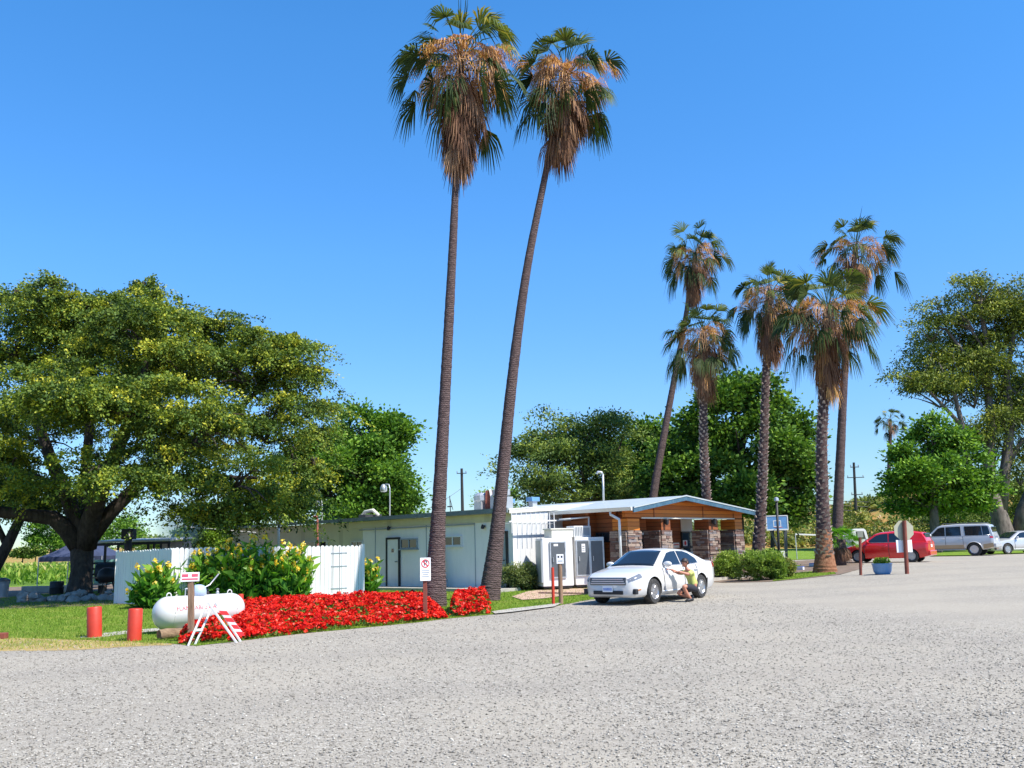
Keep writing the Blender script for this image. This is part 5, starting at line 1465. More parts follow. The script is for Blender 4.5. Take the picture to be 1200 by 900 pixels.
def make_car(name, label, cat, loc, heading, S, paint, group=None):
    t = empty(name, loc, label, cat, group, math.atan2(heading[1], heading[0]))
    tf = [0, 0, .10, .42, .80, .955, 1.0, 1.0, 1.0]
    wf = [0, .88, .965, 1.0, .985, .945, .80, .4, 0]
    cz = [0, 0, 0, 0, 0, 0, .008, .03, .038]
    def sec(x):
        w = interp(S['w'], x); zb = interp(S['zb'], x); zt = interp(S['zt'], x)
        return [(wf[i] * w, zb + (zt - zb) * tf[i] + cz[i]) for i in range(9)]
    def surf(x, f):
        s = sec(x); i = min(int(f), 7); u = f - i
        return s[i][0] * (1 - u) + s[i + 1][0] * u, s[i][1] * (1 - u) + s[i + 1][1] * u
    def sidey(x, z):
        s = sec(x)
        for i in range(1, 5):
            if s[i][1] <= z <= s[i + 1][1] + 1e-6:
                u = (z - s[i][1]) / (s[i + 1][1] - s[i][1] + 1e-9); return s[i][0] * (1 - u) + s[i + 1][0] * u
        return s[5][0]
    xs_ = sorted(set([round(a, 3) for a in np.linspace(S['x0'], S['x1'], 34)] + [a for a, _ in S['w']] + [a for a, _ in S['zt']]))
    m = MB(); rows = []
    for x in xs_:
        s = sec(x); ring = [(x, y, z) for y, z in s] + [(x, -y, z) for y, z in s[-2:0:-1]]
        rows.append(ring)
    n = len(rows[0]); vs = [p for r in rows for p in r]
    fs = [(j * n + i, j * n + (i + 1) % n, (j + 1) * n + (i + 1) % n, (j + 1) * n + i) for j in range(len(rows) - 1) for i in range(n)]
    fs += [tuple(range(n))[::-1], tuple((len(rows) - 1) * n + i for i in range(n))]
    m.add(vs, fs)
    body = m.build('body', [MT[paint], MT['black']], t, smooth=True, sharp=.75, world=False)
    # wheel arches
    R = S['R']; cut = MB()
    for ax in (S['fa'], S['ra']):
        for sd_ in (1, -1):
            y0 = sd_ * (S['wmax'] + .2); y1 = sd_ * (S['wmax'] - .34)
            cut.tube([(ax, y0, R), (ax, y1, R)], R * 1.16, 28)
    co_ = cut.build('wheel_cutter', MT['black'], t, world=False)
    md = body.modifiers.new('b', 'BOOLEAN'); md.operation = 'DIFFERENCE'; md.solver = 'EXACT'; md.object = co_
    bpy.context.view_layer.update()
    dg = bpy.context.evaluated_depsgraph_get(); me2 = bpy.data.meshes.new_from_object(body.evaluated_get(dg))
    body.modifiers.clear(); body.data = me2
    bpy.data.objects.remove(co_)
    for p in me2.polygons:
        c = p.center
        for ax in (S['fa'], S['ra']):
            if math.hypot(c.x - ax, c.z - R) < R * 1.17 and abs(c.y) < S['wmax'] * .97 and c.z > .16 and abs(p.normal.y) < .99 and abs(c.y) > S['wmax'] - .36:
                if math.hypot(c.x - ax, c.z - R) > R * 1.08: p.material_index = 1
            if abs(abs(c.y) - (S['wmax'] - .34)) < .01: p.material_index = 1
    # greenhouse
    gb, gt, zt_top = S['gb'], S['gt'], S['ztop']
    def gw(z): 
        zb_ = S['belt']; u = (z - zb_) / (zt_top - zb_); return gb + (gt - gb) * u
    prof = S['roof']
    gx = [p[0] for p in prof]
    xs2 = sorted(set([round(a, 3) for a in np.linspace(min(gx), max(gx), 30)] + [round(a, 3) for a in gx]))
    rows = []
    for x in xs2:
        zr = interp(prof, x); zb_ = interp(S['zt'], x) - .05; zb_ = min(zb_, zr - .02)
        h = zr - zb_
        e = min(.06, h * .4)
        s = [(0, zb_), (gw(zb_), zb_), (gw(zr - e), zr - e), (gw(zr) - .045, zr - e * .25), (gw(zr) * .5, zr + .012), (0, zr + .02)]
        rows.append([(x, y, z) for y, z in s] + [(x, -y, z) for y, z in s[-2:0:-1]])
    n = len(rows[0]); m = MB()
    fs = [(j * n + i, j * n + (i + 1) % n, (j + 1) * n + (i + 1) % n, (j + 1) * n + i) for j in range(len(rows) - 1) for i in range(n)] + [tuple(range(n))[::-1], tuple((len(rows) - 1) * n + i for i in range(n))]
    m.add([p for r in rows for p in r], fs); m.build('roof', MT[paint], t, smooth=True, sharp=.6, world=False)
    # side glass
    for sd_ in (1, -1):
        for poly in S['side']:
            m = MB(); m.prism(poly, .012, lambda u, v, w_: (u, sd_ * (gw(v) + .003 + w_), v))
            m.build('side_window', MT['glass'], t, world=False)
    def screen(nm, xa, xb, wa, wb, mat='glass'):
        m = MB(); vs = []; nx, ny = 8, 9
        for i in range(nx + 1):
            x = xa + (xb - xa) * i / nx; zr = interp(prof, x)
            for j in range(ny):
                tt = -1 + 2 * j / (ny - 1); hw = gw(zr) - .10 + (wa if i < 2 else 0) * .0
                vs.append((x, tt * hw, zr + .03 - .028 * tt * tt))
        fs = [(i * ny + j, i * ny + j + 1, (i + 1) * ny + j + 1, (i + 1) * ny + j) for i in range(nx) for j in range(ny - 1)]
        m.add(vs, fs); o = m.build(nm, MT[mat], t, smooth=True, world=False)
        sd2 = o.modifiers.new('s', 'SOLIDIFY'); sd2.thickness = .008; sd2.offset = 1
        return o
    screen('windshield', *S['ws'], 0, 0)
    if 'rw' in S: screen('rear_window', *S['rw'], 0, 0)
    def patch(nm, x0, x1, f0, f1, mat, sides=(1, -1), off=.008, parent=t):
        for sd_ in sides:
            m = MB(); vs = []
            for i in range(7):
                x = x0 + (x1 - x0) * i / 6
                for j in range(4):
                    y, z = surf(x, f0 + (f1 - f0) * j / 3); k = 1 + off / max(.3, interp(S['w'], x))
                    vs.append((x + (off if x > S['fa'] else (-off if x < S['ra'] else 0)), sd_ * (y * k + off * .3), z + (off if f0 > 4.9 else 0)))
            fs = [(i * 4 + j, i * 4 + j + 1, (i + 1) * 4 + j + 1, (i + 1) * 4 + j) for i in range(6) for j in range(3)]
            m.add(vs, fs); m.build(nm, MT[mat], parent, smooth=True, world=False)
    # wheels
    for ax in (S['fa'], S['ra']):
        for sd_ in (1, -1):
            yo = sd_ * (S['wmax'] - .125); M_ = Matrix.Rotation(rad(-90 * sd_), 3, 'X')
            m = MB(); w2 = .11; r = R
            m.lathe([(r * .66, -w2), (r * .93, -w2), (r * .985, -w2 * .75), (r, -w2 * .4), (r, w2 * .4), (r * .985, w2 * .75), (r * .93, w2), (r * .66, w2), (r * .64, w2 * .7), (r * .64, -w2 * .7)], (ax, yo, r), 32, M_)
            wh = m.build('wheel', MT['rubber'], t, smooth=True, sharp=.7, world=False)
            m = MB(); m.lathe([(.02, .02), (r * .6, -.02), (r * .6, w2 * .2), (r * .66, w2 * .85), (r * .62, w2 * .92), (r * .585, w2 * .45), (r * .56, .0), (.02, -.01)], (ax, yo, r), 28, M_)
            rim = m.build('rim', MT['darkgrey'], wh, smooth=True, sharp=.6, world=False)
            m = MB(); ns = S.get('spokes', 5)
            m.lathe([(.0, w2 * .5), (r * .2, w2 * .5), (r * .2, w2 * .75), (.0, w2 * .8)], (ax, yo, r), 12, M_)
            for k_ in range(ns):
                a = k_ * 2 * PI / ns + .3; d = Vector((math.cos(a), 0, math.sin(a)))
                c0 = Vector((ax, yo + sd_ * w2 * .62, r)); m.beam(c0 + d * r * .12, c0 + d * r * .62, r * (.26 if ns < 7 else .14), .025, (0, 1, 0))
            m.lathe([(r * .575, w2 * .5), (r * .655, w2 * .88), (r * .64, w2 * .95), (r * .56, w2 * .62)], (ax, yo, r), 28, M_)
            m.build('spokes', MT[S.get('rimmat', 'alloy')], wh, smooth=False, world=False)
    # door seams, handles, mirrors
    for x_, za, zb2 in S['seams']:
        for sd_ in (1, -1):
            m = MB(); pts_ = []
            for i in range(8):
                z = za + (zb2 - za) * i / 7; pts_.append((x_ + S.get('rake', 0) * (i / 7) ** 2, sd_ * (sidey(x_, z) + .001), z))
            m.tube(pts_, .011, 5); m.build('door_seam', MT['black'], t, world=False)
    for x_ in S['handles']:
        for sd_ in (1, -1):
            z = S['belt'] - .13; y = sidey(x_, z); m = MB(); m.tube([(x_ + .09, sd_ * y, z), (x_ + .07, sd_ * (y + .03), z), (x_ - .07, sd_ * (y + .03), z), (x_ - .09, sd_ * y, z)], .014, 6); m.build('door_handle', MT[paint], t, smooth=True, world=False)
    for sd_ in (1, -1):
        xa = min(p[0] for q in S['side'] for p in q); xb = max(p[0] for q in S['side'] for p in q)
        m = MB(); m.tube([(xa + (xb - xa) * i / 8, sd_ * (gw(S['belt'] + .03) + .012), S['belt'] + .025 + (.035 if i == 0 else 0)) for i in range(9)], .012, 5); m.build('belt_moulding', MT['chrome'], t, smooth=True, world=False)
    mx_, mz = S['mirror']
    for sd_ in (1, -1):
        m = MB(); y = gw(mz) + .12
        m.lathe([(.0, -.05), (.07, -.045), (.10, -.01), (.095, .04), (.06, .07), (0, .075)], (mx_, sd_ * (y + .03), mz), 14, Matrix(((0, 0, 1), (1.25, 0, 0), (0, .8, 0))))
        m.beam((mx_, sd_ * (y - .14), mz - .05), (mx_, sd_ * y, mz - .02), .06, .03); m.build('side_mirror', MT[paint], t, smooth=True, sharp=.8, world=False)
    S['extra'](t, patch, surf, sec, sidey, gw)
    return t

def bx(nm, c, s, mat, t, bevel=.01, rz=0): 
    m = MB(); m.box(c, s, rz); return m.build(nm, MT[mat], t, world=False, bevel=bevel)

def sedan_extra(t, patch, surf, sec, sidey, gw):
    patch('headlight', 1.95, 2.30, 4.25, 5.6, 'lamp'); patch('tail_light', -2.49, -2.2, 3.9, 5.2, 'redlamp')
    patch('side_marker', 2.02, 2.16, 2.7, 2.85, 'amber')
    for i in range(3): bx('grille_bar', (2.345, 0, .575 + .055 * i), (.05, 1.06 - .05 * i, .032), 'chrome', t, .008)
    bx('grille', (2.322, 0, .63), (.05, 1.12, .2), 'darkgrey', t, .01)
    bx('bumper_intake', (2.335, 0, .335), (.04, .92, .10), 'black', t, .01)
    bx('number_plate', (2.362, 0, .43), (.014, .31, .155), 'signwhite', t, .003)
    for i in range(7): bx('plate_character', (2.3705, -.114 + .038 * i, .425), (.004, .022, .07), 'bluepaint', t, 0)
    for sd_ in (1, -1):
        m = MB(); m.lathe([(.0, .0), (.07, 0), (.075, .02), (.05, .03), (0, .032)], (2.20, sd_ * .69, .36), 14, Matrix(((0, 0, 1), (1, 0, 0), (0, 1, 0))))
        m.build('fog_light', MT['lamp'], t, smooth=True, world=False)
        m = MB(); m.box((2.19, sd_ * .69, .36), (.1, .3, .14), rz=-sd_ * .35); m.build('fog_light_bezel', MT['black'], t, world=False, bevel=.02)
    bx('license_light', (-2.50, 0, .8), (.03, .4, .12), 'chrome', t)
    m = MB(); m.tube([(-1.0, .1, 1.44), (-1.12, .1, 1.6)], .006, 5); m.build('antenna', MT['black'], t, world=False)
    for sd_ in (1, -1):
        m = MB(); m.tube([(.98, sd_ * (sidey(.98, .31) - .005), .31), (-1.0, sd_ * (sidey(-.9, .31) - .005), .31)], .022, 6); m.build('sill_moulding', MT['carwhite'] if t.name.startswith('white') else MT['carsilver'], t, world=False)
SEDAN = dict(x0=-2.51, x1=2.33, wmax=.915, R=.335, fa=1.40, ra=-1.36, belt=.97, gb=.80, gt=.60, ztop=1.44, rimmat='alloy', spokes=6,
    w=[(-2.51, .70), (-2.45, .78), (-2.2, .86), (-1.6, .91), (0, .915), (1.4, .91), (1.9, .87), (2.15, .79), (2.27, .70), (2.33, .58)],
    zb=[(-2.51, .36), (-2.2, .26), (-1.7, .2), (1.7, .2), (2.2, .2), (2.33, .26)],
    zt=[(-2.51, .86), (-2.47, 1.02), (-2.35, 1.06), (-1.8, 1.07), (-1.0, 1.0), (.9, .955), (1.1, .955), (1.5, .90), (1.95, .82), (2.2, .74), (2.33, .66)],
    roof=[(-2.02, 1.05), (-1.5, 1.26), (-1.1, 1.385), (-.7, 1.43), (-.2, 1.445), (.15, 1.42), (.35, 1.365), (.7, 1.18), (1.12, .96)],
    side=[[(.78, 1.0), (.62, 1.12), (.24, 1.33), (0, 1.365), (-.26, 1.375), (-.28, 1.0)], [(-.35, 1.0), (-.33, 1.375), (-.7, 1.36), (-.98, 1.30), (-1.30, 1.15), (-1.36, 1.05), (-1.3, 1.02)]],
    ws=(1.06, .30), rw=(-1.95, -1.12), seams=[(.86, .3, .93), (-.32, .3, .96), (-1.12, .62, .97)], rake=.04, handles=(-.18, -1.0), mirror=(.68, 1.03), extra=sedan_extra)
head = Vector((-.61, -.792, 0)); lat_ = Vector((.792, -.61, 0))     # car's left side faces the camera's right
fd = Vector((3.62, 25.9, 0)); carc = fd - lat_ * .79 - head * 1.4
white_car = make_car('white_sedan_car', 'dusty white four door sedan parked on the gravel in front of the porch', 'car', carc, head, SEDAN, 'carwhite')

def suv_extra(t, patch, surf, sec, sidey, gw):
    patch('tail_light', -2.60, -2.42, 4.1, 5.0, 'redlamp'); patch('headlight', 2.35, 2.55, 3.6, 4.8, 'lamp')
    patch('lower_trim', -.95, 1.0, 1.6, 2.9, 'cartan', off=.014); patch('lower_trim', -2.58, -2.02, 1.6, 2.9, 'cartan', off=.014)
    for sd_ in (1, -1):
        m = MB(); m.tube([(.3, sd_ * .62, 1.95), (.2, sd_ * .62, 2.0), (-2.1, sd_ * .62, 2.0), (-2.2, sd_ * .62, 1.94)], .018, 6); m.build('roof_rack', MT['darkgrey'], t, world=False)
        m = MB(); m.box((0, sd_ * .92, .40), (2.0, .2, .05)); m.build('running_board', MT['greybox'], t, world=False)
        m = MB(); pts_ = [(S_ + .47 * math.cos(a), sd_ * 1.0, .39 + .47 * math.sin(a)) for S_ in (-1.5,) for a in np.linspace(.1, 3.04, 12)]; m.tube(pts_, .03, 6); m.build('arch_trim', MT['carsilver'], t, world=False, smooth=True)
    bx('rear_bumper', (-2.66, 0, .62), (.16, 1.84, .24), 'carsilver', t, .03); bx('tailgate_trim', (-2.625, 0, 1.12), (.02, .9, .09), 'chrome', t)
    bx('number_plate', (-2.632, 0, .98), (.012, .31, .15), 'signwhite', t, .003)
    bx('rear_window', (-2.53, 0, 1.52), (.05, 1.28, .46), 'glass', t, .02)
SUV = dict(x0=-2.62, x1=2.6, wmax=1.0, R=.40, fa=1.52, ra=-1.50, belt=1.2, gb=.90, gt=.74, ztop=1.9, rimmat='chrome', spokes=5,
    w=[(-2.62, .93), (-2.5, .98), (-1.5, 1.0), (1.5, 1.0), (2.2, .95), (2.5, .85), (2.6, .75)],
    zb=[(-2.62, .5), (-2, .36), (2, .36), (2.6, .45)],
    zt=[(-2.62, 1.19), (-2.4, 1.22), (1.0, 1.18), (1.6, 1.15), (2.3, 1.08), (2.52, 1.0), (2.6, .9)],
    roof=[(-2.60, 1.22), (-2.50, 1.60), (-2.40, 1.86), (-2.2, 1.93), (-.5, 1.95), (.35, 1.90), (.55, 1.83), (1.25, 1.16)],
    side=[[(1.0, 1.24), (.5, 1.72), (.3, 1.77), (.12, 1.78), (.12, 1.24)], [(.06, 1.24), (.06, 1.78), (-.78, 1.80), (-.82, 1.24)], [(-1.05, 1.24), (-1.0, 1.80), (-1.95, 1.80), (-2.02, 1.24)], [(-2.06, 1.24), (-1.99, 1.80), (-2.34, 1.78), (-2.46, 1.24)]],
    ws=(1.18, .58), seams=[(1.08, .5, 1.16), (.09, .5, 1.18), (-.92, .7, 1.18)], handles=(.2, -.8), mirror=(.92, 1.30), extra=suv_extra)
def at_wheel(px, py, head, ax, wm, side=1):
    """centre of a car whose near wheel at local x=ax, on its left side, stands at that spot"""
    g = G(px, py); h = Vector((head[0], head[1], 0)).normalized(); lt = Vector((-h.y, h.x, 0))
    return g - lt * (wm - .12) * side - h * ax, h
hs_ = Vector((-.80, .60, 0)).normalized()
c, h = at_wheel(1143, 651.5, hs_, -1.5, 1.0); suv_c = c
make_car('suv', 'big silver SUV with tan lower doors parked beyond the red car under the trees', 'car', c, h, SUV, 'carsilver')
def red_extra(t, patch, surf, sec, sidey, gw):
    patch('tail_light', -2.10, -1.98, 4.3, 5.6, 'redlamp'); patch('headlight', 1.9, 2.12, 4.0, 5.2, 'lamp')
    bx('rear_window', (-1.93, 0, 1.28), (.1, 1.04, .30), 'bluglass', t, .03)
    bx('rear_bumper', (-2.12, 0, .45), (.14, 1.50, .26), 'carred', t, .05)
    m = MB(); m.lathe([(0, 0), (.07, 0), (.07, .012), (0, .016)], (-2.105, 0, .98), 16, Matrix(((0, 0, -1), (1, 0, 0), (0, 1, 0)))); m.build('badge', MT['chrome'], t, world=False)
    bx('number_plate', (-2.112, 0, .80), (.012, .31, .14), 'signwhite', t, .003)
    bx('antenna_base', (-1.6, 0, 1.54), (.08, .04, .03), 'black', t)
RED = dict(x0=-2.10, x1=2.15, wmax=.86, R=.315, fa=1.30, ra=-1.30, belt=.98, gb=.77, gt=.62, ztop=1.5, rimmat='alloy', spokes=7,
    w=[(-2.1, .76), (-2.0, .82), (-1.3, .86), (1.3, .86), (1.8, .8), (2.05, .68), (2.15, .5)],
    zb=[(-2.1, .32), (-1.7, .22), (1.7, .2), (2.15, .27)],
    zt=[(-2.1, 1.0), (-1.9, 1.04), (0, .99), (1.0, .96), (1.5, .88), (1.95, .76), (2.15, .58)],
    roof=[(-2.05, 1.02), (-1.96, 1.25), (-1.82, 1.46), (-1.4, 1.53), (-.5, 1.555), (.2, 1.50), (.42, 1.44), (1.15, .97)],
    side=[[(.85, 1.02), (.35, 1.36), (.1, 1.42), (-.2, 1.44), (-.22, 1.02)], [(-.28, 1.02), (-.27, 1.44), (-.95, 1.44), (-1.1, 1.03)]],
    ws=(1.1, .46), seams=[(.95, .3, .95), (-.25, .3, .97), (-1.08, .55, .97)], handles=(-.1, -.95), mirror=(.75, 1.06), extra=red_extra)
hr = Vector((-.82, .57, 0)).normalized()
c, h = at_wheel(1069.5, 659, hr, -1.3, .86)
make_car('red_hatchback_car', 'small bright red hatchback parked between the tall thick palm and the silver SUV', 'car', c, h, RED, 'carred')
h2 = Vector((-.95, -.2, 0)).normalized()
c, h = at_wheel(1181, 649.5, h2, 1.4, .915)
S2 = dict(SEDAN); make_car('silver_sedan_car', 'silver white sedan at the right edge, its nose tucked behind the SUV tail', 'car', c, h, S2, 'carsilver')

# white bonneted truck
p = P(1008, 640, 62); p.z = T(p.x, p.y)
t = empty('white_truck', p, 'white bonneted truck half hidden behind the red car nose', 'truck', None, .12); t.scale = (.74, .74, .74)
m = MB(); m.prism([(-1.1, .6), (1.9, .6), (1.95, 1.05), (1.75, 1.28), (.35, 1.62), (.18, 2.35), (.0, 2.5), (-1.0, 2.5), (-1.1, 2.35)], 1.9, lambda u, v, w: (u, w - .95, v)); m.build('cab', MT['carwhite'], t, world=False, bevel=.05)
m = MB(); m.prism([(.08, 1.72), (-.05, 2.28), (-.75, 2.28), (-.75, 1.62), (.08, 1.62)], .02, lambda u, v, w: (u, -.955 - w, v)); m.build('side_window', MT['glass'], t, world=False)
m = MB(); m.prism([(.36, 1.66), (.20, 2.28)], .02, lambda u, v, w: (u, 0, v)) if False else m.hexa([(.37, -.8, 1.66), (.37, .8, 1.66), (.39, .8, 1.66), (.39, -.8, 1.66)], [(.215, -.75, 2.28), (.215, .75, 2.28), (.235, .75, 2.28), (.235, -.75, 2.28)]); m.build('windshield', MT['bluglass'], t, world=False)
for ax in (1.2, -1.6):
    for sd_ in (1, -1):
        m = MB(); m.lathe([(.2, -.12), (.44, -.12), (.46, 0), (.44, .12), (.2, .12)], (ax, sd_ * .85, .46), 20, Matrix.Rotation(rad(90), 3, 'X')); wh = m.build('wheel', MT['rubber'], t, world=False)
        m = MB(); m.lathe([(.02, -.13), (.24, -.13), (.24, .13), (.02, .13)], (ax, sd_ * .85, .46), 16, Matrix.Rotation(rad(90), 3, 'X')); m.build('rim', MT['alloy'], wh, world=False)
m = MB(); pts_ = [(1.2 + .58 * math.cos(a), -.98, .46 + .58 * math.sin(a)) for a in np.linspace(0, PI, 10)]; m.tube(pts_, .06, 6); m.build('mudguard', MT['carwhite'], t, world=False, smooth=True)
bx('side_mirror', (.35, -1.2, 1.85), (.08, .12, .38), 'black', t); bx('flatbed', (-2.3, 0, .85), (2.3, 1.9, .12), 'greybox', t); bx('fuel_tank', (-.6, -.9, .7), (.8, .35, .35), 'steel', t, .05)
bx('bumper', (1.98, 0, .55), (.14, 1.9, .25), 'chrome', t, .02)

# ------------------------------------------------------------------ person crouching at the sedan
fdir = Vector((-.90, -.43, 0)).normalized(); ldir = Vector((-fdir.y, fdir.x, 0))    # ldir = the person's left
po = carc + lat_ * 1.36 + head * .22; po.z = 0
def L3(a, l, z): return po + fdir * a + ldir * l + Z * z
def skin_mesh(name, joints, edges, mat, parent, levels=2, root=0):
    me = bpy.data.meshes.new(name); me.from_pydata([tuple(j[0]) for j in joints], edges, [])
    o = bpy.data.objects.new(name, me); COL.objects.link(o)
    sk = o.modifiers.new('skin', 'SKIN'); sk.use_smooth_shade = True; sk.branch_smoothing = .6
    lay = me.skin_vertices[0] if me.skin_vertices else None
    if lay is None:
        bm = bmesh.new(); bm.from_mesh(me); bm.verts.layers.skin.verify(); bm.to_mesh(me); bm.free(); lay = me.skin_vertices[0]
    for i, j in enumerate(joints):
        r = j[1]; lay.data[i].radius = (r, r) if not hasattr(r, '__len__') else r
        lay.data[i].use_root = (i == root)
    ss = o.modifiers.new('sub', 'SUBSURF'); ss.levels = levels; ss.render_levels = levels
    bpy.context.view_layer.update()
    dg = bpy.context.evaluated_depsgraph_get(); m2 = bpy.data.meshes.new_from_object(o.evaluated_get(dg))
    for v in m2.vertices: pass
    m2.transform(world_inv(parent)); m2.materials.clear(); m2.materials.append(MT[mat])
    for p in m2.polygons: p.use_smooth = True
    bpy.data.objects.remove(o)
    o = bpy.data.objects.new(name, m2); COL.objects.link(o); o.parent = parent
    return o
per = empty('person', po, 'person in lime green shirt and black shorts crouching beside the white sedan door', 'person')
hip = L3(-.08, 0, .36)
J = [(hip, .13),                                   # 0
     (L3(-.06, 0, .52), .125), (L3(.0, 0, .68), .135), (L3(.07, 0, .80), .14), (L3(.11, 0, .885), .055), (L3(.13, 0, .95), .05),   # 1-5 spine, neck
     (L3(.06, .17, .80), .062), (L3(.22, .20, .74), .048), (L3(.42, .17, .80), .038), (L3(.50, .16, .82), .034),   # 6-9 left arm
     (L3(.06, -.17, .80), .062), (L3(.24, -.19, .76), .048), (L3(.44, -.15, .84), .038), (L3(.52, -.14, .87), .034),  # 10-13 right arm
     (L3(-.04, .10, .35), .10), (L3(.20, .15, .40), .082), (L3(.38, .17, .42), .066), (L3(.26, .16, .22), .052), (L3(.13, .15, .07), .036), # 14-18 left leg
     (L3(-.04, -.10, .35), .10), (L3(.18, -.14, .30), .082), (L3(.34, -.16, .22), .064), (L3(.14, -.15, .16), .052), (L3(-.06, -.14, .12), .036)] # 19-23 right leg
E = [(0, 1), (1, 2), (2, 3), (3, 4), (4, 5), (3, 6), (6, 7), (7, 8), (8, 9), (3, 10), (10, 11), (11, 12), (12, 13), (0, 14), (14, 15), (15, 16), (16, 17), (17, 18), (0, 19), (19, 20), (20, 21), (21, 22), (22, 23)]
body_ = skin_mesh('body', J, E, 'skin', per)
# head with face, joined onto the body mesh
hc = L3(.16, 0, 1.045); lk = (fdir * .96 - Z * .1).normalized(); sideh = ldir
uph = sideh.cross(lk) * -1
if uph.z < 0: uph = -uph
bm = bmesh.new(); bmesh.ops.create_uvsphere(bm, u_segments=28, v_segments=20, radius=1)
for v in bm.verts:
    x, y, z = v.co       # x forward, y side, z up
    sx_ = .098 * (1 + .02 * z); sy = .075 * (1 - .18 * max(0, -z)); sz_ = .115
    fx = x * sx_; fy = y * sy; fz = z * sz_
    if x > .55:
        fx -= .010 * (1 - abs(z)) * 1 if abs(z - .08) < .14 and .2 < abs(y) < .5 else 0       # eye sockets
        if abs(y) < .16 and -.28 < z < .08: fx += .022 * (1 - abs(z + .16) / .24)               # nose
        if abs(y) < .3 and abs(z + .48) < .06: fx += .006                                      # lips
    if z < -.5 and x > 0: fx += .008
    if x < -.1 and z < -.35: fx *= .8
    v.co = hc + lk * fx + sideh * fy + uph * fz - po
me = bpy.data.meshes.new('headtmp'); bm.to_mesh(me); bm.free()
bm = bmesh.new(); bm.from_mesh(body_.data); bm.from_mesh(me)
for f in bm.faces: f.smooth = True
bm.to_mesh(body_.data); bm.free()
for sd_ in (1, -1):
    m = MB(); e0 = hc + lk * .083 + sideh * sd_ * .030 + uph * .010
    m.lathe([(0, -.008), (.009, -.004), (.011, .0), (.009, .004), (0, .008)], e0, 10); m.build('eye', MT['signblack'], per, smooth=True)
    m = MB(); e0 = hc + sideh * sd_ * .074 - lk * .005
    m.tube([e0 + uph * .028, e0 + uph * .03 - lk * .018 + sideh * sd_ * .012, e0 - lk * .012 + sideh * sd_ * .012, e0 - uph * .028], [.008, .011, .011, .008], 8); m.build('ear', MT['skin'], per, smooth=True)
# hair cap
bm = bmesh.new(); bmesh.ops.create_uvsphere(bm, u_segments=28, v_segments=20, radius=1)
dl = [v for v in bm.verts if (v.co.z < .28 and v.co.x > .25) or v.co.z < -.45 or (v.co.z < .05 and abs(v.co.y) > .85 and v.co.x > -.1)]
bmesh.ops.delete(bm, geom=dl, context='VERTS')
for v in bm.verts:
    n_ = 1.09 + .05 * noise.noise(v.co * 5); v.co = hc + lk * (v.co.x * .1 * n_) + sideh * (v.co.y * .078 * n_) + uph * (v.co.z * .117 * n_) - po
me = bpy.data.meshes.new('hair'); bm.to_mesh(me); bm.free(); me.materials.append(MT['hair'])
for p in me.polygons: p.use_smooth = True
o = bpy.data.objects.new('hair', me); COL.objects.link(o); o.parent = per; so_ = o.modifiers.new('s', 'SOLIDIFY'); so_.thickness = .012; so_.offset = 1
# hands
def hand(w, d, up_, side):
    fs_ = []; d = d.normalized(); sv = d.cross(up_).normalized(); upv = sv.cross(d)
    j = [(w, .026), (w + d * .05, (.036, .018)), (w + d * .085, (.036, .016))]; ed = [(0, 1), (1, 2)]
    o = skin_mesh('hand', j, ed, 'skin', per, 1); m = MB()
    for k_, (yo, ln) in enumerate(((-.030, .062), (-.011, .075), (.010, .078), (.030, .068))):
        a = w + d * .085 + sv * yo; b_ = a + d * ln * .5 - upv * .006; c_ = b_ + d * ln * .35 - upv * .022; e_ = c_ + d * ln * .1 - upv * .02
        m.tube([a - d * .02, a, b_, c_, e_], [.009, .0095, .009, .008, .006], 8)
    a = w + d * .03 + sv * side * .03; m.tube([a, a + d * .03 + sv * side * .022, a + d * .055 + sv * side * .026 - upv * .012, a + d * .065 + sv * side * .02 - upv * .025], [.013, .012, .010, .007], 8)
    m.build('fingers', MT['skin'], o, smooth=True)
hand(L3(.50, .16, .82), fdir * .9 + Z * .15, Z, -1); hand(L3(.52, -.14, .87), fdir * .9 + Z * .3, Z, 1)
# shirt
SJ = [(L3(-.085, 0, .40), .150), (L3(-.06, 0, .52), .140), (L3(.0, 0, .68), .150), (L3(.065, 0, .79), .150), (L3(.10, 0, .865), .075),
      (L3(.05, .165, .80), .078), (L3(.16, .195, .765), .068), (L3(.21, .20, .75), .064), (L3(.05, -.165, .80), .078), (L3(.18, -.185, .775), .068), (L3(.22, -.19, .77), .064)]
skin_mesh('shirt', SJ, [(0, 1), (1, 2), (2, 3), (3, 4), (3, 5), (5, 6), (6, 7), (3, 8), (8, 9), (9, 10)], 'shirt', per, 2)
KJ = [(L3(-.09, 0, .37), .148), (L3(-.04, .10, .35), .118), (L3(.20, .15, .395), .098), (L3(.33, .165, .415), .086), (L3(-.04, -.10, .34), .118), (L3(.16, -.135, .305), .098), (L3(.27, -.15, .25), .086), (L3(-.12, 0, .29), .11)]
skin_mesh('shorts', KJ, [(0, 1), (1, 2), (2, 3), (0, 4), (4, 5), (5, 6), (0, 7)], 'shorts', per, 2)
for a0, l_, z0, dz in ((.12, .15, .05, 0), (-.09, -.14, .10, .05)):
    m = MB()
    if dz == 0:
        m.tube([L3(a0 - .06, l_, .055), L3(a0, l_, .065), L3(a0 + .1, l_, .05), L3(a0 + .19, l_, .035)], [.035, .05, .045, .028], 10)
    else:
        m.tube([L3(a0 - .02, l_, .17), L3(a0 - .03, l_, .12), L3(a0 + .02, l_, .06), L3(a0 + .09, l_, .035)], [.03, .048, .045, .03], 10)
    m.build('shoe', MT['black'], per, smooth=True)

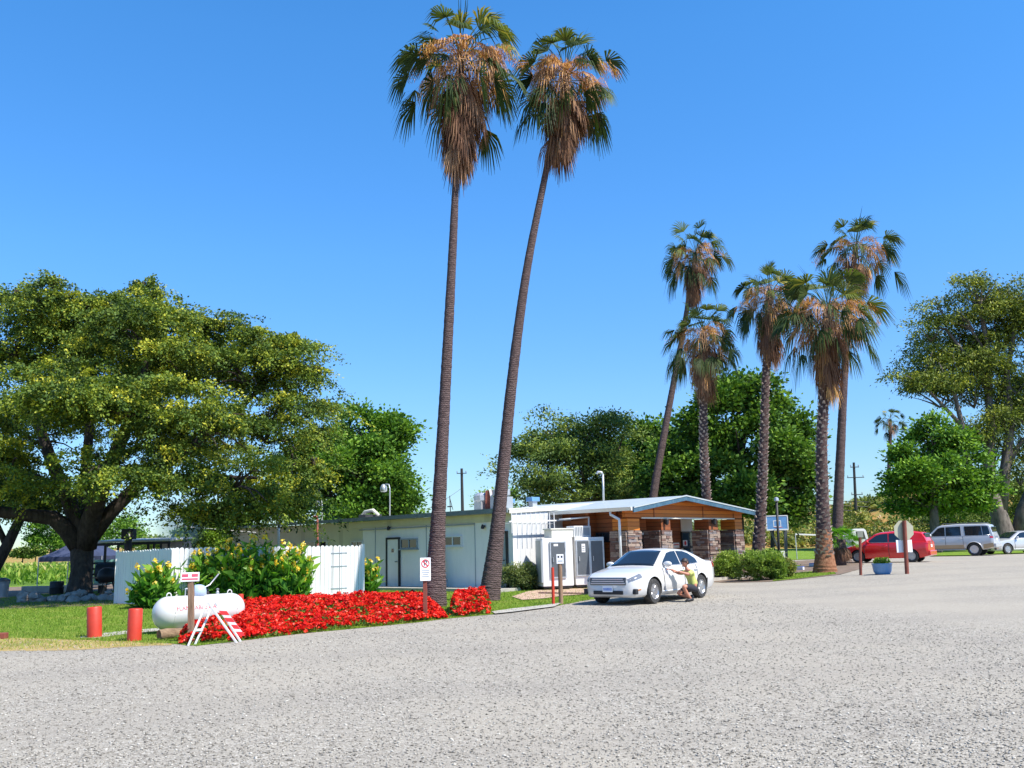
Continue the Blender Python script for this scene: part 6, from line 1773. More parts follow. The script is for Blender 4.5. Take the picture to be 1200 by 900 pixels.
# ------------------------------------------------------------------ fence of white pickets
fa = G(135, 708); fbq = Vector((-11.1, 31.0, 0)); fc = P(425, 640, 33.5); fc.z = 0
fbp = P(205, 640, 31.2); fbp.z = 0
t = empty('picket_fence', fbp, 'tall white board fence with rounded tops making a corner behind the canna lilies', 'fence')
def fence_run(a, c, nm, h0, h1):
    d = (c - a); L_ = d.length; d.normalize(); nf = Vector((d.y, -d.x, 0))
    if nf.y > 0: nf = -nf
    m = MB(); w = .135; n = int(L_ / (w + .012))
    for i in range(n):
        s = (i + .5) * L_ / n; h = h0 + (h1 - h0) * s / L_ + random.uniform(-.012, .012); o_ = a + d * s + nf * random.uniform(0, .008)
        hw = (L_ / n - .010) / 2; ti = random.gauss(0, .004)
        poly = [(-hw, .03), (hw, .03), (hw + ti, h - .05), (hw * .55, h - .012), (0, h), (-hw * .55, h - .012), (-hw + ti, h - .05)]
        m.prism(poly, .02, lambda u, v, w_: o_ + d * u + Z * v + nf * w_)
    m.build(nm, MT['fence'], t)
    m = MB()
    for z in (.4, 1.1, h0 - .25): m.beam(a - nf * .02 + Z * z, c - nf * .02 + Z * z, .035, .09)
    m.build('rail', MT['white'], t)
fence_run(fa, fbp, 'boards', 1.80, 1.86); fence_run(fbp, fc, 'boards', 1.86, 1.80)
for q in (fa, fbp + Vector((-.02, -.06, 0)), fc):
    m = MB(); m.box(q + Z * .92, (.11, .11, 1.84), rz=.4); m.build('post', MT['white'], t)
# gate hardware
d = (fc - fbp).normalized(); nf = Vector((d.y, -d.x, 0))
p0 = P(394, 640, 33.2); 
for zz in (1.55, 1.1, .35):
    q = fbp + d * ((P(396, 640, 33).x - fbp.x) / d.x) + nf * .03 + Z * zz; m = MB(); m.beam(q - d * .28, q + d * .28, .012, .035); m.build('hinge', MT['greybox'], t)
for off in (-.24, .02):
    q = fbp + d * ((P(396, 640, 33).x - fbp.x) / d.x + off) + nf * .024; m = MB(); m.beam(q + Z * .2, q + Z * 1.78, .012, .012, (1, 0, 0)); m.build('gate_seam', MT['black'], t)

# ------------------------------------------------------------------ gas tank
pa = P(196, 722, 20.2); pa.z = 0; pc_ = P(270, 716, 21.2); pc_.z = 0
d = (pc_ - pa).normalized(); L_ = (pc_ - pa).length; nf = Vector((d.y, -d.x, 0))
R_ = .345; cz_ = .415
t = empty('gas_tank', (pa + pc_) / 2, 'white horizontal gas tank with round dome and red lettering beside the sign post', 'gas tank')
prof = [(0.001, -.30)] + [(R_ * math.sin(a), -.0 - .30 * math.cos(a) * 1.0) for a in np.linspace(.15, PI / 2, 8)] + [(R_, L_)] + [(R_ * math.cos(a), L_ + .30 * math.sin(a)) for a in np.linspace(.1, PI / 2 - .05, 8)]
Mt = Matrix((Vector((-d.y, d.x, 0)), Z, d)).transposed()
m = MB(); m.lathe(prof, pa + Z * cz_, 40, Mt); m.build('shell', MT['tank'], t, smooth=True)
for s in (.02, L_ * .5, L_ - .02):
    m = MB(); q = pa + d * s + Z * cz_; m.tube([q + nf * ((R_ + .001) * math.cos(a)) + Z * ((R_ + .001) * math.sin(a)) for a in np.linspace(0, 2 * PI, 41)], .006, 5); m.build('weld_seam', MT['offwhite'], t, smooth=True)
for s in (.30, L_ - .25):
    m = MB(); m.box(pa + d * s + Z * .10, (.08, .5, .2), rz=math.atan2(d.y, d.x)); m.build('saddle_leg', MT['tank'], t, bevel=.01)
    m = MB(); m.box(pa + d * s + Z * .0, (.3, .6, .08), rz=math.atan2(d.y, d.x)); m.build('pad', MT['concrete'], t)
    m = MB(); q = pa + d * (s - .28 if s < 1 else s + .22) + Z * (cz_ + R_ - .01); pts_ = [q + d * .05 * math.cos(a) + Z * (.02 + .06 * math.sin(a)) for a in np.linspace(-.3, PI + .3, 12)]; m.tube(pts_, .013, 6); m.build('lifting_lug', MT['tank'], t, smooth=True)
m = MB(); q = pa + d * (L_ * .47) + Z * (cz_ + R_ - .02); m.lathe([(.15, 0), (.17, .03), (.17, .1), (.155, .16), (.12, .21), (.06, .235), (.001, .24)], q, 24); m.build('dome', MT['dome'], t, smooth=True, sharp=.9)
m = MB(); q2 = pa + d * .38 + Z * (cz_ + R_); m.tube([q2 - Z * .03, q2 + Z * .14, q2 + Z * .14 + d * .42, q2 + Z * .2 + d * .55, q2 + Z * .42 + d * .8 - nf * .1], .016, 6); m.build('pipe', MT['steel'], t, smooth=True)
for s in (.62, .78):
    m = MB(); q = pa + d * L_ * s + Z * (cz_ + R_ - .01); m.lathe([(.035, 0), (.035, .05), (.02, .07), (.02, .1), (.04, .11), (.001, .13)], q, 10); m.build('valve', MT['black'] if s < .7 else MT['steel'], t, smooth=True, sharp=.6)
def text_verts(s, size):
    cu = bpy.data.curves.new('t', 'FONT'); cu.body = s; cu.size = size; cu.align_x = 'CENTER'; cu.align_y = 'CENTER'; cu.resolution_u = 3
    o = bpy.data.objects.new('t', cu); COL.objects.link(o); bpy.context.view_layer.update()
    me = bpy.data.meshes.new_from_object(o.evaluated_get(bpy.context.evaluated_depsgraph_get())); bpy.data.objects.remove(o)
    bm = bmesh.new(); bm.from_mesh(me); bmesh.ops.triangulate(bm, faces=bm.faces); bm.to_mesh(me); bm.free()
    return [tuple(v.co) for v in me.vertices], [tuple(p.vertices) for p in me.polygons]
def text_on(name, s, size, fn, mat, parent, local=False):
    v, f = text_verts(s, size); m = MB(); m.add([fn(x, y) for x, y, _ in v], f); return m.build(name, MT[mat], parent, world=not local)
aa = .28
def tankfn(x, y):
    a = aa + y / R_; rr = R_ + .004
    return pa + d * (L_ * .36 + x) + nf * (math.cos(a) * rr) + Z * (cz_ + math.sin(a) * rr)
text_on('lettering', 'FLAMMABLE GAS', .125, tankfn, 'signred', t)

# log, bollards, posts
la = G(186, 750); lb_ = G(218, 747); t = empty('log', (la + lb_) / 2, 'short weathered log lying on the grass under the gas tank', 'log')
m = MB(); m.tube([la + Z * .09, la.lerp(lb_, .3) + Z * .10, la.lerp(lb_, .7) + Z * .095, lb_ + Vector((.3, 0, .09))], [.10, .11, .10, .1], 14); m.build('timber', MT['log'], t, smooth=True, sharp=.9)
def bollard(px, yt, yb, lean, label, r=.115, name='bollard', group='thick red orange bollards on the lawn'):
    g = G(px, yb); top = P(px + lean, yt, g.y); t = empty(name, g, label, 'bollard', group)
    m = MB(); m.tube([g - Z * .1, top - (top - g) * .04, top - (top - g) * .01, top], [r, r, r * .93, r * .7], 22); m.build('post', MT['redpaint'], t, smooth=True, sharp=.9)
bollard(111, 711, 747, -.5, 'thick red orange bollard standing straight on the lawn, left one of the pair', .145)
bollard(157, 713, 751, 2, 'thick red orange bollard tilting slightly right on the lawn, right one of the pair', .135)
GR = 'thin red posts behind the geraniums'
bollard(282, 696, 722, 0, 'red post at the end of the gas tank, half sunk in geraniums', .075, 'red_post', GR)
bollard(397, 693, 706, 0, 'red post rising from the geraniums in front of the fence end', .07, 'red_post', GR)
bollard(439, 693, 705.5, 0, 'red post in the geraniums below the little canna plant', .07, 'red_post', GR)
g = G(-4, 749); t = empty('red_block', g, 'end of a dark red painted block at the left edge of the dry grass', 'block'); m = MB(); m.box(g + Z * .06, (.4, .18, .13), rz=.1); m.build('body', MT['rustpost'], t, bevel=.02)
def post(px, yt, yb, r, mat, label, name='post', cat='post', lean=0, square=False):
    g = G(px, yb); top = P(px + lean, yt, g.y); t = empty(name, g, label, cat); m = MB()
    if square: m.beam(g - Z * .1, top, r * 2, r * 2, (0, 1, 0))
    else: m.tube([g - Z * .1, top], r, 12)
    m.build('shaft', MT[mat], t, bevel=.006 if square else 0, smooth=not square, sharp=.8); return t, g, top
# sign post with small red and white board
t, g, top = post(224, 681, 752, .05, 'wood', 'weathered wooden post with a small red and white board between tank and barricade', 'sign_post', 'sign', 0, True)
def board(c, w, h, face, tilt=0, mat='signwhite', parent=None, name='sign_board', th=.02):
    face = Vector(face).normalized(); s = Vector((-face.y, face.x, 0)); 
    q = [c - s * w / 2, c + s * w / 2, c + s * w / 2 - face * th, c - s * w / 2 - face * th]
    m = MB(); m.hexa([p - Z * h / 2 for p in q], [p + Z * h / 2 for p in q]); b_ = m.build(name, MT[mat], parent, bevel=.003)
    def put(u0, u1, v0, v1, mt, nm='sign_print', lift=.003):
        q = [c + s * u0 + face * lift, c + s * u1 + face * lift, c + s * u1 + face * .001, c + s * u0 + face * .001]
        mm = MB(); mm.hexa([p + Z * v0 for p in q], [p + Z * v1 for p in q]); return mm.build(nm, MT[mt], b_)
    return b_, put, s
FC = Vector((.25, -1, 0)).normalized()
bc = P(223, 676, g.y) + FC * .07
b_, put, s = board(bc, .34, .17, FC, parent=t)
put(-.145, -.03, .0, .055, 'pink'); put(.03, .145, .0, .055, 'pink'); put(-.145, .145, -.055, -.025, 'pink')
# A-frame barricade
t = empty('folding_barricade', G(250, 752), 'white folding A-frame barricade with red striped boards among the red flowers', 'barricade')
ga, gb2, gc, gd = G(221, 755), G(229, 755.5), G(277, 750), G(281, 751)
Yb = G(250, 756.5).y - .05; ap1 = P(243, 705, Yb); ap2 = P(247.5, 706, Yb + .12)
q1 = G(220.5, 757); q2 = G(228.5, 755.5); q3 = G(277.5, 753.5); q4 = G(282, 752)
ap1 = P(243, 705, (q1.y + q3.y) / 2); ap2 = P(247.5, 706, (q2.y + q4.y) / 2 - .2)
for a, c in ((q1, ap1), (q2, ap2 + Vector((0, .2, 0)))): m = MB(); m.beam(a, c, .034, .04, (0, 1, 0)); m.build('leg', MT['white'], t, bevel=.004)
for a, c in ((q3, ap1), (q4, ap2 + Vector((0, .2, 0)))): m = MB(); m.beam(a, c, .034, .042, (0, 1, 0)); m.build('leg', MT['white'], t, bevel=.004)
m = MB(); m.beam(q1.lerp(ap1, .35), q2.lerp(ap2 + Vector((0, .2, 0)), .35), .03, .04); m.build('crossbar', MT['white'], t)
dn = (q4 - ap2).normalized()
b0 = ap2.lerp(q4, .12) + Vector((.035, .10, .03)); b1 = ap2.lerp(q4, .86) + Vector((.035, .10, .03))
m = MB(); m.beam(b0, b1, .11, .018, (0, -1, .5)); bb = m.build('striped_board', MT['white'], t, bevel=.003)
ax_ = (b1 - b0).normalized(); sd3 = ax_.cross(Vector((0, -1, .5))).normalized(); u3 = sd3.cross(ax_).normalized()
for k_ in range(4):
    for off_ in (0,):
        c0 = b0.lerp(b1, .12 + k_ * .24); m = MB(); w_ = .053
        for sg in (1, -1):
            q = [c0 + sd3 * w_ + u3 * sg * .0095, c0 + ax_ * .10 + sd3 * w_ + u3 * sg * .0095, c0 + ax_ * .20 - sd3 * w_ + u3 * sg * .0095, c0 + ax_ * .10 - sd3 * w_ + u3 * sg * .0095]
            m.add(q + [p + u3 * sg * .002 for p in q], [(0, 1, 2, 3), (4, 5, 6, 7), (0, 1, 5, 4), (1, 2, 6, 5), (2, 3, 7, 6), (3, 0, 4, 7)])
        m.build('red_stripe', MT['signred'], bb)
# no parking sign
t, g, top = post(498.5, 672, 727, .045, 'rustpost', 'white no parking sign with crossed ring on a post at the left tall palm', 'no_parking_sign', 'sign', -.5, True)
bc = P(498, 667, g.y) + FC * .075
b_, put, s = board(bc, .245, .52, FC, parent=t)
def ring(c, R0, R1, mat, parent, n=28, face=FC):
    m = MB(); vs = []; 
    for i in range(n):
        a = 2 * PI * i / n
        for r in (R0, R1): vs.append(c + s * r * math.cos(a) + Z * r * math.sin(a) + face * .006)
    m.add(vs, [(2 * i, 2 * i + 1, (2 * i + 3) % (2 * n), (2 * i + 2) % (2 * n)) for i in range(n)]); return m.build('ring', MT[mat], parent)
text_on('letter_p', 'P', .17, lambda x, y: bc + s * x + Z * (.13 + y) + FC * .005, 'signblack', b_)
ring(bc + Z * .13, .075, .095, 'signred', b_)
m = MB(); q = [bc + Z * .13 + FC * .008 + s * a + Z * c for a, c in ((-.07, .055), (-.055, .07), (.07, -.055), (.055, -.07))]; m.add(q, [(0, 1, 2, 3)]); m.build('slash', MT['signred'], b_)
for v, w_ in ((-.04, .17), (-.085, .18), (-.13, .12), (-.175, .16)): put(-w_ / 2, w_ / 2, v, v + .018, 'greybox')
# twin posts near the brick walk
post(648.5, 665, 709, .042, 'redpaint', 'thin bright red pole standing beside the brown sign post in front of the lockers', 'red_pole', 'pole', -1)
t, g, top = post(657.5, 659, 708, .062, 'wood', 'dark brown post with a small white sign in front of the ice lockers', 'sign_post', 'sign', -1.5)
b_, put, s = board(P(656.2, 655, g.y) + Vector((0, -.07, 0)), .20, .26, (0.1, -1, 0), parent=t); put(-.07, -.02, .03, .09, 'signblack'); put(.02, .07, .03, .09, 'signblack'); put(-.07, .07, -.07, -.04, 'greybox')
# posts on the right
t, g, top = post(1008.5, 627, 674, .055, 'rustpost', 'plain red brown post with small pale plate left of the blue pot', 'sign_post', 'sign', -.8)
b_, put, s = board(P(1007.4, 626, g.y) + Vector((0, -.06, 0)), .20, .24, (-.4, -1, 0), parent=t, mat='olive')
t, g, top = post(1062.8, 610, 672.5, .075, 'rustpost', 'octagonal stop sign seen from its bare back, right of the blue pot', 'stop_sign', 'sign', -3.2)
bc = P(1060.3, 621.5, g.y) + Vector((0, .09, 0)); s = Vector((1, .05, 0)).normalized(); fa_ = Vector((.05, -1, 0))
m = MB(); Ro = .395; oc_ = [(Ro * math.cos(rad(22.5 + 45 * i)), Ro * math.sin(rad(22.5 + 45 * i))) for i in range(8)]
m.prism(oc_, .012, lambda u, v, w: bc + s * u + Z * v - fa_ * w); o = m.build('octagon_plate', MT['olive'], t)
m = MB(); m.prism([(u * .98, v * .98) for u, v in oc_], .003, lambda u, v, w: bc + s * u + Z * v - fa_ * (.0125 + w)); m.build('red_face', MT['signred'], o)
text_on('lettering', 'STOP', .26, lambda x, y: bc - s * x + Z * y - fa_ * .017, 'signwhite', o)
bc = P(1061, 640, g.y) + Vector((0, .09, 0)); b_, put, s_ = board(bc, .60, .46, fa_, parent=t, mat='signwhite')
# blue pot
g = G(1034.5, 673); t = empty('blue_planter_pot', g, 'blue glazed pot of yellow green plants standing between the two right posts', 'planter')
m = MB(); m.lathe([(.26, 0), (.33, .12), (.36, .36), (.38, .38), (.38, .41), (.33, .41), (.32, .34), (.001, .33)], g, 26); m.build('pot', MT['bluepot'], t, smooth=True, sharp=.7)
n = 420; a = RNG.random(n) * 6.28; r = .3 * RNG.random(n) ** .5; q = np.stack([g.x + r * np.cos(a), g.y + r * np.sin(a), g.z + .36 + .26 * RNG.random(n) ** 1.5], 1)
V, F, A = leaves(q, unit(n, .1) if len(unit(n, .1)) == n else np.tile([0, 0, 1.0], (n, 1)), .12, .4); npmesh('foliage', V, F, MT['limeleaf'], t, A)
# painted parking kerbs
for i, (x0_, x1_, y_, lab) in enumerate(((927, 942, 668.5, 'nearer blue topped white parking kerb beside the bright bush'), (949, 966, 664, 'farther blue topped white parking kerb next to the thick palm foot'))):
    a, c = G(x0_, y_), G(x1_, y_ - .5); t = empty('parking_kerb', (a + c) / 2, lab, 'parking kerb', 'blue and white parking kerbs')
    m = MB(); m.beam(a + Z * .07, c + Z * .07, .16, .14); m.build('block', MT['white'], t, bevel=.02); m = MB(); m.beam(a + Z * .155, c + Z * .155, .14, .03); m.build('painted_top', MT['bluepaint'], t, bevel=.01)
# dark lamp pole
t, a, c = polepx('dark_lamp_pole', 'thin black pole standing just left of the basketball hoop', 'pole', (913, 910), 656, 588, 45, .06, 'black', ground=True)
m = MB(); m.lathe([(.05, 0), (.12, .05), (.1, .18), (.03, .22)], c, 10); m.build('lamp_head', MT['steel'], t)
# basketball hoop
Yh = 50; g = P(920, 655, Yh); g.z = T(g.x, g.y); t = empty('basketball_hoop', g, 'basketball backboard with blue panel and white frame on a dark angled stand', 'basketball hoop')
c = P(910.5, 612.5, Yh); f_ = Vector((-.1, -1, 0)).normalized(); sx_ = Vector((1, -.1, 0)).normalized()
def hbox(nm, u0, u1, v0, v1, w0, w1, mat, par):
    q = [c + sx_ * u0 + f_ * w0, c + sx_ * u1 + f_ * w0, c + sx_ * u1 + f_ * w1, c + sx_ * u0 + f_ * w1]; m = MB(); m.hexa([p + Z * v0 for p in q], [p + Z * v1 for p in q]); return m.build(nm, MT[mat], par)
bd = hbox('backboard', -.52, .52, -.33, .33, 0, .03, 'bluepot', t)
for nm, r4 in (('frame', (-.56, .56, .33, .38)), ('frame', (-.56, .56, -.40, -.33)), ('frame', (-.57, -.52, -.33, .33)), ('frame', (.52, .57, -.33, .33))): hbox(nm, *r4, -.005, .045, 'white', bd)
for r4 in ((-.2, .2, .08, .12), (-.2, .2, -.22, -.18), (-.2, -.16, -.18, .08), (.16, .2, -.18, .08)): hbox('target_square', *r4, .031, .036, 'white', bd)
m = MB(); q = c + f_ * .28 - Z * .25; m.tube([q + sx_ * .22 * math.cos(a_) + f_ * .22 * math.sin(a_) for a_ in np.linspace(0, 2 * PI, 18)], .012, 6); m.build('rim', MT['redpaint'], t)
m = MB(); gp = P(921, 655, Yh + .8); gp.z = T(gp.x, gp.y); m.beam(gp, P(920, 612, Yh + .5), .14, .14, (0, 1, 0)); m.beam(P(920, 622, Yh + .5), c - f_ * .1 - Z * .1, .07, .07); m.beam(gp, P(902, 620, Yh + .3), .09, .12, (0, 1, 0)); m.build('stand', MT['darkgrey'], t)
gb_ = P(917, 652, 48.5); gb_.z = T(gb_.x, gb_.y); t = empty('utility_cabinet', gb_, 'slim pale cabinet with a blue plate at the foot of the basketball stand', 'cabinet'); m = MB(); m.box(gb_ + Z * .42, (.22, .2, .84)); m.build('body', MT['bluepot'] if False else MT['white'], t, bevel=.02); m = MB(); m.box(gb_ + Z * .45 - Vector((0, .105, 0)), (.05, .02, .3)); m.build('label_plate', MT['bluepaint'], t)
# white barrier rail
t = empty('barrier_rail', XY(20, 62), 'thin white rail on posts behind the planting strip leading to the truck', 'rail'); m = MB()
a = P(932, 626, 62); c2_ = P(990, 628, 62); m.beam(a, c2_, .06, .09); m.build('rail', MT['white'], t)
for px in (932, 960, 989):
    q = P(px, 627, 62); g = XY(q.x, q.y); m = MB(); m.tube([g, q], .035, 6); m.build('post', MT['steel'], t)
# utility poles and wires
def upole(label, px, ytop, Y, arms, r=.13):
    q = P(px[0], 640, Y); g = XY(q.x, q.y); top = P(px[1], ytop, g.y); t = empty('utility_pole', g, label, 'utility pole', 'wooden utility poles'); m = MB(); m.tube([g - Z * .2, top], [r * 1.2, r * .8], 8); m.build('pole', MT['rubber'], t)
    pts_ = []
    for dz, w_ in arms:
        q = top - Z * dz; m = MB(); m.beam(q - Vector((w_, 0, 0)) - Vector((0, .15, 0)), q + Vector((w_, 0, 0)) - Vector((0, .15, 0)), .06, .08); m.build('crossarm', MT['rubber'], t)
        for k_ in (-.9, .9): m = MB(); e_ = q + Vector((w_ * k_, -.15, .06)); m.lathe([(.05, 0), (.06, .1), (.03, .2)], e_, 6); m.build('insulator', MT['greybox'], t); pts_.append(e_ + Z * .2)
    return t, top, pts_
t1, top1, p1 = upole('dark utility pole standing between the two tallest palms beyond the roof', (543, 541), 549, 95, [(.5, .5)], .16)
t2, top2, p2 = upole('utility pole with crossarms on the hill left of the far slender palm', (1005, 1000.5), 542, 100, [(.5, .45), (1.6, .9), (3.4, .6)], .16)
def wire(label, a, b, sag, r=.02):
    pts_ = [a.lerp(b, i / 14) - Z * sag * 4 * (i / 14) * (1 - i / 14) for i in range(15)]; m = MB(); m.tube(pts_, r, 4); o = m.build('power_line', MT['black'], None); tag(o, label, 'power line', 'power lines on the right')
for i, yy_ in enumerate((586, 591, 596)):
    wire(('upper', 'middle', 'lower')[i] + ' power line crossing the sky right of the thick palms', P(925, yy_ - 3, 98), P(1300, yy_ - 12 + i * 2, 110), 1.0, .035)
m = MB(); a = P(480, 604, 90); b2 = P(541, 572, 95); m.tube([a.lerp(b2, i / 10) - Z * 1.2 * (i / 10) * (1 - i / 10) for i in range(11)], .02, 4); tag(m.build('power_line', MT['black'], None), 'sagging wire reaching down left from the pole between the tall palms', 'power line')
m = MB(); a = P(190, 615, 45); b2 = P(300, 624, 45); m.tube([a.lerp(b2, i / 10) for i in range(11)], .015, 4); tag(m.build('cable', MT['white'], None), 'pale cable stretched past the smoke to the tan wall', 'cable')

# ------------------------------------------------------------------ picnic corner on the left
# canopy tent
def canopy():
    Yc = 50; k = mpp(Yc)
    pts_ = [P(44, 657, Yc), P(120, 657, Yc), P(108, 654, Yc + 3.2), P(58, 655, Yc + 3.2)]
    zc = 2.05
    a = P(45, 660, Yc); c = P(119, 660, Yc); w = c.x - a.x
    q = [Vector((a.x, Yc, zc - .35)), Vector((c.x, Yc, zc - .35)), Vector((c.x, Yc + w, zc - .35)), Vector((a.x, Yc + w, zc - .35))]
    ap = Vector(((a.x + c.x) / 2, Yc + w / 2, zc + .95))
    t = empty('canopy_tent', Vector((ap.x, ap.y, 0)), 'navy pop-up canopy tent on thin legs behind the big tree trunk', 'tent')
    m = MB(); n = 8; vs = []
    for i in range(4):
        A_, B_ = q[i], q[(i + 1) % 4]
        for j in range(n + 1):
            for l in range(7):
                u = l / 6; e = A_.lerp(B_, j / n); p = e.lerp(ap, u); p.z -= .16 * math.sin(PI * u) ; vs.append(p)
    fs = []
    for i in range(4):
        o_ = i * (n + 1) * 7
        for j in range(n):
            for l in range(6): fs.append((o_ + j * 7 + l, o_ + (j + 1) * 7 + l, o_ + (j + 1) * 7 + l + 1, o_ + j * 7 + l + 1))
    m.add(vs, fs); o = m.build('canopy_cloth', MT['navy'], t); sm_ = o.modifiers.new('s', 'SOLIDIFY'); sm_.thickness = .015
    m = MB()
    for i in range(4): m.beam(q[i] - Z * .12, q[(i + 1) % 4] - Z * .12, .012, .24)
    m.build('valance', MT['navy'], t)
    for p in q:
        m = MB(); m.tube([Vector((p.x, p.y, 0)), p], .028, 6); m.build('leg', MT['steel'], t)
canopy()
# low white block wall, picnic benches
a = G(28, 694); c = G(84, 693.5); t = empty('low_stone_kerb', (a + c) / 2, 'low pale stone kerb lying in the tree shade below the navy tent', 'kerb'); m = MB(); m.beam(a + Z * .15, c + Z * .15, .35, .3); m.build('block', MT['concrete'], t, bevel=.03)
g = G(2, 700); t = empty('trash_bin', g, 'grey bin in deep shade at the left edge', 'bin'); m = MB(); m.lathe([(.24, 0), (.28, .62), (.31, .64), (.31, .68), (.0, .72)], g, 18); m.build('body', MT['greybox'], t, smooth=True, sharp=.7); m = MB(); m.lathe([(.31, .685), (.30, .76), (.1, .84), (0, .85)], g, 18); m.build('lid', MT['darkgrey'], t, smooth=True)
g = G(66, 697); t = empty('black_barrel', g, 'small black barrel next to the low stone kerb', 'barrel'); m = MB(); m.lathe([(.27, 0), (.3, .1), (.3, .3), (.31, .32), (.3, .34), (.3, .56), (.27, .6), (.0, .59)], g, 18); m.build('drum', MT['black'], t, smooth=True, sharp=.7)
# rocks round the trunk
random.seed(21)
def rock(c, r, label):
    bm = bmesh.new(); bmesh.ops.create_icosphere(bm, subdivisions=2, radius=1)
    sc = Vector((random.uniform(.7, 1.2), random.uniform(.7, 1.1), random.uniform(.5, .8))) * r; off = Vector((random.random() * 50, 0, 0))
    for v in bm.verts:
        k_ = 1 + .45 * noise.noise(v.co * 1.4 + off); v.co = Vector((v.co.x * sc.x, v.co.y * sc.y, v.co.z * sc.z)) * k_
    me = bpy.data.meshes.new('rock'); bm.to_mesh(me); bm.free(); me.materials.append(MT['rope']); o = bpy.data.objects.new('rock', me); COL.objects.link(o); o.location = c; o.rotation_euler = (0, 0, random.random() * 6)
    tag(o, label, 'rock', 'rocks heaped round the big tree trunk')
for i in range(30):
    a = -2.6 + 2.6 * random.random(); r_ = .95 + random.random() * .9
    rock(Vector((eb.x + math.cos(a) * r_ * 1.25 + (.6 if i % 2 else 0), eb.y + math.sin(a) * r_, .08 + (.18 if i % 4 == 0 else 0))), random.uniform(.13, .26), 'pale rough rock in the heap around the foot of the big tree')
# barbecue shelter
Ys = 44
a = P(106, 640, Ys); c = P(199, 640, Ys)
t = empty('barbecue_shelter', Vector(((a.x + c.x) / 2, Ys + 1.5, 0)), 'flat roofed open barbecue shelter with dark posts behind the fence corner', 'shelter')
zt_ = 2.35; q = [Vector((a.x, Ys, zt_)), Vector((c.x, Ys, zt_ + .02)), Vector((c.x, Ys + 3, zt_ + .15)), Vector((a.x, Ys + 3, zt_ + .15))]
m = MB(); m.hexa([p - Z * .08 for p in q], q); m.build('roof', MT['offwhite'], t); m = MB(); m.beam(q[0] - Z * .15 + Vector((0, .05, 0)), q[1] - Z * .15 + Vector((0, .05, 0)), .08, .12); m.build('beam', MT['black'], t)
for u in (.02, .18, .5, .72, .88, .98):
    for w_ in (0.08, 2.9):
        p = q[0].lerp(q[1], u) + Vector((0, w_, 0)); m = MB(); m.beam(Vector((p.x, p.y, 0)), p - Z * .1, .09, .09, (0, 1, 0)); m.build('post', MT['black'], t)
m = MB(); p = q[0].lerp(q[1], .60); m.hexa([Vector((p.x, Ys + 2.8, 0)), Vector((c.x, Ys + 2.8, 0)), Vector((c.x, Ys + 2.9, 0)), Vector((p.x, Ys + 2.9, 0))], [Vector((p.x, Ys + 2.8, 2.3)), Vector((c.x, Ys + 2.8, 2.3)), Vector((c.x, Ys + 2.9, 2.3)), Vector((p.x, Ys + 2.9, 2.3))]); m.build('back_panel', MT['steel'], t)
for i_ in range(3): m = MB(); m.beam(q[0] + Vector((.1, .1, -1.0 - .25 * i_)), q[0].lerp(q[1], .3) + Vector((0, .1, -1.0 - .25 * i_)), .05, .09); m.build('side_rail', MT['black'], t)
p = P(150, 640, Ys - .6); t = empty('smoker_chimney', Vector((p.x, p.y, 0)), 'black smoker barrel and flue rising above the fence beside the blue smoke', 'smoker')
m = MB(); m.tube([Vector((p.x, p.y, 1.2)), Vector((p.x, p.y, 2.5))], .16, 14); m.build('flue', MT['black'], t, smooth=True, sharp=.8)
m = MB(); m.box(Vector((p.x + .02, p.y, 2.63)), (.52, .5, .48)); m.build('cowl', MT['black'], t, bevel=.04); m = MB(); m.tube([Vector((p.x + .1, p.y - .255, 2.72)), Vector((p.x + .16, p.y - .262, 2.5))], [.05, .03], 8); m.build('damper', MT['offwhite'], t)
m = MB(); m.tube([Vector((p.x - 1.3, p.y, .95)), Vector((p.x + .9, p.y, .95))], .42, 20); m.build('drum', MT['black'], t, smooth=True, sharp=.8)
for k_ in (-1.1, .7): m = MB(); m.box(Vector((p.x + k_, p.y, .28)), (.1, .6, .56)); m.build('leg', MT['black'], t)
g = P(112, 640, 42); t = empty('picnic_table', Vector((g.x, 42, 0)), 'dark picnic table with pale bench in the shade left of the fence', 'picnic table')
m = MB(); m.box((g.x, 42, .74), (1.9, .8, .05)); m.build('tabletop', MT['wood'], t, bevel=.01)
for y_ in (-.7, .7): m = MB(); m.box((g.x, 42 + y_, .45), (1.9, .28, .05)); m.build('bench', MT['concrete'], t, bevel=.01)
for x_ in (-.7, .7):
    for y_ in (-.7, .7): m = MB(); m.beam((g.x + x_, 42 + y_, 0), (g.x + x_, 42 + y_ * .3, .72), .08, .08); m.build('leg', MT['wood'], t)
g = P(122, 640, 46); t = empty('tarp_screen', Vector((g.x, 48, 0)), 'pale teal tarp hung between posts beyond the picnic table', 'tarp'); m = MB(); vs = [Vector((g.x - 1.3 + 2.2 * i / 14, 48 + .08 * math.sin(i * 1.3), z)) for i in range(15) for z in (.3, 1.5)]; m.add(vs, [(2 * i, 2 * i + 1, 2 * i + 3, 2 * i + 2) for i in range(14)]); o = m.build('cloth', MT['tealtarp'], t); o.modifiers.new('s', 'SOLIDIFY').thickness = .01
for x_ in (-1.35, .95): m = MB(); m.tube([(g.x + x_, 48, 0), (g.x + x_, 48, 1.6)], .03, 6); m.build('pole', MT['steel'], t)
g = P(128, 640, 40); t = empty('black_grill', Vector((g.x, 40, 0)), 'black kettle shaped grill in the shade at the left fence end', 'grill'); m = MB(); m.lathe([(.001, .55), (.3, .6), (.42, .8), (.42, .86), (.36, 1.06), (.2, 1.18), (.001, 1.2)], (g.x, 40, 0), 20); m.build('bowl', MT['black'], t, smooth=True)
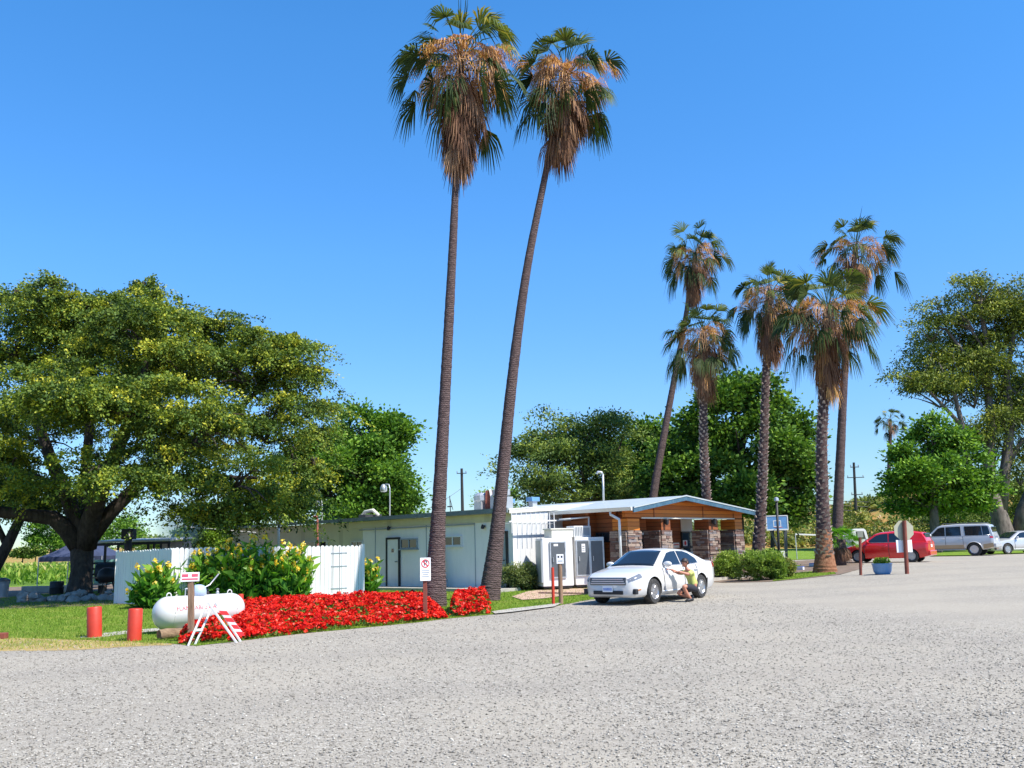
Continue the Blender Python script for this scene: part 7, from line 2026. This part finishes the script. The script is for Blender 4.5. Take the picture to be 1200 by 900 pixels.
for i in range(3): a_ = i * 2.1; m = MB(); m.tube([(g.x + .2 * math.cos(a_), 40 + .2 * math.sin(a_), .6), (g.x + .35 * math.cos(a_), 40 + .35 * math.sin(a_), 0)], .02, 6); m.build('leg', MT['black'], t)
# smoke
k = N('smoke_mat'); k.t.nodes.clear(); out = k.n('OutputMaterial'); vol = k.n('VolumePrincipled'); k.co = None
co_ = k.n('TexCoord').outputs['Object']; ln = k.n('VectorMath', operation='LENGTH'); mp = k.n('Mapping'); k.l(co_, mp.inputs['Vector']); k.l(mp.outputs[0], ln.inputs[0])
mr = k.n('MapRange'); mr.inputs['From Min'].default_value = .35; mr.inputs['From Max'].default_value = 1.0; mr.inputs['To Min'].default_value = 1; mr.inputs['To Max'].default_value = 0; k.l(ln.outputs['Value'], mr.inputs['Value'])
nz = k.noise(1.6, 4, .6, vec=co_); nz2 = k.math('MAXIMUM', k.math('SUBTRACT', nz, .36), 0.0)
k.l(k.math('MULTIPLY', k.math('MULTIPLY', mr.outputs[0], nz2), 3.2), vol.inputs['Density']); vol.inputs['Color'].default_value = (.45, .62, .85, 1); vol.inputs['Anisotropy'].default_value = .2
k.l(vol.outputs[0], out.inputs['Volume']); MT['smoke'] = k.m
bm = bmesh.new(); bmesh.ops.create_icosphere(bm, subdivisions=3, radius=1); me = bpy.data.meshes.new('smoke'); bm.to_mesh(me); bm.free(); me.materials.append(k.m)
o = bpy.data.objects.new('smoke', me); COL.objects.link(o); o.location = P(212, 612, 46); o.scale = (1.35, 1.2, 1.75); o.rotation_euler = (0, .25, 0); tag(o, kind='stuff')
# ------------------------------------------------------------------ camera, sky and sun
cam = bpy.data.cameras.new('camera'); co = bpy.data.objects.new('camera', cam); COL.objects.link(co)
cam.sensor_width = 36; cam.lens = FPX / 1200 * 36; cam.clip_end = 6000; cam.clip_start = .1
Mx = Matrix((RT, UP, -fw)).transposed().to_4x4(); Mx.translation = CAM; co.matrix_world = Mx
scene.camera = co
EL, AZ = rad(53), math.atan2(-.50, .75)
sd = Vector((math.cos(AZ) * math.cos(EL), math.sin(AZ) * math.cos(EL), math.sin(EL)))
sl_ = bpy.data.lights.new('sun', 'SUN'); sl_.energy = 5.0; sl_.angle = rad(.53); sl_.color = (1, .955, .88)
so = bpy.data.objects.new('sun', sl_); COL.objects.link(so); so.rotation_euler = (-sd).to_track_quat('-Z', 'Y').to_euler()
w = bpy.data.worlds.new('World'); scene.world = w; w.use_nodes = True
nt = w.node_tree; bg = nt.nodes['Background']
sky = nt.nodes.new('ShaderNodeTexSky'); sky.sky_type = 'NISHITA'; sky.sun_disc = False
sky.sun_elevation = EL; sky.sun_rotation = math.atan2(sd.x, sd.y)
sky.air_density = 1.0; sky.dust_density = .0; sky.ozone_density = 3.0; sky.altitude = 0
hs = nt.nodes.new('ShaderNodeHueSaturation'); hs.inputs['Saturation'].default_value = 1.3; hs.inputs['Value'].default_value = 1.0
tc = nt.nodes.new('ShaderNodeTexCoord'); sx = nt.nodes.new('ShaderNodeSeparateXYZ'); rp = nt.nodes.new('ShaderNodeValToRGB'); mu = nt.nodes.new('ShaderNodeMixRGB'); mu.blend_type = 'MULTIPLY'; mu.inputs[0].default_value = 1
nt.links.new(tc.outputs['Generated'], sx.inputs[0]); nt.links.new(sx.outputs[2], rp.inputs[0])
e_ = rp.color_ramp.elements; e_[0].position = 0; e_[0].color = (.40, .50, .62, 1); e_[1].position = .5; e_[1].color = (1.15, 1.18, 1.22, 1)
for p_, c_ in ((.06, (.50, .60, .76)), (.16, (.74, .80, .94)), (.30, (.98, 1.02, 1.12))):
    q_ = e_.new(p_); q_.color = (*c_, 1)
nt.links.new(sky.outputs[0], hs.inputs['Color']); nt.links.new(hs.outputs[0], mu.inputs[1]); nt.links.new(rp.outputs[0], mu.inputs[2]); nt.links.new(mu.outputs[0], bg.inputs['Color'])
bg.inputs['Strength'].default_value = .13
vs_ = scene.view_settings; vs_.view_transform = 'Standard'; vs_.look = 'None'; vs_.exposure = .74; vs_.gamma = 1; vs_.use_curve_mapping = False
scene.cycles.max_bounces = 6; scene.cycles.transparent_max_bounces = 6; scene.cycles.diffuse_bounces = 3
scene.cycles.use_denoising = True
